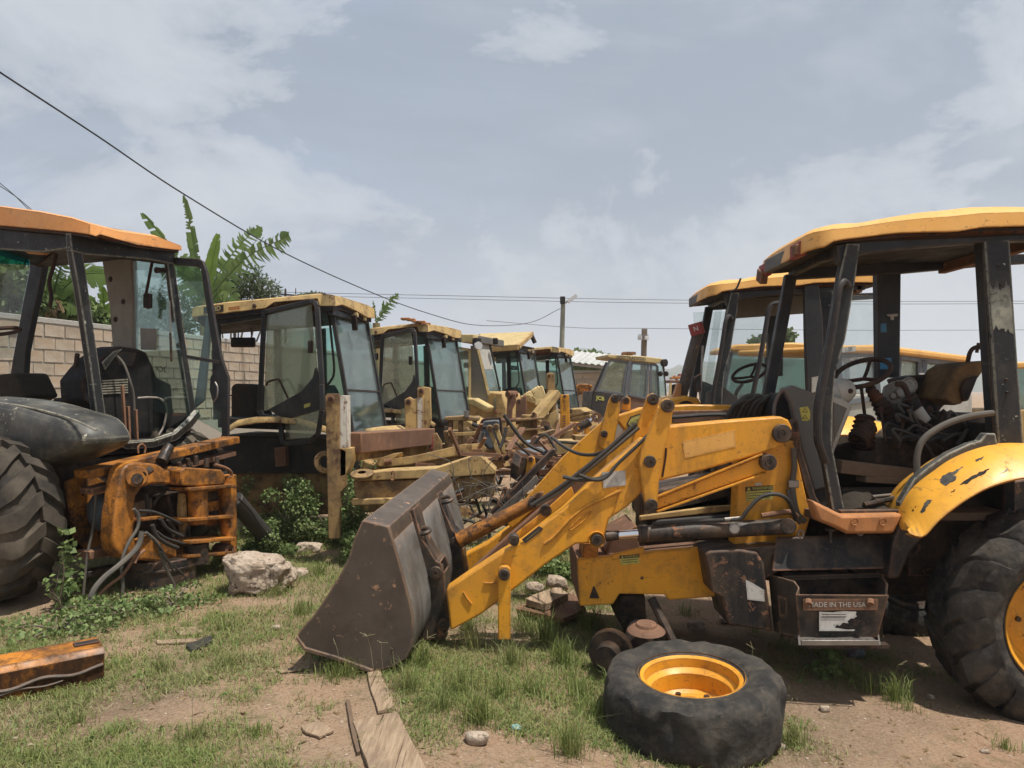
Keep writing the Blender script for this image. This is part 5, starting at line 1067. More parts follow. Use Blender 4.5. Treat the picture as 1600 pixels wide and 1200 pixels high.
    pplate('dash', S2, [(470, 610), (500, 600), (520, 640), (520, 668), (475, 668)], .4, .5, 'dark_plastic', root, .03)
    MB().beam(S2(470, 600, .7), S2(462, 660, .7), .06, .06).build('steering_column', 'dark_plastic', root)
    # open door
    hp = S2(411, 560, -.03); fp2 = P(500, 560, 8.05); DD = Pl((hp.x, hp.y), (fp2.x - hp.x, fp2.y - hp.y))
    oc_ = [(413, 488), (488, 471), (493, 473), (496, 480), (503, 600), (504, 640), (497, 678), (486, 689), (446, 693), (441, 688), (438, 655), (410, 650), (406, 642)]
    ic = [(420, 498), (482, 489), (486, 500), (490, 575), (488, 590), (470, 612), (430, 634), (418, 638), (414, 632)]
    ring = MB(); n = len(oc_)
    dr = None
    # frame as beams along the outline
    m = MB()
    for k in range(n): m.beam(DD(*oc_[k]), DD(*oc_[(k + 1) % n]), .05, .05, (0, 1, 0))
    dr = m.build('door', 'frame', root, .006)
    pplate('door_bar', DD, [(418, 640), (470, 612), (488, 590), (492, 574), (500, 590), (500, 640), (440, 658), (436, 650)], .0, .03, 'frame', dr, .006)
    pplate('pane', DD, [(417, 492), (486, 476), (498, 600), (490, 620), (412, 642)], .01, .006, 'glass_dusty', dr, 0)
    pplate('pane', DD, [(446, 658), (498, 640), (494, 676), (484, 684), (446, 687)], .01, .006, 'glass_dusty', dr, 0)
    MB().tube(onp(DD, [(416, 602), (420, 596), (434, 593), (438, 597), (450, 622)], -.05), .012, 7).build('grab_handle', 'dark_plastic', dr)
    MB().box(DD(485, 542, -.03), (.05, .05, .13)).build('latch', 'dark_plastic', dr, .01)
    pplate('sticker', DD, [(475, 632), (485, 629), (484, 635), (475, 638)], -.006, .003, 'label_yellow', dr, 0)
    # fender and underside
    m = MB(); arch = [(350, 690), (356, 672), (372, 662), (400, 657), (432, 656), (470, 660), (510, 672), (540, 690)]
    m.shell([[S2(a, b, -.32) for a, b in arch], [S2(a, b - 5, -.30) for a, b in arch], [S2(a, b - 6, .0) for a, b in arch]], (0, 0, -.03)); m.build('fender', 'cream', root, 0, 50)
    pplate('wheel_well', S2, [(345, 680), (560, 690), (560, 740), (345, 740)], .05, .9, 'label_black', root)
    pplate('chassis', S2, [(340, 733), (420, 726), (430, 722), (560, 716), (600, 730), (600, 800), (340, 812)], .12, .8, 'cream_rust', root, .02)  # dark rusty cream, its depth of tone also painting the shadow under the cab
    pplate('valve_bracket', S2, [(428, 700), (445, 698), (446, 728), (430, 730)], -.2, .1, 'rust', root, .008)
    MB().beam(S2(378, 726, .1), S2(432, 722, .1), .04, .02).build('ledge', 'cream', root)
    pplate('hood_nose', S2, [(540, 672), (600, 668), (640, 690), (640, 740), (545, 735)], .35, .7, 'cream', root, .04)
cat_cab(CB)
# the cut-off loader towers in front of it
tw = [(508, 618), (512, 615), (530, 615), (531, 700), (541, 704), (541, 760), (532, 770), (531, 842), (513, 842)]
t1 = plate('loader_tower', tw, 7.3, .05, 'cream_rust', CB, .006)
plate('tower_face', [(531, 618), (542, 618), (543, 700), (531, 700)], 7.31, .16, 'white_paint', t1, .004)
plate('tower_foot', [(531, 700), (550, 700), (550, 722), (541, 742), (531, 745)], 7.30, .2, 'cream', t1, .006)
pin('tower_pin', 517, 624, 7.30, 6, .015, 'rust', t1)
o = P(508, 722, 7.36); MB().lathe([(.06, 0), (.06, .04), (.10, .04), (.11, 0), (.10, -.01), (.06, -.01)], o, EY, 20).build('lug_ring', 'cream_rust', t1)
t2 = plate('loader_tower', [(632, 624), (640, 620), (646, 624), (662, 618), (662, 672), (668, 676), (668, 700), (660, 718), (655, 730), (640, 730), (634, 690)], 9.3, .06, 'cream', CB, .006)
plate('tower_face', [(652, 622), (660, 622), (660, 670), (652, 670)], 9.29, .02, 'white_paint', t2, .003)
plate('tower_plate', [(652, 606), (660, 604), (672, 606), (672, 625), (673, 655), (668, 673), (662, 676), (662, 622), (652, 622)], 9.32, .14, 'cream', t2, .006); pin('tower_pin', 658, 611, 9.3, 4.5, .02, 'rust', t2); pin('tower_pin', 638, 628, 9.3, 5, .02, 'rust', t2)
MB().beam(P(550, 692, 7.45), P(668, 682, 9.3), .20, .20).build('cross_tube', 'rust', CB, .012)
MB().beam(P(552, 712, 7.5), P(640, 700, 9.2), .10, .10).build('cross_tube', 'cream_rust', CB, .01)
index_kids()
def cat_copy(C, rot, label, skip=()):
    c = copy_tree(CB, None, skip + ('loader_tower', 'cross_tube')); c.location = (C[0], C[1], .33); c.rotation_euler = (0, 0, math.radians(rot)); c['label'] = label; return c
CB3 = cat_copy((-1.32, 12.3), -11, 'cream backhoe with a broken roof visor and its door ajar, between two others')
CB6 = cat_copy((1.12, 18.9), -12, 'cream backhoe with closed green glass at the far end of the row', ('door', 'open'))
CB5 = cat_copy((.16, 16.8), -10, 'cream backhoe whose corrugated tan roof panel is tilted up', ('door', 'roof', 'roof_rail'))
rows = []
pA, pB, pC, pD = P(768, 541, 16.6), P(810, 538, 16.2), P(832, 518, 17.6), P(748, 521, 18.6)
for j in range(2): rows.append([lerp(lerp(pA, pB, t), lerp(pD, pC, t), j) for t in (0, .5, 1)])
m = MB(); NR = 14
for k in range(NR):
    u0, u1 = k / NR, (k + .86) / NR
    m.prism([lerp(pA, pD, u0), lerp(pB, pC, u0), lerp(pB, pC, u1), lerp(pA, pD, u1)], (0, 0, -.025))
rp = m.build('roof_panel', 'pale_cream', CB5, .004); rp['label'] = 'corrugated tan roof panel'
MB().prism([pA + EZ * -.03, pB + EZ * -.03, pC + EZ * -.03, pD + EZ * -.03], (0, 0, -.03)).build('roof_lining', 'cream', CB5)
MB().beam(pA - EZ * .06, pB - EZ * .06, .06, .12).build('roof_edge', 'cream', CB5, .01); MB().beam(pB - EZ * .05, pC - EZ * .05, .06, .10).build('roof_edge', 'cream', CB5, .01)
MB().cyl(P(836, 536, 17.5), P(831, 525, 17.5), .05, .05, 10).build('exhaust_stub', 'dark_plastic', CB5)
# broken visor pieces on the second one
for k in range(5): MB().box(P(634 + k * 8, 499 + k * 1.6 + random.uniform(-1, 1), 12.25), (.14, .2, .03), Matrix.Rotation(random.uniform(-.4, .4), 3, 'Y')).build('visor_shard', 'faded_orange', CB3, .006)
# ---- yellow framed cab between them
C4 = Vector((-.665, 14.6)); S4 = Pl(C4, (.95, -.31)); F4 = Pl(C4, (.31, .95)); Q4 = Vector((.31, .95, 0)).normalized()
Y4 = thing('loader_backhoe', 'pale yellow framed backhoe cab with grey panels and a roof spotlight', 'backhoe', (C4.x, C4.y, .33))
pplate('roof', S4, [(700, 521), (738, 523), (748, 524), (748, 536), (700, 532)], -.06, 1.5, 'grey_panel', Y4, .02)
MB().prism([F4(740, 522, -.05), F4(776, 528, -.05), F4(776, 538, -.05), F4(740, 535, -.05)], F4.N3 * .25).build('roof_visor', 'pale_cream', Y4, .015)
MB().box(F4(745, 534, -.2), (.12, .16, .14), Matrix.Rotation(.5, 3, 'Z')).build('spotlight', 'dark_plastic', Y4, .02); MB().lathe([(0, -.01), (.07, -.01), (.08, .03)], F4(748, 540, -.26), (-.4, 1, 0), 14).build('spotlight_lens', 'lamp_glass', Y4)
MB().box(F4(774, 533, -.18), (.1, .14, .12)).build('spotlight', 'dark_plastic', Y4, .02)
pplate('side_panel', S4, [(735, 540), (745, 540), (763, 616), (760, 632), (735, 622)], .0, .03, 'beige_trim', Y4)
pplate('side_glass', S4, [(705, 545), (733, 548), (733, 620), (705, 612)], .02, .008, 'glass_dusty', Y4, 0)
for (a, b) in (((734, 546), (734, 624)), ((745, 538), (764, 618)), ((712, 543), (735, 547)), ((712, 612), (764, 636))): MB().beam(S4(*a, -.01), S4(*b, -.01), .05, .05, (0, 1, 0)).build('door_frame', 'pale_cream', Y4, .006)
MB().prism([F4(747, 538), F4(765, 538), F4(770, 577, -.1), F4(757, 577, -.1)], F4.N3 * .01).build('blind', 'light_plastic', Y4)
MB().prism([F4(757, 577, -.1), F4(770, 577, -.1), F4(781, 616, -.2), F4(765, 614, -.2)], F4.N3 * .01).build('windscreen', 'glass_screen', Y4)
MB().beam(F4(765, 536, -.01), F4(782, 616, -.21), .04, .05, (0, 1, 0)).build('front_post', 'frame', Y4)
pplate('fender', S4, [(715, 622), (740, 622), (765, 636), (760, 645), (735, 634), (715, 632)], -.3, .3, 'pale_cream', Y4, .03)
pplate('hood', S4, [(750, 610), (785, 614), (792, 640), (790, 690), (720, 690), (722, 640)], .1, 1.1, 'cream', Y4, .03)
pplate('rear_glass', F4, [(774, 622), (788, 625), (787, 639), (774, 640)], -.35, .02, 'glass_screen', Y4, 0)
for k in (775, 786): MB().box(F4(k, 643, -.36), (.03, .06, .05)).build('tail_lamp', 'red_paint', Y4, .004)
# ---- older cab with a striped title on its roof
EXT = thing('loader_backhoe', 'old cream roofed backhoe cab with striped lettering along the roof edge', 'backhoe', (P(985, 640, 20).x, 20, .33))
E = Pl((P(985, 600, 20).x, 20), (1, .12)); EN = E.N3
pplate('roof', E, [(949, 554), (1000, 556), (1034, 560), (1039, 563), (1039, 567), (1026, 568), (985, 563), (950, 559)], -.05, 1.4, 'pale_cream', EXT, .02)
lettering('roof_text', '(((EXTRADIG)))', E(986, 559.6, -.10), E(1010, 561.8) - E(960, 557.6), EZ, .115, 'label_black', EXT, .035)
for k in range(4): MB().box(E(975 + 4 * k, 553 - (k % 2), .5), (.12, .2, .08), Matrix.Rotation(k * .7, 3, 'Z')).build('roof_rubbish', 'rust', EXT, .01)
for pts, gm in (([(953, 563), (980, 566), (973, 616), (932, 610)], 'glass_dusty'), ([(987, 567), (1013, 569), (1009, 622), (982, 617)], 'glass_screen'), ([(1017, 569), (1027, 571), (1030, 622), (1016, 621)], 'glass_screen')):
    pplate('pane', E, pts, .02, .01, gm, EXT, 0)
    for k in range(4): MB().beam(E(*pts[k]), E(*pts[(k + 1) % 4]), .06, .045, (0, 1, 0)).build('window_frame', 'hood_blue', EXT, .004)
MB().beam(E(984, 564), E(976, 620), .07, .09, (0, 1, 0)).build('door_post', 'hood_blue', EXT, .006)
E2 = Pl((E(1030, 600).x, E(1030, 600).y), (.35, .94))
MB().prism([E2(1029, 567), E2(1036, 570), E2(1040, 618, -.05), E2(1031, 620, -.05)], E2.N3 * .01).build('rear_glass', 'glass_green', EXT)
MB().beam(E2(1036, 567), E2(1040, 618), .05, .05, (0, 1, 0)).build('rear_post', 'frame', EXT)
for (a, b) in ((1031, 584), (1040, 584)): MB().lathe([(0, -.02), (.06, -.01), (.07, .05), (0, .08)], E(a, b, -.15), (.6, 1, 0), 12).build('round_mirror', 'dark_plastic', EXT)
MB().lathe([(0, -.03), (.1, -.02), (.09, .08), (0, .1)], E(1039, 567, -.1), (-.8, 1, .1), 14).build('work_lamp', 'dark_plastic', EXT)
pplate('engine_cover', E, [(926, 611), (955, 615), (973, 618), (960, 640), (930, 660), (924, 640)], -.02, 1.2, 'label_black', EXT, .02)
lettering('cover_text', 'JCB', E(938, 622.5, -.035), E(950, 625) - E(925, 621), EZ, .14, 'label_yellow', EXT, .03)
pplate('side_skirt', E, [(973, 618), (1030, 624), (1032, 640), (990, 650), (960, 640)], .0, 1.2, 'rust', EXT, .02)
MB().tube(onp(E, [(948, 566), (944, 574), (935, 595), (928, 612)], -.05), .03, 6).build('wiper_arm', 'frame', EXT)
# ------------------------------------------------------------ the second yellow backhoe, parked beyond the near one
index_kids()
JB = thing('loader_backhoe', 'yellow roofed backhoe with black posts and a red capped exhaust, beyond the stripped one', 'backhoe', (2.52, YC + 3.05, .12))
for o in list(ALLKIDS[RB.name]):
    if o.name.split('.')[0] in ('roof', 'headliner', 'roof_rail', 'front_header', 'front_post', 'grab_handle', 'rear_post', 'rear_header', 'cab_floor', 'cab_side_panel', 'rear_panel', 'steering_wheel', 'front_console', 'fender'):
        copy_tree(o, JB, ('sticker', 'bare_patch', 'loose_wire', 'bracket', 'lamp_body', 'lamp_socket'))
YJ = 8.05
MB().prism([(3.2, YJ, 1.4), (3.95, YJ, 1.4), (3.95, YJ, 2.98), (3.22, YJ, 3.0)], (0, .008, 0)).build('rear_side_glass', 'glass_clear', JB)
MB().prism([(2.35, 9.4, 1.5), (3.2, 9.4, 1.4), (3.2, 9.4, 2.98), (2.2, 9.4, 2.95)], (0, .008, 0)).build('far_glass', 'glass_clear', JB)
MB().tube([P(1230, 474, 7.95), P(1212, 474, 7.95), P(1202, 482, 7.95), P(1195, 520, 7.95), P(1186, 570, 7.95), P(1176, 618, 7.95)], .024, 10).build('grab_handle', 'frame', JB)
plate('door_post', [(1257, 446), (1280, 445), (1286, 500), (1290, 640), (1262, 640), (1258, 520)], 8.0, .06, 'frame', JB, .01)
plate('post_vent', [(1268, 590), (1279, 588), (1279, 612), (1268, 614)], 7.995, .01, 'light_plastic', JB, .003)
plate('windscreen', [(1118, 478), (1130, 470), (1108, 640), (1096, 640)], 8.3, .01, 'glass_clear', JB, 0)
plate('front_panel', [(1106, 612), (1130, 604), (1152, 620), (1160, 640), (1150, 665), (1100, 665)], 8.2, .1, 'grey_panel', JB, .01)
plate('sun_visor', [(1145, 470), (1258, 452), (1256, 490), (1142, 498)], 8.9, .03, 'beige_trim', JB, .01)
ex = MB(); ex.tube([P(1062, 632, 8.4), P(1072, 590, 8.4), P(1084, 545, 8.4), P(1091, 520, 8.4)], .06, 14); ex.build('exhaust_pipe', 'bucket_rust', JB, 0, 50)
MB().lathe([(.0, .13), (.075, .13), (.08, .12), (.078, 0), (.06, 0)], P(1091, 523, 8.4), (-.28, 0, 1), 18).build('exhaust_cap', 'red_paint', JB)
lettering('cap_text', 'N', P(1087.5, 514, 8.31), (.95, 0, .25), (-.25, 0, .95), .07, 'label_white', JB, .01)
plate('hood', [(1036, 640), (1048, 622), (1070, 618), (1092, 622), (1100, 640), (1104, 680), (1036, 680)], 8.25, .7, 'yellow', JB, .03)
MB().lathe([(.03, -.01), (.07, -.03), (.11, 0), (.11, .1)], P(1072, 642, 8.25), EY, 18).build('hood_vent', 'dark_plastic', JB)
plate('air_intake', [(1052, 622), (1060, 598), (1066, 600), (1064, 626)], 8.3, .12, 'faded_orange', JB, .01)
plate('mirror', [(1084, 590), (1096, 583), (1096, 610), (1088, 614)], 8.0, .06, 'dark_plastic', JB, .008)
MB().tube([P(1098, 540, 8.1), P(1096, 580, 8.1), P(1094, 625, 8.1)], .012, 7).build('mirror_stay', 'steel', JB)
plate('underbody', [(1100, 640), (1300, 640), (1400, 680), (1400, 850), (1100, 850)], 8.5, .8, 'grease', JB, .03)
for xx in (2.5, 4.2):
    wr = bpy.data.objects.new('wheel', None); COL.objects.link(wr); wr.location = (xx, 8.0, .7); adopt(wr, JB)
    add_wheel(wr, .55 if xx < 3 else .64, .30, .4, (xx, 8.0, g(xx, 8.0) + (.53 if xx < 3 else .62)), EY, 'yellow', 16, .03, .01, bolts=0, n=36)
# ---- cabs glimpsed behind it
def far_cab(label, roofp, Y, depth, glass, posts, gmat='glass_screen', low=None):
    r = thing('loader_backhoe', label, 'backhoe', (P(glass[0][0], 640, Y).x, Y, .33))
    plate('roof', roofp, Y, depth, 'yellow_roof', r, .03)
    plate('side_glass', glass, Y + .05, .01, gmat, r, 0); plate('far_glass', glass, Y + depth - .1, .01, gmat, r, 0)
    for (a, b) in posts:
        MB().beam(P(*a, Y + .03), P(*b, Y + .03), .07, .07, (0, 1, 0)).build('post', 'frame', r, .008); MB().beam(P(*a, Y + depth - .08), P(*b, Y + depth - .08), .07, .07, (0, 1, 0)).build('post', 'frame', r, .008)
    x0 = min(p[0] for p in glass); x1 = max(p[0] for p in glass); y1 = max(p[1] for p in glass)
    plate('body', low or [(x0 - 10, y1), (x1 + 10, y1), (x1 + 10, y1 + 60), (x0 - 10, y1 + 60)], Y, depth, 'cream', r, .03); return r
fc = far_cab('yellow roofed cab with pale green glass, glimpsed through the posts of the red capped one', [(1142, 543), (1150, 538), (1238, 535), (1330, 540), (1330, 548), (1142, 549)], 12.8, 1.4, [(1142, 550), (1320, 549), (1325, 632), (1126, 632)], [((1142, 549), (1126, 632)), ((1200, 549), (1198, 632)), ((1322, 548), (1326, 632))], 'glass_screen')
MB().tube([P(1145, 640, 12.6), P(1150, 615, 12.6), P(1160, 600, 12.6)], .03, 7).build('lever', 'dark_plastic', fc)
M4 = Pl((P(1385, 600, 10.4).x, 10.4), (.80, .60)); 
HC = thing('loader_backhoe', 'backhoe with a yellow roof, silver window frames and white lettering on its screen', 'backhoe', (P(1420, 640, 11).x, 11.2, .25))
pplate('roof', M4, [(1310, 540), (1385, 538), (1412, 543), (1515, 556), (1519, 563), (1513, 566), (1410, 554), (1310, 550)], -.1, 1.5, 'yellow_roof', HC, .03)
for w in ([(1404, 558), (1436, 562), (1436, 612), (1402, 612)], [(1444, 563), (1500, 571), (1496, 616), (1442, 612)], [(1310, 555), (1366, 553), (1372, 622), (1310, 630)]):
    pplate('pane', M4, w, .03, .01, 'glass_clear' if w[0][0] < 1400 else 'glass_dusty', HC, 0)
    for k in range(4): MB().beam(M4(*w[k]), M4(*w[(k + 1) % 4]), .07, .055, (0, 1, 0)).build('window_frame', 'hood_blue', HC, .006)
pplate('side_rail', M4, [(1310, 548), (1410, 552), (1516, 567), (1516, 573), (1410, 558), (1310, 554)], -.03, .06, 'hood_blue', HC)
MB().box(M4(1439, 590, -.03), (.08, .06, .12)).build('window_catch', 'galv', HC, .01)
pplate('body', M4, [(1300, 616), (1520, 614), (1520, 700), (1300, 720)], .0, 1.4, 'light_plastic', HC, .03)
lettering('screen_text', 'HITRIN', M4(1340, 563, -.02), (.80, .60, -.02), EZ + EX * .15, .12, 'label_white', HC, .03)
pplate('screen_plate', M4, [(1316, 543), (1337, 541), (1337, 549), (1316, 551)], -.115, .006, 'galv', HC, 0)
lettering('plate_text', 'L-3ER', M4(1326.5, 546, -.125), (.80, .60, .1), EZ, .07, 'label_black', HC, .01)
far_cab('yellow roofed cab behind the rear post of the stripped machine', [(1560, 572), (1575, 566), (1700, 562), (1700, 572), (1560, 577)], 13.5, 1.4, [(1565, 577), (1700, 573), (1700, 640), (1555, 640)], [((1566, 577), (1556, 640)), ((1640, 575), (1638, 640))], 'glass_screen')
# ---- small canopy tractor far off, and an orange loader beyond the old cab
r = thing('canopy_tractor', 'small far tractor with a flat canopy on thin posts and scrap heaped on top', 'tractor', (P(1058, 640, 30).x, 30, .33))
plate('canopy', [(1046, 594), (1082, 594), (1084, 598), (1046, 598)], 30, 1.2, 'rust', r, .02)
for a in (1048, 1062, 1080): MB().beam(P(a, 596, 30.05), P(a - 2, 630, 30.05), .09, .09, (0, 1, 0)).build('post', 'pale_cream' if a == 1048 else 'dark_plastic', r)
plate('seat_block', [(1050, 602), (1058, 600), (1062, 630), (1048, 630)], 30.3, .5, 'dark_plastic', r, .03); plate('body', [(1040, 622), (1090, 622), (1090, 660), (1040, 660)], 30.2, .9, 'rust', r, .03)
for k in range(5): MB().box(P(1050 + 4 * k, 591 - (k % 2) * 1.5, 30.4), (.14, .3, .08), Matrix.Rotation(k * .9, 3, 'Y')).build('roof_scrap', 'faded_orange', r, .01)
plate('roof_box', [(1062, 584), (1074, 584), (1074, 590), (1062, 590)], 30.5, .4, 'red_paint', r, .02)
r = thing('loader_part', 'orange loader carriage standing beside the old cab with striped lettering', 'loader', (P(912, 650, 21.5).x, 21.5, .33))
m = MB(); m.prism(pxl([(899, 606), (905, 601), (918, 600), (926, 604), (924, 612), (908, 614), (899, 618)], 21.5), (0, .8, 0)); m.jitter(.08, 3); m.build('carriage', 'orange', r, .03)
plate('post', [(910, 612), (923, 611), (923, 642), (910, 642)], 21.4, .2, 'yellow', r, .01); plate('base', [(893, 640), (926, 636), (926, 720), (893, 720)], 21.4, .6, 'cream_rust', r, .02)
# ------------------------------------------------------------ broken loaders and booms in the middle
def scrap(name, label, cat, px, py, Y): p = P(px, py, Y); return thing(name, label, cat, (p.x, p.y, g(p.x, p.y)))
def boom(label, pts, Y0, wvec, mat, th=.03, sidepts=None):
    a = P(*pts[0], Y0); r = thing('boom', label, 'boom', (a.x, a.y, g(a.x, a.y)))
    return r
# two long cream booms lying on their sides
B1 = scrap('boom', 'long curved cream boom lying across the scrap, hooked at one end', 'boom', 660, 730, 7.6)
top1 = [(586, 724), (598, 714), (616, 708), (630, 706), (617, 716), (650, 711), (690, 702), (722, 694), (752, 692), (760, 700), (757, 710), (715, 712), (680, 718), (640, 726), (612, 729), (592, 729)]
MB().prism(pxl(top1, 7.9), (-.02, .18, -.05)).build('flange', 'cream', B1, .008)
MB().prism(pxl([(590, 727), (640, 726), (680, 718), (757, 709), (757, 722), (690, 730), (640, 738), (600, 738)], 7.95), (0, .16, 0)).build('web', 'cream_rust', B1, .008)
MB().box(P(742, 702, 7.85), (.07, .05, .09)).build('lug', 'cream', B1, .006); MB().box(P(746, 704, 7.84), (.10, .04, .04)).build('lug', 'rust', B1, .006)
MB().cyl(P(601, 722, 7.88), P(612, 720, 7.88), .03, .03, 10).build('pin', 'rust', B1)
B2 = scrap('boom', 'broad cream boom plate tapering to a pin eye, lying beside the black bucket', 'boom', 690, 770, 7.1)
MB().prism(pxl([(552, 742), (600, 736), (680, 732), (738, 713), (752, 712), (775, 735), (774, 741), (700, 746), (640, 748), (560, 752)], 7.3), (.0, .5, -.02)).build('flange', 'cream', B2, .008)
MB().prism(pxl([(552, 752), (640, 750), (774, 742), (772, 775), (700, 785), (640, 788), (556, 786)], 7.34), (0, .42, 0)).build('web', 'cream_rust', B2, .008)
MB().prism(pxl([(548, 781), (650, 778), (648, 786), (550, 790)], 7.25), (0, .45, 0)).build('flange', 'cream', B2, .006)
m = MB(); m.lathe([(.03, 0), (.10, 0), (.11, .03), (.04, .04)], P(566, 744, 7.28), EZ + EY * -.3, 20); m.build('pin_eye', 'cream_rust', B2)
for (a, b) in ((742, 719), (758, 721), (743, 737)): MB().box(P(a, b, 7.27), (.012, .03, .03)).build('stud', 'rust', B2, .003)
MB().tube([P(612, 742, 7.25), P(612, 737, 7.22), P(616, 737, 7.22), P(616, 748, 7.22), P(612, 750, 7.22), P(612, 742, 7.25)], .007, 6, 3).build('shackle', 'rust', B2)
# upright towers
T1 = scrap('loader_tower', 'golden upright loader tower with punched letters and slots', 'loader tower', 884, 680, 13)
plate('post', [(876, 617), (889, 616), (892, 684), (877, 684)], 13, .22, 'yellow', T1, .01)
for k, ch_ in enumerate('KSO'): lettering('punched_letter', ch_, P(882.5, 628 + 6 * k, 12.993), EX, EZ, .075, 'rust', T1, .01)
for k in range(6): plate('slot', [(879, 649 + 4 * k), (884, 649 + 4 * k), (884, 651 + 4 * k), (879, 651 + 4 * k)], 12.994, .01, 'rust', T1, 0)
plate('foot', [(872, 676), (894, 672), (896, 720), (872, 720)], 12.9, .4, 'cream_rust', T1, .01); pin('pin', 882, 619, 13, 2.5, .02, 'rust', T1)
T2 = scrap('loader_tower', 'tall tan loader tower with a slanting strut bolted below it', 'loader tower', 860, 650, 12)
plate('post', [(854, 584), (858, 582), (866, 583), (868, 612), (866, 616), (855, 616)], 12, .2, 'cream_rust', T2, .01)
MB().beam(P(868, 613, 11.95), P(834, 657, 11.7), .22, .11).build('strut', 'cream', T2, .01); MB().beam(P(862, 612, 12.1), P(868, 690, 12.1), .2, .14).build('leg', 'cream_rust', T2, .01)
MB().beam(P(868, 618, 11.9), P(872, 655, 11.9), .03, .05, (0, 1, 0)).build('edge_strip', 'white_paint', T2); pin('pin', 858, 587, 12, 2.5, .02, 'rust', T2)
plate('gusset', [(846, 655), (870, 640), (872, 650), (856, 690), (846, 680)], 11.8, .05, 'cream', T2, .006)
T3 = scrap('loader_tower', 'rusty brown bracket pair standing on the loader frame', 'loader tower', 805, 660, 11)
plate('bracket', [(791, 655), (793, 617), (798, 613), (806, 615), (807, 628), (801, 640), (800, 660), (791, 668)], 11, .07, 'rust', T3, .01)
plate('bracket', [(806, 628), (822, 616), (824, 640), (818, 660), (806, 664)], 11.3, .06, 'rust', T3, .01); pin('pin', 811, 627, 11.2, 4, .1, 'rust', T3); MB().cyl(P(793, 616, 10.98), P(806, 616, 11.1), .05, .05, 12).build('tube', 'rust', T3)
plate('shelf', [(782, 656), (820, 653), (821, 658), (782, 661)], 10.9, .5, 'rust', T3, .008)
T4 = scrap('loader_drum', 'pale yellow drum shaped swing post among the broken loaders', 'swing post', 825, 680, 10.6)
MB().cyl(P(826, 692, 10.6), P(827, 648, 10.6), .13, .11, 20).build('drum', 'cream', T4, .01); MB().cyl(P(836, 688, 10.45), P(835, 646, 10.45), .035, .035, 10).build('rod', 'rust', T4); pin('eye', 834, 647, 10.45, 3.5, .03, 'rust', T4, .6)
for y in (656, 672): MB().beam(P(806, y, 10.5), P(850, y - 3, 10.5), .3, .03).build('collar_plate', 'cream_rust', T4, .006)
T5 = scrap('shelf_stand', 'cream loader frame of flat shelves and square legs in front of the door-ajar machine', 'loader frame', 720, 690, 9.2)
plate('shelf', [(694, 652), (726, 650), (748, 653), (748, 658), (694, 657)], 9.2, .4, 'cream_rust', T5, .008)
for a in (700, 716, 738): plate('leg', [(a, 657), (a + 7, 657), (a + 7, 720), (a, 720)], 9.25, .1, 'cream_rust', T5, .006)
MB().cyl(P(729, 652, 9.2), P(729, 642, 9.2), .03, .03, 10).build('stub', 'steel', T5); plate('shelf', [(700, 676), (750, 674), (750, 680), (700, 682)], 9.2, .4, 'cream', T5, .006)
plate('side_plate', [(672, 680), (682, 676), (690, 690), (690, 730), (676, 735)], 9.2, .06, 'cream_rust', T5, .008)
plate('tail_lamp', [(672, 682), (677, 681), (677, 702), (672, 703)], 9.18, .03, 'red_paint', T5, .004)
T6 = scrap('link_arm', 'pair of thin cream link arms leaning down to pin eyes', 'link arm', 775, 700, 8.6)
for d in (0, 10): MB().beam(P(765 + d, 670 - d * .2, 8.6), P(781 + d, 714, 8.6), .05, .05).build('link', 'cream', T6, .006); pin('eye', 781 + d, 715, 8.58, 5, .04, 'rust', T6, .6); pin('eye', 765 + d, 669 - d * .2, 8.58, 5, .04, 'cream_rust', T6, .6)
MB().tube([P(738, 662, 8.7), P(750, 667, 8.7), P(764, 668, 8.6)], .022, 8).build('hose', 'hose', T6)
T7 = scrap('seat_shell', 'dark grey seat back propped among the broken loaders', 'seat', 767, 690, 8.9)
plate('backrest', [(751, 664), (756, 656), (776, 654), (782, 658), (784, 700), (764, 704), (752, 690)], 8.9, .08, 'hood_blue', T7, .03); MB().tube(pxl([(751, 664), (756, 656), (776, 654), (782, 658), (784, 700)], 8.88), .015, 7).build('piping', 'dark_plastic', T7)
MB().cyl(P(750, 705, 8.7), P(751, 675, 8.7), .05, .05, 12).build('gas_spring', 'steel', T7)
T8 = scrap('bent_plate', 'curled black steel plate propped in front of the booms', 'scrap plate', 812, 740, 7.0)
m = MB(); m.shell([[P(804, 706, 7.0), P(815, 713, 6.95), P(824, 716, 7.0)], [P(799, 722, 6.95), P(811, 730, 6.9), P(822, 735, 7.0)], [P(797, 745, 7.0), P(808, 752, 6.95), P(816, 756, 7.05)]], (0, .02, 0)); m.build('sheet', 'black_paint', T8, .003)
T9 = scrap('channel', 'long black steel channel slanting out of the scrap behind the bucket', 'steel channel', 820, 760, 6.9)
MB().prism(pxl([(862, 702), (867, 701), (870, 707), (842, 736), (815, 765), (790, 790), (770, 806), (766, 800), (800, 765), (832, 732)], 6.75), (0, .10, 0)).build('web', 'black_paint', T9, .006)
MB().prism(pxl([(818, 762), (838, 742), (842, 750), (800, 796), (772, 812), (768, 806)], 6.72), (0, .03, 0)).build('flange', 'grey_plate', T9, .005)
T10 = scrap('lug_plate', 'yellow pin lug rising beside the black channel', 'lug', 830, 740, 7.1)
plate('plate', [(820, 742), (824, 716), (830, 712), (836, 716), (838, 742)], 6.98, .05, 'yellow', T10, .008); pin('pin', 829, 717, 6.98, 4.5, .03, 'rust', T10)
T11 = scrap('engine_hood', 'blue grey engine hood dropped behind the bent black plate', 'engine hood', 840, 715, 8.4)
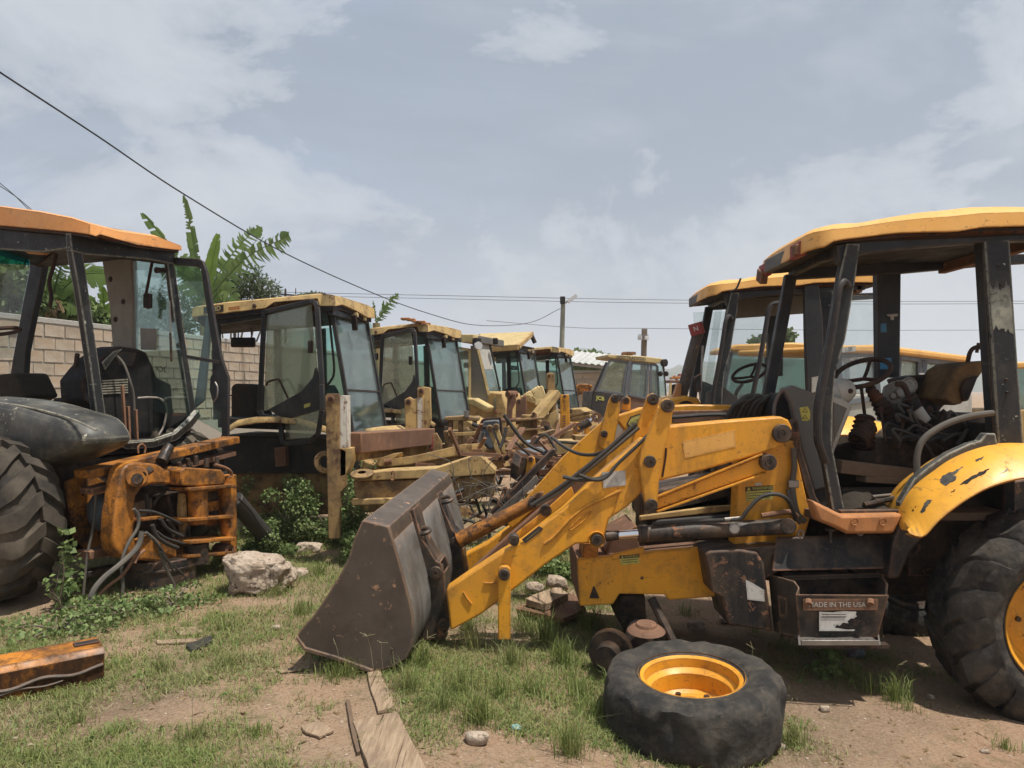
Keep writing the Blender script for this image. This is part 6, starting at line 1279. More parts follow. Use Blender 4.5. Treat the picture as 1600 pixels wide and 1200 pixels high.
m = MB(); m.shell([[P(812 + 50 * t, 704 - 6 * math.sin(t * 3.1), 8.4) for t in np.linspace(0, 1, 9)], [P(812 + 52 * t, 716 - 3 * math.sin(t * 3.1), 8.1) for t in np.linspace(0, 1, 9)], [P(812 + 54 * t, 735, 8.0) for t in np.linspace(0, 1, 9)]], (0, .02, -.01)); m.build('shell_panel', 'hood_blue', T11, 0, 60)
T12 = scrap('scrapped_loader', 'cream loader body with a flat top plate behind the yellow lever', 'loader body', 870, 720, 9.5)
plate('top_plate', [(836, 692), (900, 690), (904, 704), (880, 712), (840, 710)], 9.5, .6, 'cream', T12, .01); plate('body', [(838, 710), (900, 706), (900, 760), (838, 760)], 9.6, .6, 'cream_rust', T12, .01)
T13 = scrap('rail_pair', 'two flat tan rails stacked behind the golden tower', 'rail', 905, 660, 14.5)
for k in range(2): MB().beam(P(890, 650 + 7 * k, 14.5), P(926, 644 + 7 * k, 14.3), .3, .05).build('rail', 'cream_rust', T13, .006)
plate('leg', [(896, 660), (906, 660), (906, 690), (896, 690)], 14.6, .2, 'yellow', T13, .01); plate('leg', [(914, 655), (922, 654), (922, 690), (914, 690)], 14.6, .2, 'yellow', T13, .01)
for k in range(9):
    a = P(826 + random.uniform(-4, 22), 615 + random.uniform(-2, 14), 15.2)
    if k == 0: T14 = thing('rubble_lot', 'broken cream castings heaped on a bonnet behind the tan tower', 'castings', (a.x, a.y, .33)); plate('bonnet', [(815, 622), (850, 620), (852, 690), (812, 690)], 15.3, .8, 'cream', T14, .02)
    m = MB(); m.box(a, (.22, .2, .12), Matrix.Rotation(k * 1.3, 3, 'Y')); m.jitter(.06, 5); m.build('casting', 'pale_cream', T14, .02)
for (a, b, Y, lab) in (((688, 738), (738, 694), 8.4, 'leaning hydraulic ram in front of the cream shelf stand'), ((788, 696), (838, 690), 9.0, 'flat lying hydraulic ram with a bright rod under the swing post'), ((852, 664), (876, 706), 11.2, 'steep hydraulic ram beside the tan tower strut'), ((905, 668), (932, 652), 10.5, 'short hydraulic ram behind the far yellow lever')):
    p0_, p1_ = P(*a, Y), P(*b, Y); r = thing('hydraulic_ram', lab, 'hydraulic ram', (p0_.x, p0_.y, g(p0_.x, p0_.y)))
    MB().cyl(p0_, lerp(p0_, p1_, .62), .06, .06, 16).build('barrel', 'black_paint' if Y > 9 else 'cream_rust', r, .006); MB().cyl(lerp(p0_, p1_, .58), p1_, .03, .03, 12).build('rod', 'chrome', r)
    for q in (p0_, p1_): MB().lathe([(.03, -.05), (.07, -.05), (.07, .05), (.03, .05)], q, EY, 16, True).build('pin_eye', 'rust', r)
# tangles too fine to count
random.seed(21); m1, m2, m3 = MB(), MB(), MB()
for k in range(90):
    px = random.uniform(700, 905); py = random.uniform(700, 820) if px < 830 else random.uniform(690, 760); Y = random.uniform(7.2, 8.6); p = P(px, py, Y)
    if p.z < g(p.x, p.y) + .02: p.z = g(p.x, p.y) + random.uniform(.02, .3)
    d = Vector((random.uniform(-1, 1), random.uniform(-.6, .6), random.uniform(-.5, .5))).normalized() * random.uniform(.15, .55)
    if k % 3: m1.beam(p, p + d, random.uniform(.02, .07), random.uniform(.015, .05))
    else: m2.tube([p, p + d * .5 + Vector((0, 0, random.uniform(-.1, .2))), p + d], random.uniform(.01, .02), 6, 4)
for k in range(34):
    px = random.uniform(705, 850); py = random.uniform(735, 815); Y = random.uniform(6.5, 7.4); p = P(px, py, Y); p.z = max(p.z, g(p.x, p.y) + .02)
    d = Vector((random.uniform(-.4, .4), random.uniform(-.2, .2), random.uniform(-.1, .25)))
    m3.tube([p, p + d * .4 + Vector((random.uniform(-.1, .1), 0, random.uniform(0, .15))), p + d + Vector((0, 0, random.uniform(-.1, .05)))], .004, 5, 5)
tag(m1.build('scrap_heap', 'rust'), 'heap of rusty bars and offcuts under the booms', 'scrap', kind='stuff')
tag(m2.build('hose_tangle', 'hose'), 'tangle of black hoses among the broken loaders', 'hoses', kind='stuff')
tag(m3.build('wire_tangle', 'hose_grey'), 'loops of thin bare wire behind the bucket', 'wire', kind='stuff')
m4 = MB()
for k in range(60):
    px = random.uniform(690, 930); Y = random.uniform(10, 16); p = P(px, 650, Y); p.z = g(p.x, p.y) + random.uniform(.0, 1.1)
    m4.box(p, (random.uniform(.1, .6), random.uniform(.05, .4), random.uniform(.03, .25)), Matrix.Rotation(random.uniform(0, 3), 3, 'Z') @ Matrix.Rotation(random.uniform(-.6, .6), 3, 'Y'))
tag(m4.build('scrap_heap', 'cream_rust', None, .006), 'heap of cream and rusty loader offcuts between the parked rows', 'scrap', kind='stuff')
# ------------------------------------------------------------ leaves, plants, trees
def leaf_cloud(blobs, n, size, seed, flat=.0, asp=.45):
    rs = np.random.RandomState(seed); w = np.array([b[3] * b[4] * b[5] for b in blobs]); w = w / w.sum()
    idx = rs.choice(len(blobs), n, p=w); B = np.array(blobs)[idx]
    d = rs.normal(size=(n, 3)); d /= np.linalg.norm(d, axis=1)[:, None]; r = rs.uniform(.35, 1.08, n) ** .6
    c = B[:, :3] + d * r[:, None] * B[:, 3:6]
    a = rs.normal(size=(n, 3)); a[:, 2] -= .25; a /= np.linalg.norm(a, axis=1)[:, None]
    u = rs.normal(size=(n, 3)); u[:, 2] += flat * 2; b = np.cross(a, u); b /= np.linalg.norm(b, axis=1)[:, None] + 1e-6
    s = (size * rs.uniform(.55, 1.35, n))[:, None]; nn = np.cross(a, b)
    v = np.empty((n, 4, 3)); v[:, 0] = c; v[:, 1] = c + a * s * .5 + b * s * asp; v[:, 2] = c + a * s + nn * s * .15; v[:, 3] = c + a * s * .5 - b * s * asp
    return v.reshape(-1, 3), np.arange(n * 4).reshape(n, 4)
def np_mesh(name, v, f, mat, parent=None, smooth=False):
    me = bpy.data.meshes.new(name); k = f.shape[1]
    me.vertices.add(len(v)); me.vertices.foreach_set('co', np.ascontiguousarray(v, dtype=np.float32).ravel())
    me.loops.add(f.size); me.loops.foreach_set('vertex_index', f.ravel().astype(np.int32))
    me.polygons.add(len(f)); me.polygons.foreach_set('loop_start', np.arange(0, f.size, k, dtype=np.int32))
    me.update(calc_edges=True); me.validate()
    me.materials.append(MAT[mat]); o = bpy.data.objects.new(name, me); COL.objects.link(o)
    if parent is not None: adopt(o, parent)
    return o
def banana_leaf(root, p0, p1, width, mat, torn=.4, droop=.25, n=34, closed=1.0, name='leaf', seed=0):
    rs = random.Random(seed); p0, p1 = Vector(p0), Vector(p1); L = (p1 - p0).length
    mid = (p0 + p1) / 2 + Vector((0, 0, droop * L * .5)); rib = catmull([p0, mid, p1], n // 2)
    n2 = 2; m = MB(); N = len(rib) - 1; d0 = (p1 - p0).normalized(); side0 = d0.cross(Vector((0, -1, .25))).normalized()
    for sd in (-1, 1):
        k = 2
        while k < N:
            run = 1 if rs.random() < torn else rs.randint(3, 6); e = min(N, k + run); sag = rs.uniform(.0, .5) * torn + .12; rows = []
            fall = rs.uniform(-.12, .12) * torn
            for q in range(k, e + 1):
                t = q / N; w = width * (max(0.02, math.sin((t * .93 + .05) * math.pi)) ** .5) * rs.uniform(.9, 1.05) * (rs.uniform(.6, 1) if run == 1 else 1)
                d = (rib[min(q + 1, N)] - rib[max(q - 1, 0)]).normalized(); s = (side0 - d * side0.dot(d)).normalized() * sd
                up = s.cross(d) * sd; a = rib[q]
                if run == 1: a2 = lerp(rib[k], rib[e], .5)
                rows.append([a, a + (s * closed + d * .25) * w * .5 + up * w * .12 * (2 - closed) + Vector((0, 0, -sag * w * .18)), a + (s * closed + d * (.5 + fall)) * w + up * w * .1 * (2 - closed) + Vector((0, 0, -sag * w))])
                if run == 1: mid_ = lerp(rib[k], rib[e], .5); rows[-1][2] = lerp(rows[-1][2], mid_ + (s * closed + d * (.55 + fall)) * w + Vector((0, 0, -sag * w)), .72)
            m.sheet(rows); k = e if rs.random() > torn else e + (1 if rs.random() < .35 * torn else 0)
            if e == N: break
    m.tube(rib, (.022, .006), 5, 1)
    return m.build(name, mat, root, 0, 60)
BA = thing('banana_plant', 'tall banana plant with torn leaves rising behind the block wall', 'banana plant', (P(318, 500, 18.6).x, 18.6, .4), 'banana plants behind the wall')
cr_ = P(320, 470, 18.6); MB().tube([(cr_.x - .1, 18.6, .3), (cr_.x - .05, 18.6, 1.8), cr_], (.16, .09), 12).build('trunk', 'banana_stem', BA)
for i, (tip, w, mt, torn, dr, cl) in enumerate(((((404, 353), 18.9), .38, 'banana_leaf', .97, .16, 1.0), (((452, 368), 18.2), .42, 'banana_leaf', .98, .20, 1.0), (((341, 366), 18.5), .26, 'banana_young', .05, .02, .6), (((288, 305), 18.6), .17, 'banana_leaf', .75, .03, .75), (((222, 333), 18.8), .2, 'banana_leaf', .8, .12, .7), (((255, 420), 17.9), .34, 'banana_leaf', .8, .45, .9), (((285, 400), 19.2), .34, 'banana_leaf', .7, .2, .9), (((372, 470), 17.8), .3, 'banana_leaf', .8, .5, 1.0))):
    banana_leaf(BA, cr_ + Vector((.03 * i - .1, 0, -.1)), P(*tip[0], tip[1]), w, mt, torn, dr, 40, cl, seed=i)
BB = thing('banana_plant', 'banana plant with hanging dry leaves, seen through the cab of the orange roofed machine', 'banana plant', (P(78, 500, 15.2).x, 15.2, .4), 'banana plants behind the wall')
cb_ = P(80, 462, 15.2); MB().tube([(cb_.x, 15.2, .3), (cb_.x, 15.2, 2.0), cb_], (.16, .10), 12).build('trunk', 'banana_stem', BB)
for i, (tip, w, mt, torn, dr) in enumerate((((112, 372), .30, 'banana_leaf', .9, .1), ((172, 428), .28, 'banana_leaf', .6, .35), ((128, 478), .30, 'banana_leaf', .5, .4), ((20, 400), .3, 'banana_leaf', .7, .2), ((60, 380), .28, 'banana_leaf', .7, .15), ((150, 495), .26, 'banana_young', .3, .5), ((25, 455), .28, 'banana_leaf', .6, .4))):
    banana_leaf(BB, cb_ + Vector((0, 0, -.08)), P(*tip, 15.2 + random.uniform(-.7, .7)), w, mt, torn, dr, 36, 1.0, seed=20 + i)
for i in range(7): banana_leaf(BB, cb_ + Vector((random.uniform(-.1, .1), random.uniform(-.1, .1), -.1)), P(64 + 6 * i, 492 + random.uniform(-8, 6), 15.0), .10, 'banana_dry', .9, .35, 16, .6, 'dry_leaf', seed=40 + i)
BC = thing('banana_plant', 'young banana plant with one bright upright leaf behind the wall', 'banana plant', (P(165, 510, 15.8).x, 15.8, .5), 'banana plants behind the wall')
cc_ = P(166, 508, 15.8); MB().tube([(cc_.x, 15.8, .4), cc_], (.09, .06), 10).build('trunk', 'banana_stem', BC)
for i, (tip, w, mt) in enumerate((((160, 448), .17, 'banana_young'), ((140, 470), .2, 'banana_leaf'), ((192, 478), .2, 'banana_young'), ((182, 500), .2, 'banana_leaf'))): banana_leaf(BC, cc_, P(*tip, 15.7), w, mt, .3, .15, 24, .7, seed=60 + i)
BD = thing('banana_plant', 'single ragged banana leaf showing above the gap between two cream roofs', 'banana plant', (P(590, 520, 21).x, 21, .4), 'banana plants behind the wall')
cd_ = P(588, 505, 21); MB().tube([(cd_.x, 21, .3), cd_], (.15, .1), 10).build('trunk', 'banana_stem', BD)
banana_leaf(BD, cd_, P(621, 458, 21), .24, 'banana_leaf', .95, .05, 26, .8, seed=70); banana_leaf(BD, cd_, P(583, 470, 21), .1, 'banana_leaf', .95, .05, 20, .6, seed=71)
def tree(name, label, cat, base, blobs, n, size, mat, seed, trunk_r=.06, group=None, flat=0.0, asp=.45, limbs=7):
    r = thing(name, label, cat, base, group); rs = random.Random(seed); m = MB(); base = Vector(base)
    for k in range(limbs):
        b = rs.choice(blobs); e = Vector(b[:3]) + Vector([rs.uniform(-.7, .7) * q for q in b[3:6]])
        m.tube([base + Vector((rs.uniform(-.05, .05), rs.uniform(-.05, .05), 0)), lerp(base, e, .5) + Vector((rs.uniform(-.15, .15), 0, .1)) * min(1, (e - base).length), e], (trunk_r, trunk_r * .25), 6, 4)
    m.build('trunk' if cat == 'tree' else 'stem', 'bark', r)
    v, f = leaf_cloud(blobs, n, size, seed, flat, asp); np_mesh('crown' if cat == 'tree' else 'foliage', v, f, mat, r); return r
def blob(px, py, Y, rx, rz, ry=None): p = P(px, py, Y); return (p.x, p.y, p.z, rx, ry or rx, rz)
gb = 'bushes behind the block wall'
tree('bush', 'dense green bush over the wall top, beside the teal tinted screen', 'bush', (P(20, 480, 14.2).x, 14.2, .5), [blob(10, 450, 14.2, .55, .5), blob(-30, 440, 14.4, .6, .6), blob(45, 468, 14.2, .4, .3), blob(18, 425, 14.6, .35, .25)], 2600, .13, 'bush', 101, group=gb)
tree('bush', 'leafy green bush between the dry banana leaves and the young banana', 'bush', (P(112, 480, 15.6).x, 15.6, .5), [blob(100, 482, 15.6, .5, .35), blob(128, 488, 15.6, .45, .3), blob(150, 497, 15.8, .4, .25), blob(92, 462, 15.7, .3, .25)], 2600, .11, 'weed', 102, group=gb)
tree('tree', 'feathery light tree behind the green cab glass of the orange roofed machine', 'tree', (P(240, 500, 20).x, 20, .4), [blob(235, 490, 20, .7, .5), blob(265, 475, 20.4, .7, .5), blob(222, 470, 20, .45, .45), blob(300, 490, 20, .8, .5), blob(250, 510, 20, .9, .4)], 5200, .10, 'tree_leaf', 103, .05, asp=.22)
tree('tree', 'wispy tree with drooping fine twigs beside the tall banana', 'tree', (P(360, 500, 21).x, 21, .4), [blob(350, 455, 21, .6, .4), blob(378, 445, 21, .6, .35), blob(405, 450, 21, .55, .35), blob(395, 425, 21, .35, .2), blob(340, 470, 21, .6, .3), blob(418, 462, 21, .4, .25)], 4200, .13, 'tree_leaf', 104, .05, asp=.14, limbs=14)
tree('tree', 'tiny distant treetop beyond the far crossarm pole', 'tree', (P(500, 500, 75).x, 75, .4), [blob(496, 463, 75, 1.0, .3), blob(478, 464, 75, .8, .25)], 700, .3, 'tree_leaf', 105, .1)
tree('tree', 'green treetops above the tin roofed shed', 'tree', (P(925, 590, 42).x, 42, .4), [blob(910, 563, 42, 1.0, .5), blob(928, 565, 42, .9, .45), blob(945, 568, 42, 1.0, .4), blob(900, 566, 42, .8, .5), blob(888, 566, 42, .7, .5)], 3200, .26, 'weed', 106, .15)
tree('tree', 'small tree glimpsed above the far yellow cab roof', 'tree', (P(1200, 560, 45).x, 45, .4), [blob(1188, 533, 45, .7, .25), blob(1205, 530, 45, .6, .3), blob(1228, 527, 45, .5, .45)], 900, .25, 'bush', 107, .12)
# weeds in front of the open-door machine
def weed(label, px, py, h, w, n, size, seed, mat='weed'):
    b = GP(px, py); rs = random.Random(seed); bl = []
    for k in range(12): bl.append((b.x + rs.uniform(-w, w) * .85, b.y + rs.uniform(-.25, .25), b.z + h * rs.uniform(.2, .9), w * rs.uniform(.14, .3), w * .25, h * rs.uniform(.1, .24)))
    bl.append((b.x, b.y, b.z + h * .2, w * .9, w * .5, h * .2))
    return tree('leafy_weed', label, 'weed', b, bl, n, size, mat, seed, .008, 'leafy weeds among the machines', .3, .4, 12)
weed('broad bushy weed clump growing against the open door machine', 455, 850, .75, .42, 3600, .034, 201)
weed('bushy weed clump at the foot of the rusty cream tower', 515, 850, .7, .36, 2800, .034, 202)
weed('tall sparse weed stem beside the kingpost machine, under the open door', 408, 835, .75, .16, 700, .038, 203)
weed('thin twiggy weed in front of the white faced tower', 560, 850, .95, .25, 1300, .036, 204)
weed('low weed clump behind the leaning hydraulic cylinder', 415, 870, .38, .34, 2600, .032, 205)
weed('weeds sprouting behind the bucket top', 600, 880, .35, .35, 3600, .034, 206)
weed('leafy weed stem growing past the lugged tyre', 100, 955, .62, .10, 220, .055, 207)
weed('weed cluster creeping under the lugged tyre', 90, 985, .12, .50, 700, .034, 208)
weed('green weed patch under the kingpost hoses', 195, 960, .15, .42, 1100, .030, 209)
weed('green weed patch right of the kingpost hoses', 270, 945, .13, .34, 800, .030, 210)
weed('weeds between the near loader arms', 830, 870, .35, .40, 2600, .032, 211)
weed('weeds growing behind the support leg', 880, 900, .28, .35, 3000, .034, 212)
weed('small weed in the shade under the tool box', 1290, 1050, .16, .16, 260, .034, 213)
# ------------------------------------------------------------ grass
def ell(px, py, cx, cy, rx, ry): return math.exp(-(((px - cx) / rx) ** 2 + ((py - cy) / ry) ** 2))
def density(x, y):
    px = CX + F * x / y; z = .2; py = HY + F * (CZ - g(x, y)) / y
    n1 = mnoise.noise(Vector((x * 1.1, y * 1.1, 9))); n2 = mnoise.noise(Vector((x * 3.1, y * 3.1, 4)))
    d = .58 + .8 * n1 + .75 * n2 + .35 * mnoise.noise(Vector((x * 8, y * 8, 2)))
    for c in ((1450, 1150, 330, 75, -1.3), (820, 1195, 230, 40, -.9), (290, 1120, 110, 28, -.6), (40, 930, 80, 28, -.9), (310, 945, 120, 24, -.9), (560, 1130, 90, 60, -.6), (1200, 960, 280, 60, -.9), (30, 1150, 50, 30, -.5), (480, 1180, 120, 20, -.2),
              (760, 1050, 150, 50, .55), (600, 1000, 100, 40, .4), (420, 1000, 130, 60, .35), (200, 960, 140, 30, .5), (150, 1150, 160, 60, .25), (400, 870, 100, 40, .9), (850, 900, 100, 60, .7), (900, 1020, 60, 60, .5), (330, 1090, 120, 50, .3)):
        d += c[4] * ell(px, py, *c[:4])
    if y > 9: d += -.15
    return max(0.0, min(1.0, d))
def blades(base, h, w, lean, seed, curl=.9):
    rs = np.random.RandomState(seed); n = len(base); a = rs.uniform(0, 2 * np.pi, n)
    d = np.stack([np.cos(a), np.sin(a), np.zeros(n)], 1); s = np.stack([-np.sin(a), np.cos(a), np.zeros(n)], 1)
    b2 = rs.uniform(0, 2 * np.pi, n); s = s * np.cos(b2)[:, None] + d * np.sin(b2)[:, None] * .6
    up = np.array([[0, 0, 1.]]); H = h[:, None]; Ln = lean[:, None]; Wd = w[:, None]
    mid = base + up * H * .62 + d * H * Ln * .38; tip = base + up * H * (1 - .35 * Ln * curl) + d * H * Ln * 1.05
    v = np.empty((n, 5, 3)); v[:, 0] = base - s * Wd; v[:, 1] = base + s * Wd; v[:, 2] = mid + s * Wd * .8; v[:, 3] = mid - s * Wd * .8; v[:, 4] = tip
    i = np.arange(n)[:, None] * 5
    f = np.concatenate([i + np.array([[0, 1, 2]]), i + np.array([[0, 2, 3]]), i + np.array([[3, 2, 4]])], 1).reshape(-1, 3)
    return v.reshape(-1, 3), f
def scatter(n, x0, x1, y0, y1, seed, thr=0.0, pw=1.0):
    rs = random.Random(seed); out = []
    for _ in range(n):
        y = y0 * (y1 / y0) ** rs.random(); x = rs.uniform(x0, x1) * y / y1
        d = density(x, y)
        if d > thr and rs.random() < d ** pw:
            out.append((x, y, g(x, y) - .004))
    return np.array(out)
rs_ = np.random.RandomState(5)
b = scatter(430000, -8.6, 8.6, 2.9, 12.5, 301, .05, 1.4); n = len(b)
v, f = blades(b, rs_.uniform(.016, .065, n) * (1 + .25 * (b[:, 1] > 6)), rs_.uniform(.0014, .0032, n) * (.8 + .05 * b[:, 1]), rs_.uniform(.3, 1.6, n), 302)
tag(np_mesh('grass', v, f, 'grass'), 'short creeping green grass over the dirt yard', 'grass', kind='stuff')
b = scatter(60000, -8.6, 8.6, 2.9, 12.5, 303, .0, .6); n = len(b)
v, f = blades(b, rs_.uniform(.008, .05, n), rs_.uniform(.0012, .0028, n), rs_.uniform(.8, 3.2, n), 304)
tag(np_mesh('dry_grass', v, f, 'grass_dry'), 'dry straw coloured grass litter over the dirt', 'grass', kind='stuff')
# little broad leaves in the turf
b = scatter(26000, -8.6, 8.6, 2.9, 9.0, 305, .3, 1.6); n = len(b)
bl = np.concatenate([b + np.array([[0, 0, .012]]), np.full((n, 3), .012)], 1)
v, f = leaf_cloud([tuple(q) for q in bl], n, .022, 306, 1.0, .5)
tag(np_mesh('ground_cover', v, f, 'weed'), 'small leafy ground cover in the turf', 'ground cover', kind='stuff')
# dry leaves, bark chips and straw
rr_ = random.Random(33); mc = MB()
for k in range(2600):
    y = 3.0 * (8.5 / 3.0) ** rr_.random(); x = rr_.uniform(-6.4, 5.5) * y / 8.5; z = g(x, y) + .004; a = rr_.uniform(0, 6.28); l = .006 + .03 * rr_.random() ** 3; w = l * rr_.uniform(.12, .5)
    d = Vector((math.cos(a), math.sin(a), rr_.uniform(-.1, .25))) * l; e = Vector((-math.sin(a), math.cos(a), rr_.uniform(-.3, .3))) * w; c = Vector((x, y, z))
    mc.add([c - d, c + e + Vector((0, 0, .003)), c + d, c - e], [(0, 1, 2, 3)])
tag(mc.build('leaf_litter', 'banana_dry', None, 0, 0), 'dry leaves and bark chips strewn over the dirt', 'leaf litter', kind='stuff')
# tufts
tf = [(718, 1085, .20, 90), (745, 1130, .22, 110), (890, 1180, .22, 90), (1240, 1165, .14, 90), (1400, 1095, .20, 70), (1225, 1010, .2, 30), (955, 1010, .22, 60), (850, 1005, .26, 90), (690, 1110, .16, 70), (925, 985, .24, 70), (355, 1040, .12, 70), (545, 1055, .14, 70), (520, 1060, .12, 50), (305, 1155, .12, 60), (930, 1120, .14, 60), (1570, 1170, .08, 40), (255, 1050, .10, 70), (640, 1080, .18, 80), (800, 1040, .2, 80), (880, 1040, .2, 90), (590, 1040, .14, 70), (780, 1090, .16, 70), (830, 1085, .12, 60), (905, 1090, .14, 70), (660, 1040, .16, 70), (740, 1015, .22, 70), (1000, 1010, .2, 30), (1180, 990, .22, 30), (1330, 1060, .14, 40), (1360, 1080, .12, 40), (350, 985, .12, 60), (470, 960, .14, 70), (430, 930, .14, 70), (395, 870, .22, 110), (360, 850, .22, 110), (340, 880, .2, 90), (500, 900, .16, 70), (540, 880, .18, 70), (1590, 1120, .12, 40), (1420, 1110, .10, 30), (480, 1010, .1, 60), (120, 1130, .08, 60), (60, 1190, .1, 60), (400, 1150, .08, 60), (730, 985, .2, 50), (965, 1080, .18, 50), (985, 1120, .16, 50), (620, 940, .2, 70), (860, 960, .2, 70), (820, 985, .18, 60), (1075, 960, .14, 40)]
bs, hs_ = [], []
rr_ = random.Random(8)
for (px, py, h, k) in tf:
    c = GP(px, py)
    for _ in range(int(k * 1.9)):
        r_ = abs(rr_.gauss(0, .055)) + .004; a = rr_.uniform(0, 6.28); x, y = c.x + r_ * math.cos(a), c.y + r_ * math.sin(a); bs.append((x, y, g(x, y) - .004)); hs_.append(h * rr_.uniform(.45, 1.15))
bs = np.array(bs); n = len(bs); v, f = blades(bs, np.array(hs_), rs_.uniform(.0016, .0030, n), np.abs(rs_.normal(.35, .4, n)), 308)
tag(np_mesh('grass_tufts', v, f, 'grass'), 'upright tufts of longer grass in the dirt and turf', 'grass', kind='stuff')
# seed stalks with star shaped heads
m = MB(); rr_ = random.Random(9)
for (px, py) in [(530, 1055), (560, 1050), (600, 1062), (640, 1052), (655, 1045), (585, 1060), (620, 1056), (700, 1010), (905, 990), (940, 985), (975, 995), (1010, 990), (1220, 1035), (1195, 1015), (1180, 1060), (1395, 1090), (1410, 1085), (720, 1005), (770, 1010), (300, 1150), (660, 1010), (540, 1045), (1120, 975), (1305, 1040), (1330, 1050), (1250, 1050)]:
    c = GP(px, py); h = rr_.uniform(.12, .26); tpt = c + Vector((rr_.uniform(-.06, .06), rr_.uniform(-.03, .03), h)); m.tube([c, lerp(c, tpt, .6) + Vector((rr_.uniform(-.01, .01), 0, .01)), tpt], .0014, 4, 3)
    for k in range(rr_.randint(3, 5)): a = rr_.uniform(0, 6.28); e = rr_.uniform(.03, .055); m.tube([tpt, tpt + Vector((math.cos(a) * e, math.sin(a) * e, e * rr_.uniform(.1, .7)))], .0013, 4, 1)
tag(m.build('seed_stalks', 'grass_dry'), 'thin grass stalks with star shaped seed heads', 'grass', kind='stuff')
# ------------------------------------------------------------ stones, wood, litter
def rock_mesh(c, s, seed, rough=.22, sub=3, sc=3.2):
    bm = bmesh.new(); bmesh.ops.create_icosphere(bm, subdivisions=sub, radius=1.0); c = Vector(c); o = Vector((seed * 7.3, seed * 3.1, seed * 1.7))
    m = MB(); 
    for vv in bm.verts:
        p = vv.co.copy(); q = Vector([math.copysign(abs(k) ** .62, k) for k in p]); q = q * .8
        n_ = mnoise.noise(p * 1.2 + o) * rough * 1.4 + mnoise.noise(p * sc + o) * rough * .6 + mnoise.noise(p * sc * 3 + o) * rough * .28 + mnoise.noise(p * sc * 7 + o) * rough * .16
        q = q * (1 + n_); vv.co = c + Vector((q.x * s[0], q.y * s[1], q.z * s[2]))
    m.v = [tuple(vv.co) for vv in bm.verts]; m.f = [tuple(q.index for q in ff.verts) for ff in bm.faces]; bm.free(); return m
def stone(label, px, py, wpx, hpx, seed, sub=3, mat='stone', cat='stone', group=None):
    b = GP(px, py); k = b.y / F; s = (wpx * k / 2 / .85, wpx * k / 2 * .8, hpx * k / 2 / .85)
    o = rock_mesh((b.x, b.y + s[1] * .5, b.z + s[2] * .72), s, seed, sub=sub).build('boulder' if wpx > 60 else 'stone', mat, None, 0, 180); return tag(o, label, cat, group)
stone('large pitted pale boulder beside the kingpost', 398, 930, 108, 66, 4, 5, cat='boulder')
stone('small pale stone touching the large boulder', 461, 903, 36, 16, 2)
stone('flat brownish stone mound in the grass by the weeds', 480, 865, 42, 18, 3)
for i, (a, b_, w, h, lab) in enumerate([(870, 925, 36, 26, 'pale rock under the near loader arm, behind the support leg'), (835, 928, 30, 20, 'grey rock next to the pale rock under the loader arm'), (745, 1165, 38, 20, 'flat pinkish white stone on bare dirt near the plank'), (1155, 905, 40, 16, 'flat stone under the chassis rail'), (1140, 975, 34, 14, 'dark flat stone in the shade by the tank panel'), (1090, 985, 30, 14, 'dim rounded stone behind the loose wheel'), (1290, 1113, 18, 10, 'small cream stone between the loose wheel and the tool box'), (1456, 1093, 13, 8, 'small white pebble near the rear tyre'), (1541, 1178, 15, 7, 'small tan pebble on the bare dirt in front of the rear tyre'), (1222, 1172, 14, 10, 'pale pebble touching the grass by the loose wheel'), (36, 978, 11, 7, 'single white pebble below the lugged tyre'), (265, 890, 60, 14, 'stone slab in the grass behind the boulder'), (492, 838, 30, 10, 'small stone among the weeds'), (430, 985, 16, 8, 'little white stone below the boulder')]):
    stone(lab, a, b_, w, h, 10 + i, 2)
# pebbles and gravel
mp = MB(); rr_ = random.Random(15); proto = []
bm = bmesh.new(); bmesh.ops.create_icosphere(bm, subdivisions=1, radius=1.0); pv = [q.co.copy() for q in bm.verts]; pf = [tuple(q.index for q in ff.verts) for ff in bm.faces]; bm.free()
cnt = 0
while cnt < 5200:
    y = 2.95 * (9.5 / 2.95) ** rr_.random(); x = rr_.uniform(-7, 7) * y / 9.5; d = density(x, y)
    if rr_.random() < d * .6: continue
    s = .0025 + .009 * rr_.random() ** 5; z = g(x, y); a = rr_.uniform(0, 6.28); ca, sa = math.cos(a), math.sin(a); e = rr_.uniform(.6, 1.0); k = rr_.uniform(.4, .7)
    mp.add([(x + (v_.x * ca - v_.y * sa * e) * s, y + (v_.x * sa + v_.y * ca * e) * s, z + v_.z * s * k + s * .15) for v_ in pv], pf); cnt += 1
for (px, py) in [(28, 1140), (44, 1145), (40, 1160), (22, 1155), (52, 1158), (90, 1180), (105, 1190), (48, 1166), (70, 1176), (120, 1186)]:
    c = GP(px + rr_.uniform(-3, 3), py); s = rr_.uniform(.010, .02); mp.add([(c.x + v_.x * s, c.y + v_.y * s * .8, c.z + v_.z * s * .6 + s * .3) for v_ in pv], pf)
tag(mp.build('gravel', 'pebble', None, 0, 0), 'scattered pale pebbles and grit on the dirt', 'gravel', kind='stuff')
def board(name, label, cat, pts, th, mat, lift=.004, jit=.004):
    q = [GP(a, b_) + Vector((0, 0, lift)) for a, b_ in pts]; N = 6; rows = []
    m = MB(); q2 = []
    for i in range(len(q)):
        a, b2 = q[i], q[(i + 1) % len(q)]
        for k in range(4): q2.append(lerp(a, b2, k / 4) + Vector((random.uniform(-jit, jit), random.uniform(-jit, jit), 0)))
    m.prism([p + Vector((0, 0, th)) for p in q2], (0, 0, -th)); return tag(m.build(name, mat, None, .003), label, cat)
board('plank', 'wide weathered plank lying towards the camera on the dirt', 'plank', [(551, 1136), (621, 1122), (672, 1225), (580, 1225)], .028, 'wood')
board('plank', 'narrow broken board end under the bucket corner', 'plank', [(573, 1057), (594, 1053), (612, 1096), (616, 1112), (590, 1118)], .02, 'wood')
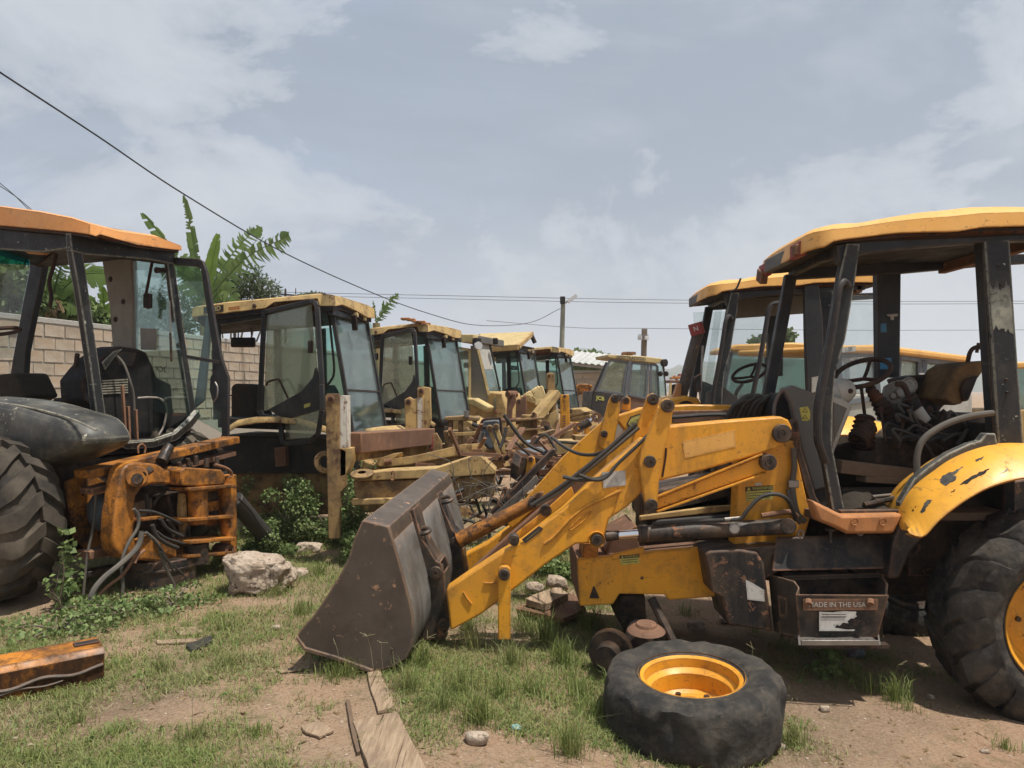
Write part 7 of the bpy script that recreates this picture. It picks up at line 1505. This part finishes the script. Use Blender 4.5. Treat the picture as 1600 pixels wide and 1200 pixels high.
board('wood_splinter', 'long dark wood splinter along the plank edge', 'wood', [(540, 1098), (546, 1098), (562, 1180), (556, 1182)], .014, 'wood_dark')
board('wood_chip', 'flat pale wood chip left of the plank', 'wood', [(470, 1140), (498, 1132), (522, 1146), (500, 1156), (478, 1150)], .014, 'wood')
board('wood_splinter', 'thin pale stick below the bucket tip', 'wood', [(432, 1050), (482, 1043), (488, 1046), (440, 1054)], .010, 'wood')
board('wood_splinter', 'tan stick lying below the boulder', 'wood', [(244, 1004), (305, 1001), (306, 1006), (246, 1009)], .014, 'wood')
board('wood_chip', 'flat tan wood chip by the dark soil', 'wood', [(272, 985), (310, 982), (318, 992), (280, 996)], .014, 'wood')
board('rubber_scrap', 'curled black rubber scrap in the grass', 'rubber scrap', [(290, 1014), (328, 1000), (332, 1008), (300, 1022)], .03, 'hose', 0.0, .012)
board('rusty_plate', 'rusty steel plate half under the chassis nose', 'steel plate', [(806, 968), (870, 938), (910, 950), (915, 968), (880, 984)], .035, 'rust', .05, .006)
board('wood_block', 'splintered timber block on the rusty plate', 'wood', [(820, 964), (872, 942), (890, 955), (850, 974)], .05, 'wood', .09, .012)
MB_ = rock_mesh(GP(806, 1140) + Vector((0, 0, .012)), (.034, .02, .016), 77, .5, 2); tag(MB_.build('litter', 'litter_teal', None, 0, 0), 'crumpled teal wrapper in the grass', 'litter')
o = GP(1342, 1030); o2 = rock_mesh(o + Vector((0, .05, .03)), (.08, .05, .05), 78, .2, 2).build('plastic_lump', 'hood_blue', None, 0, 60); tag(o2, 'dull teal grey lump in the shade under the step', 'litter')
# ------------------------------------------------------------ hazy air
hm = bpy.data.materials.new('haze_air'); hm.use_nodes = True; nt = hm.node_tree; nt.nodes.clear()
ho = nt.nodes.new('ShaderNodeOutputMaterial'); hv = nt.nodes.new('ShaderNodeVolumePrincipled')
hv.inputs['Color'].default_value = (.80, .87, .96, 1); hv.inputs['Density'].default_value = .00072; hv.inputs['Anisotropy'].default_value = .2
nt.links.new(hv.outputs[0], ho.inputs['Volume'])
m = MB(); m.box((0, 0, 54), (5600, 5600, 114)); hz = m.build('haze', hm, None, 0, 0); hz['kind'] = 'stuff'; hz['label'] = 'pale hazy air over the yard and hills'; hz['category'] = 'haze'
hz.display_type = 'WIRE'
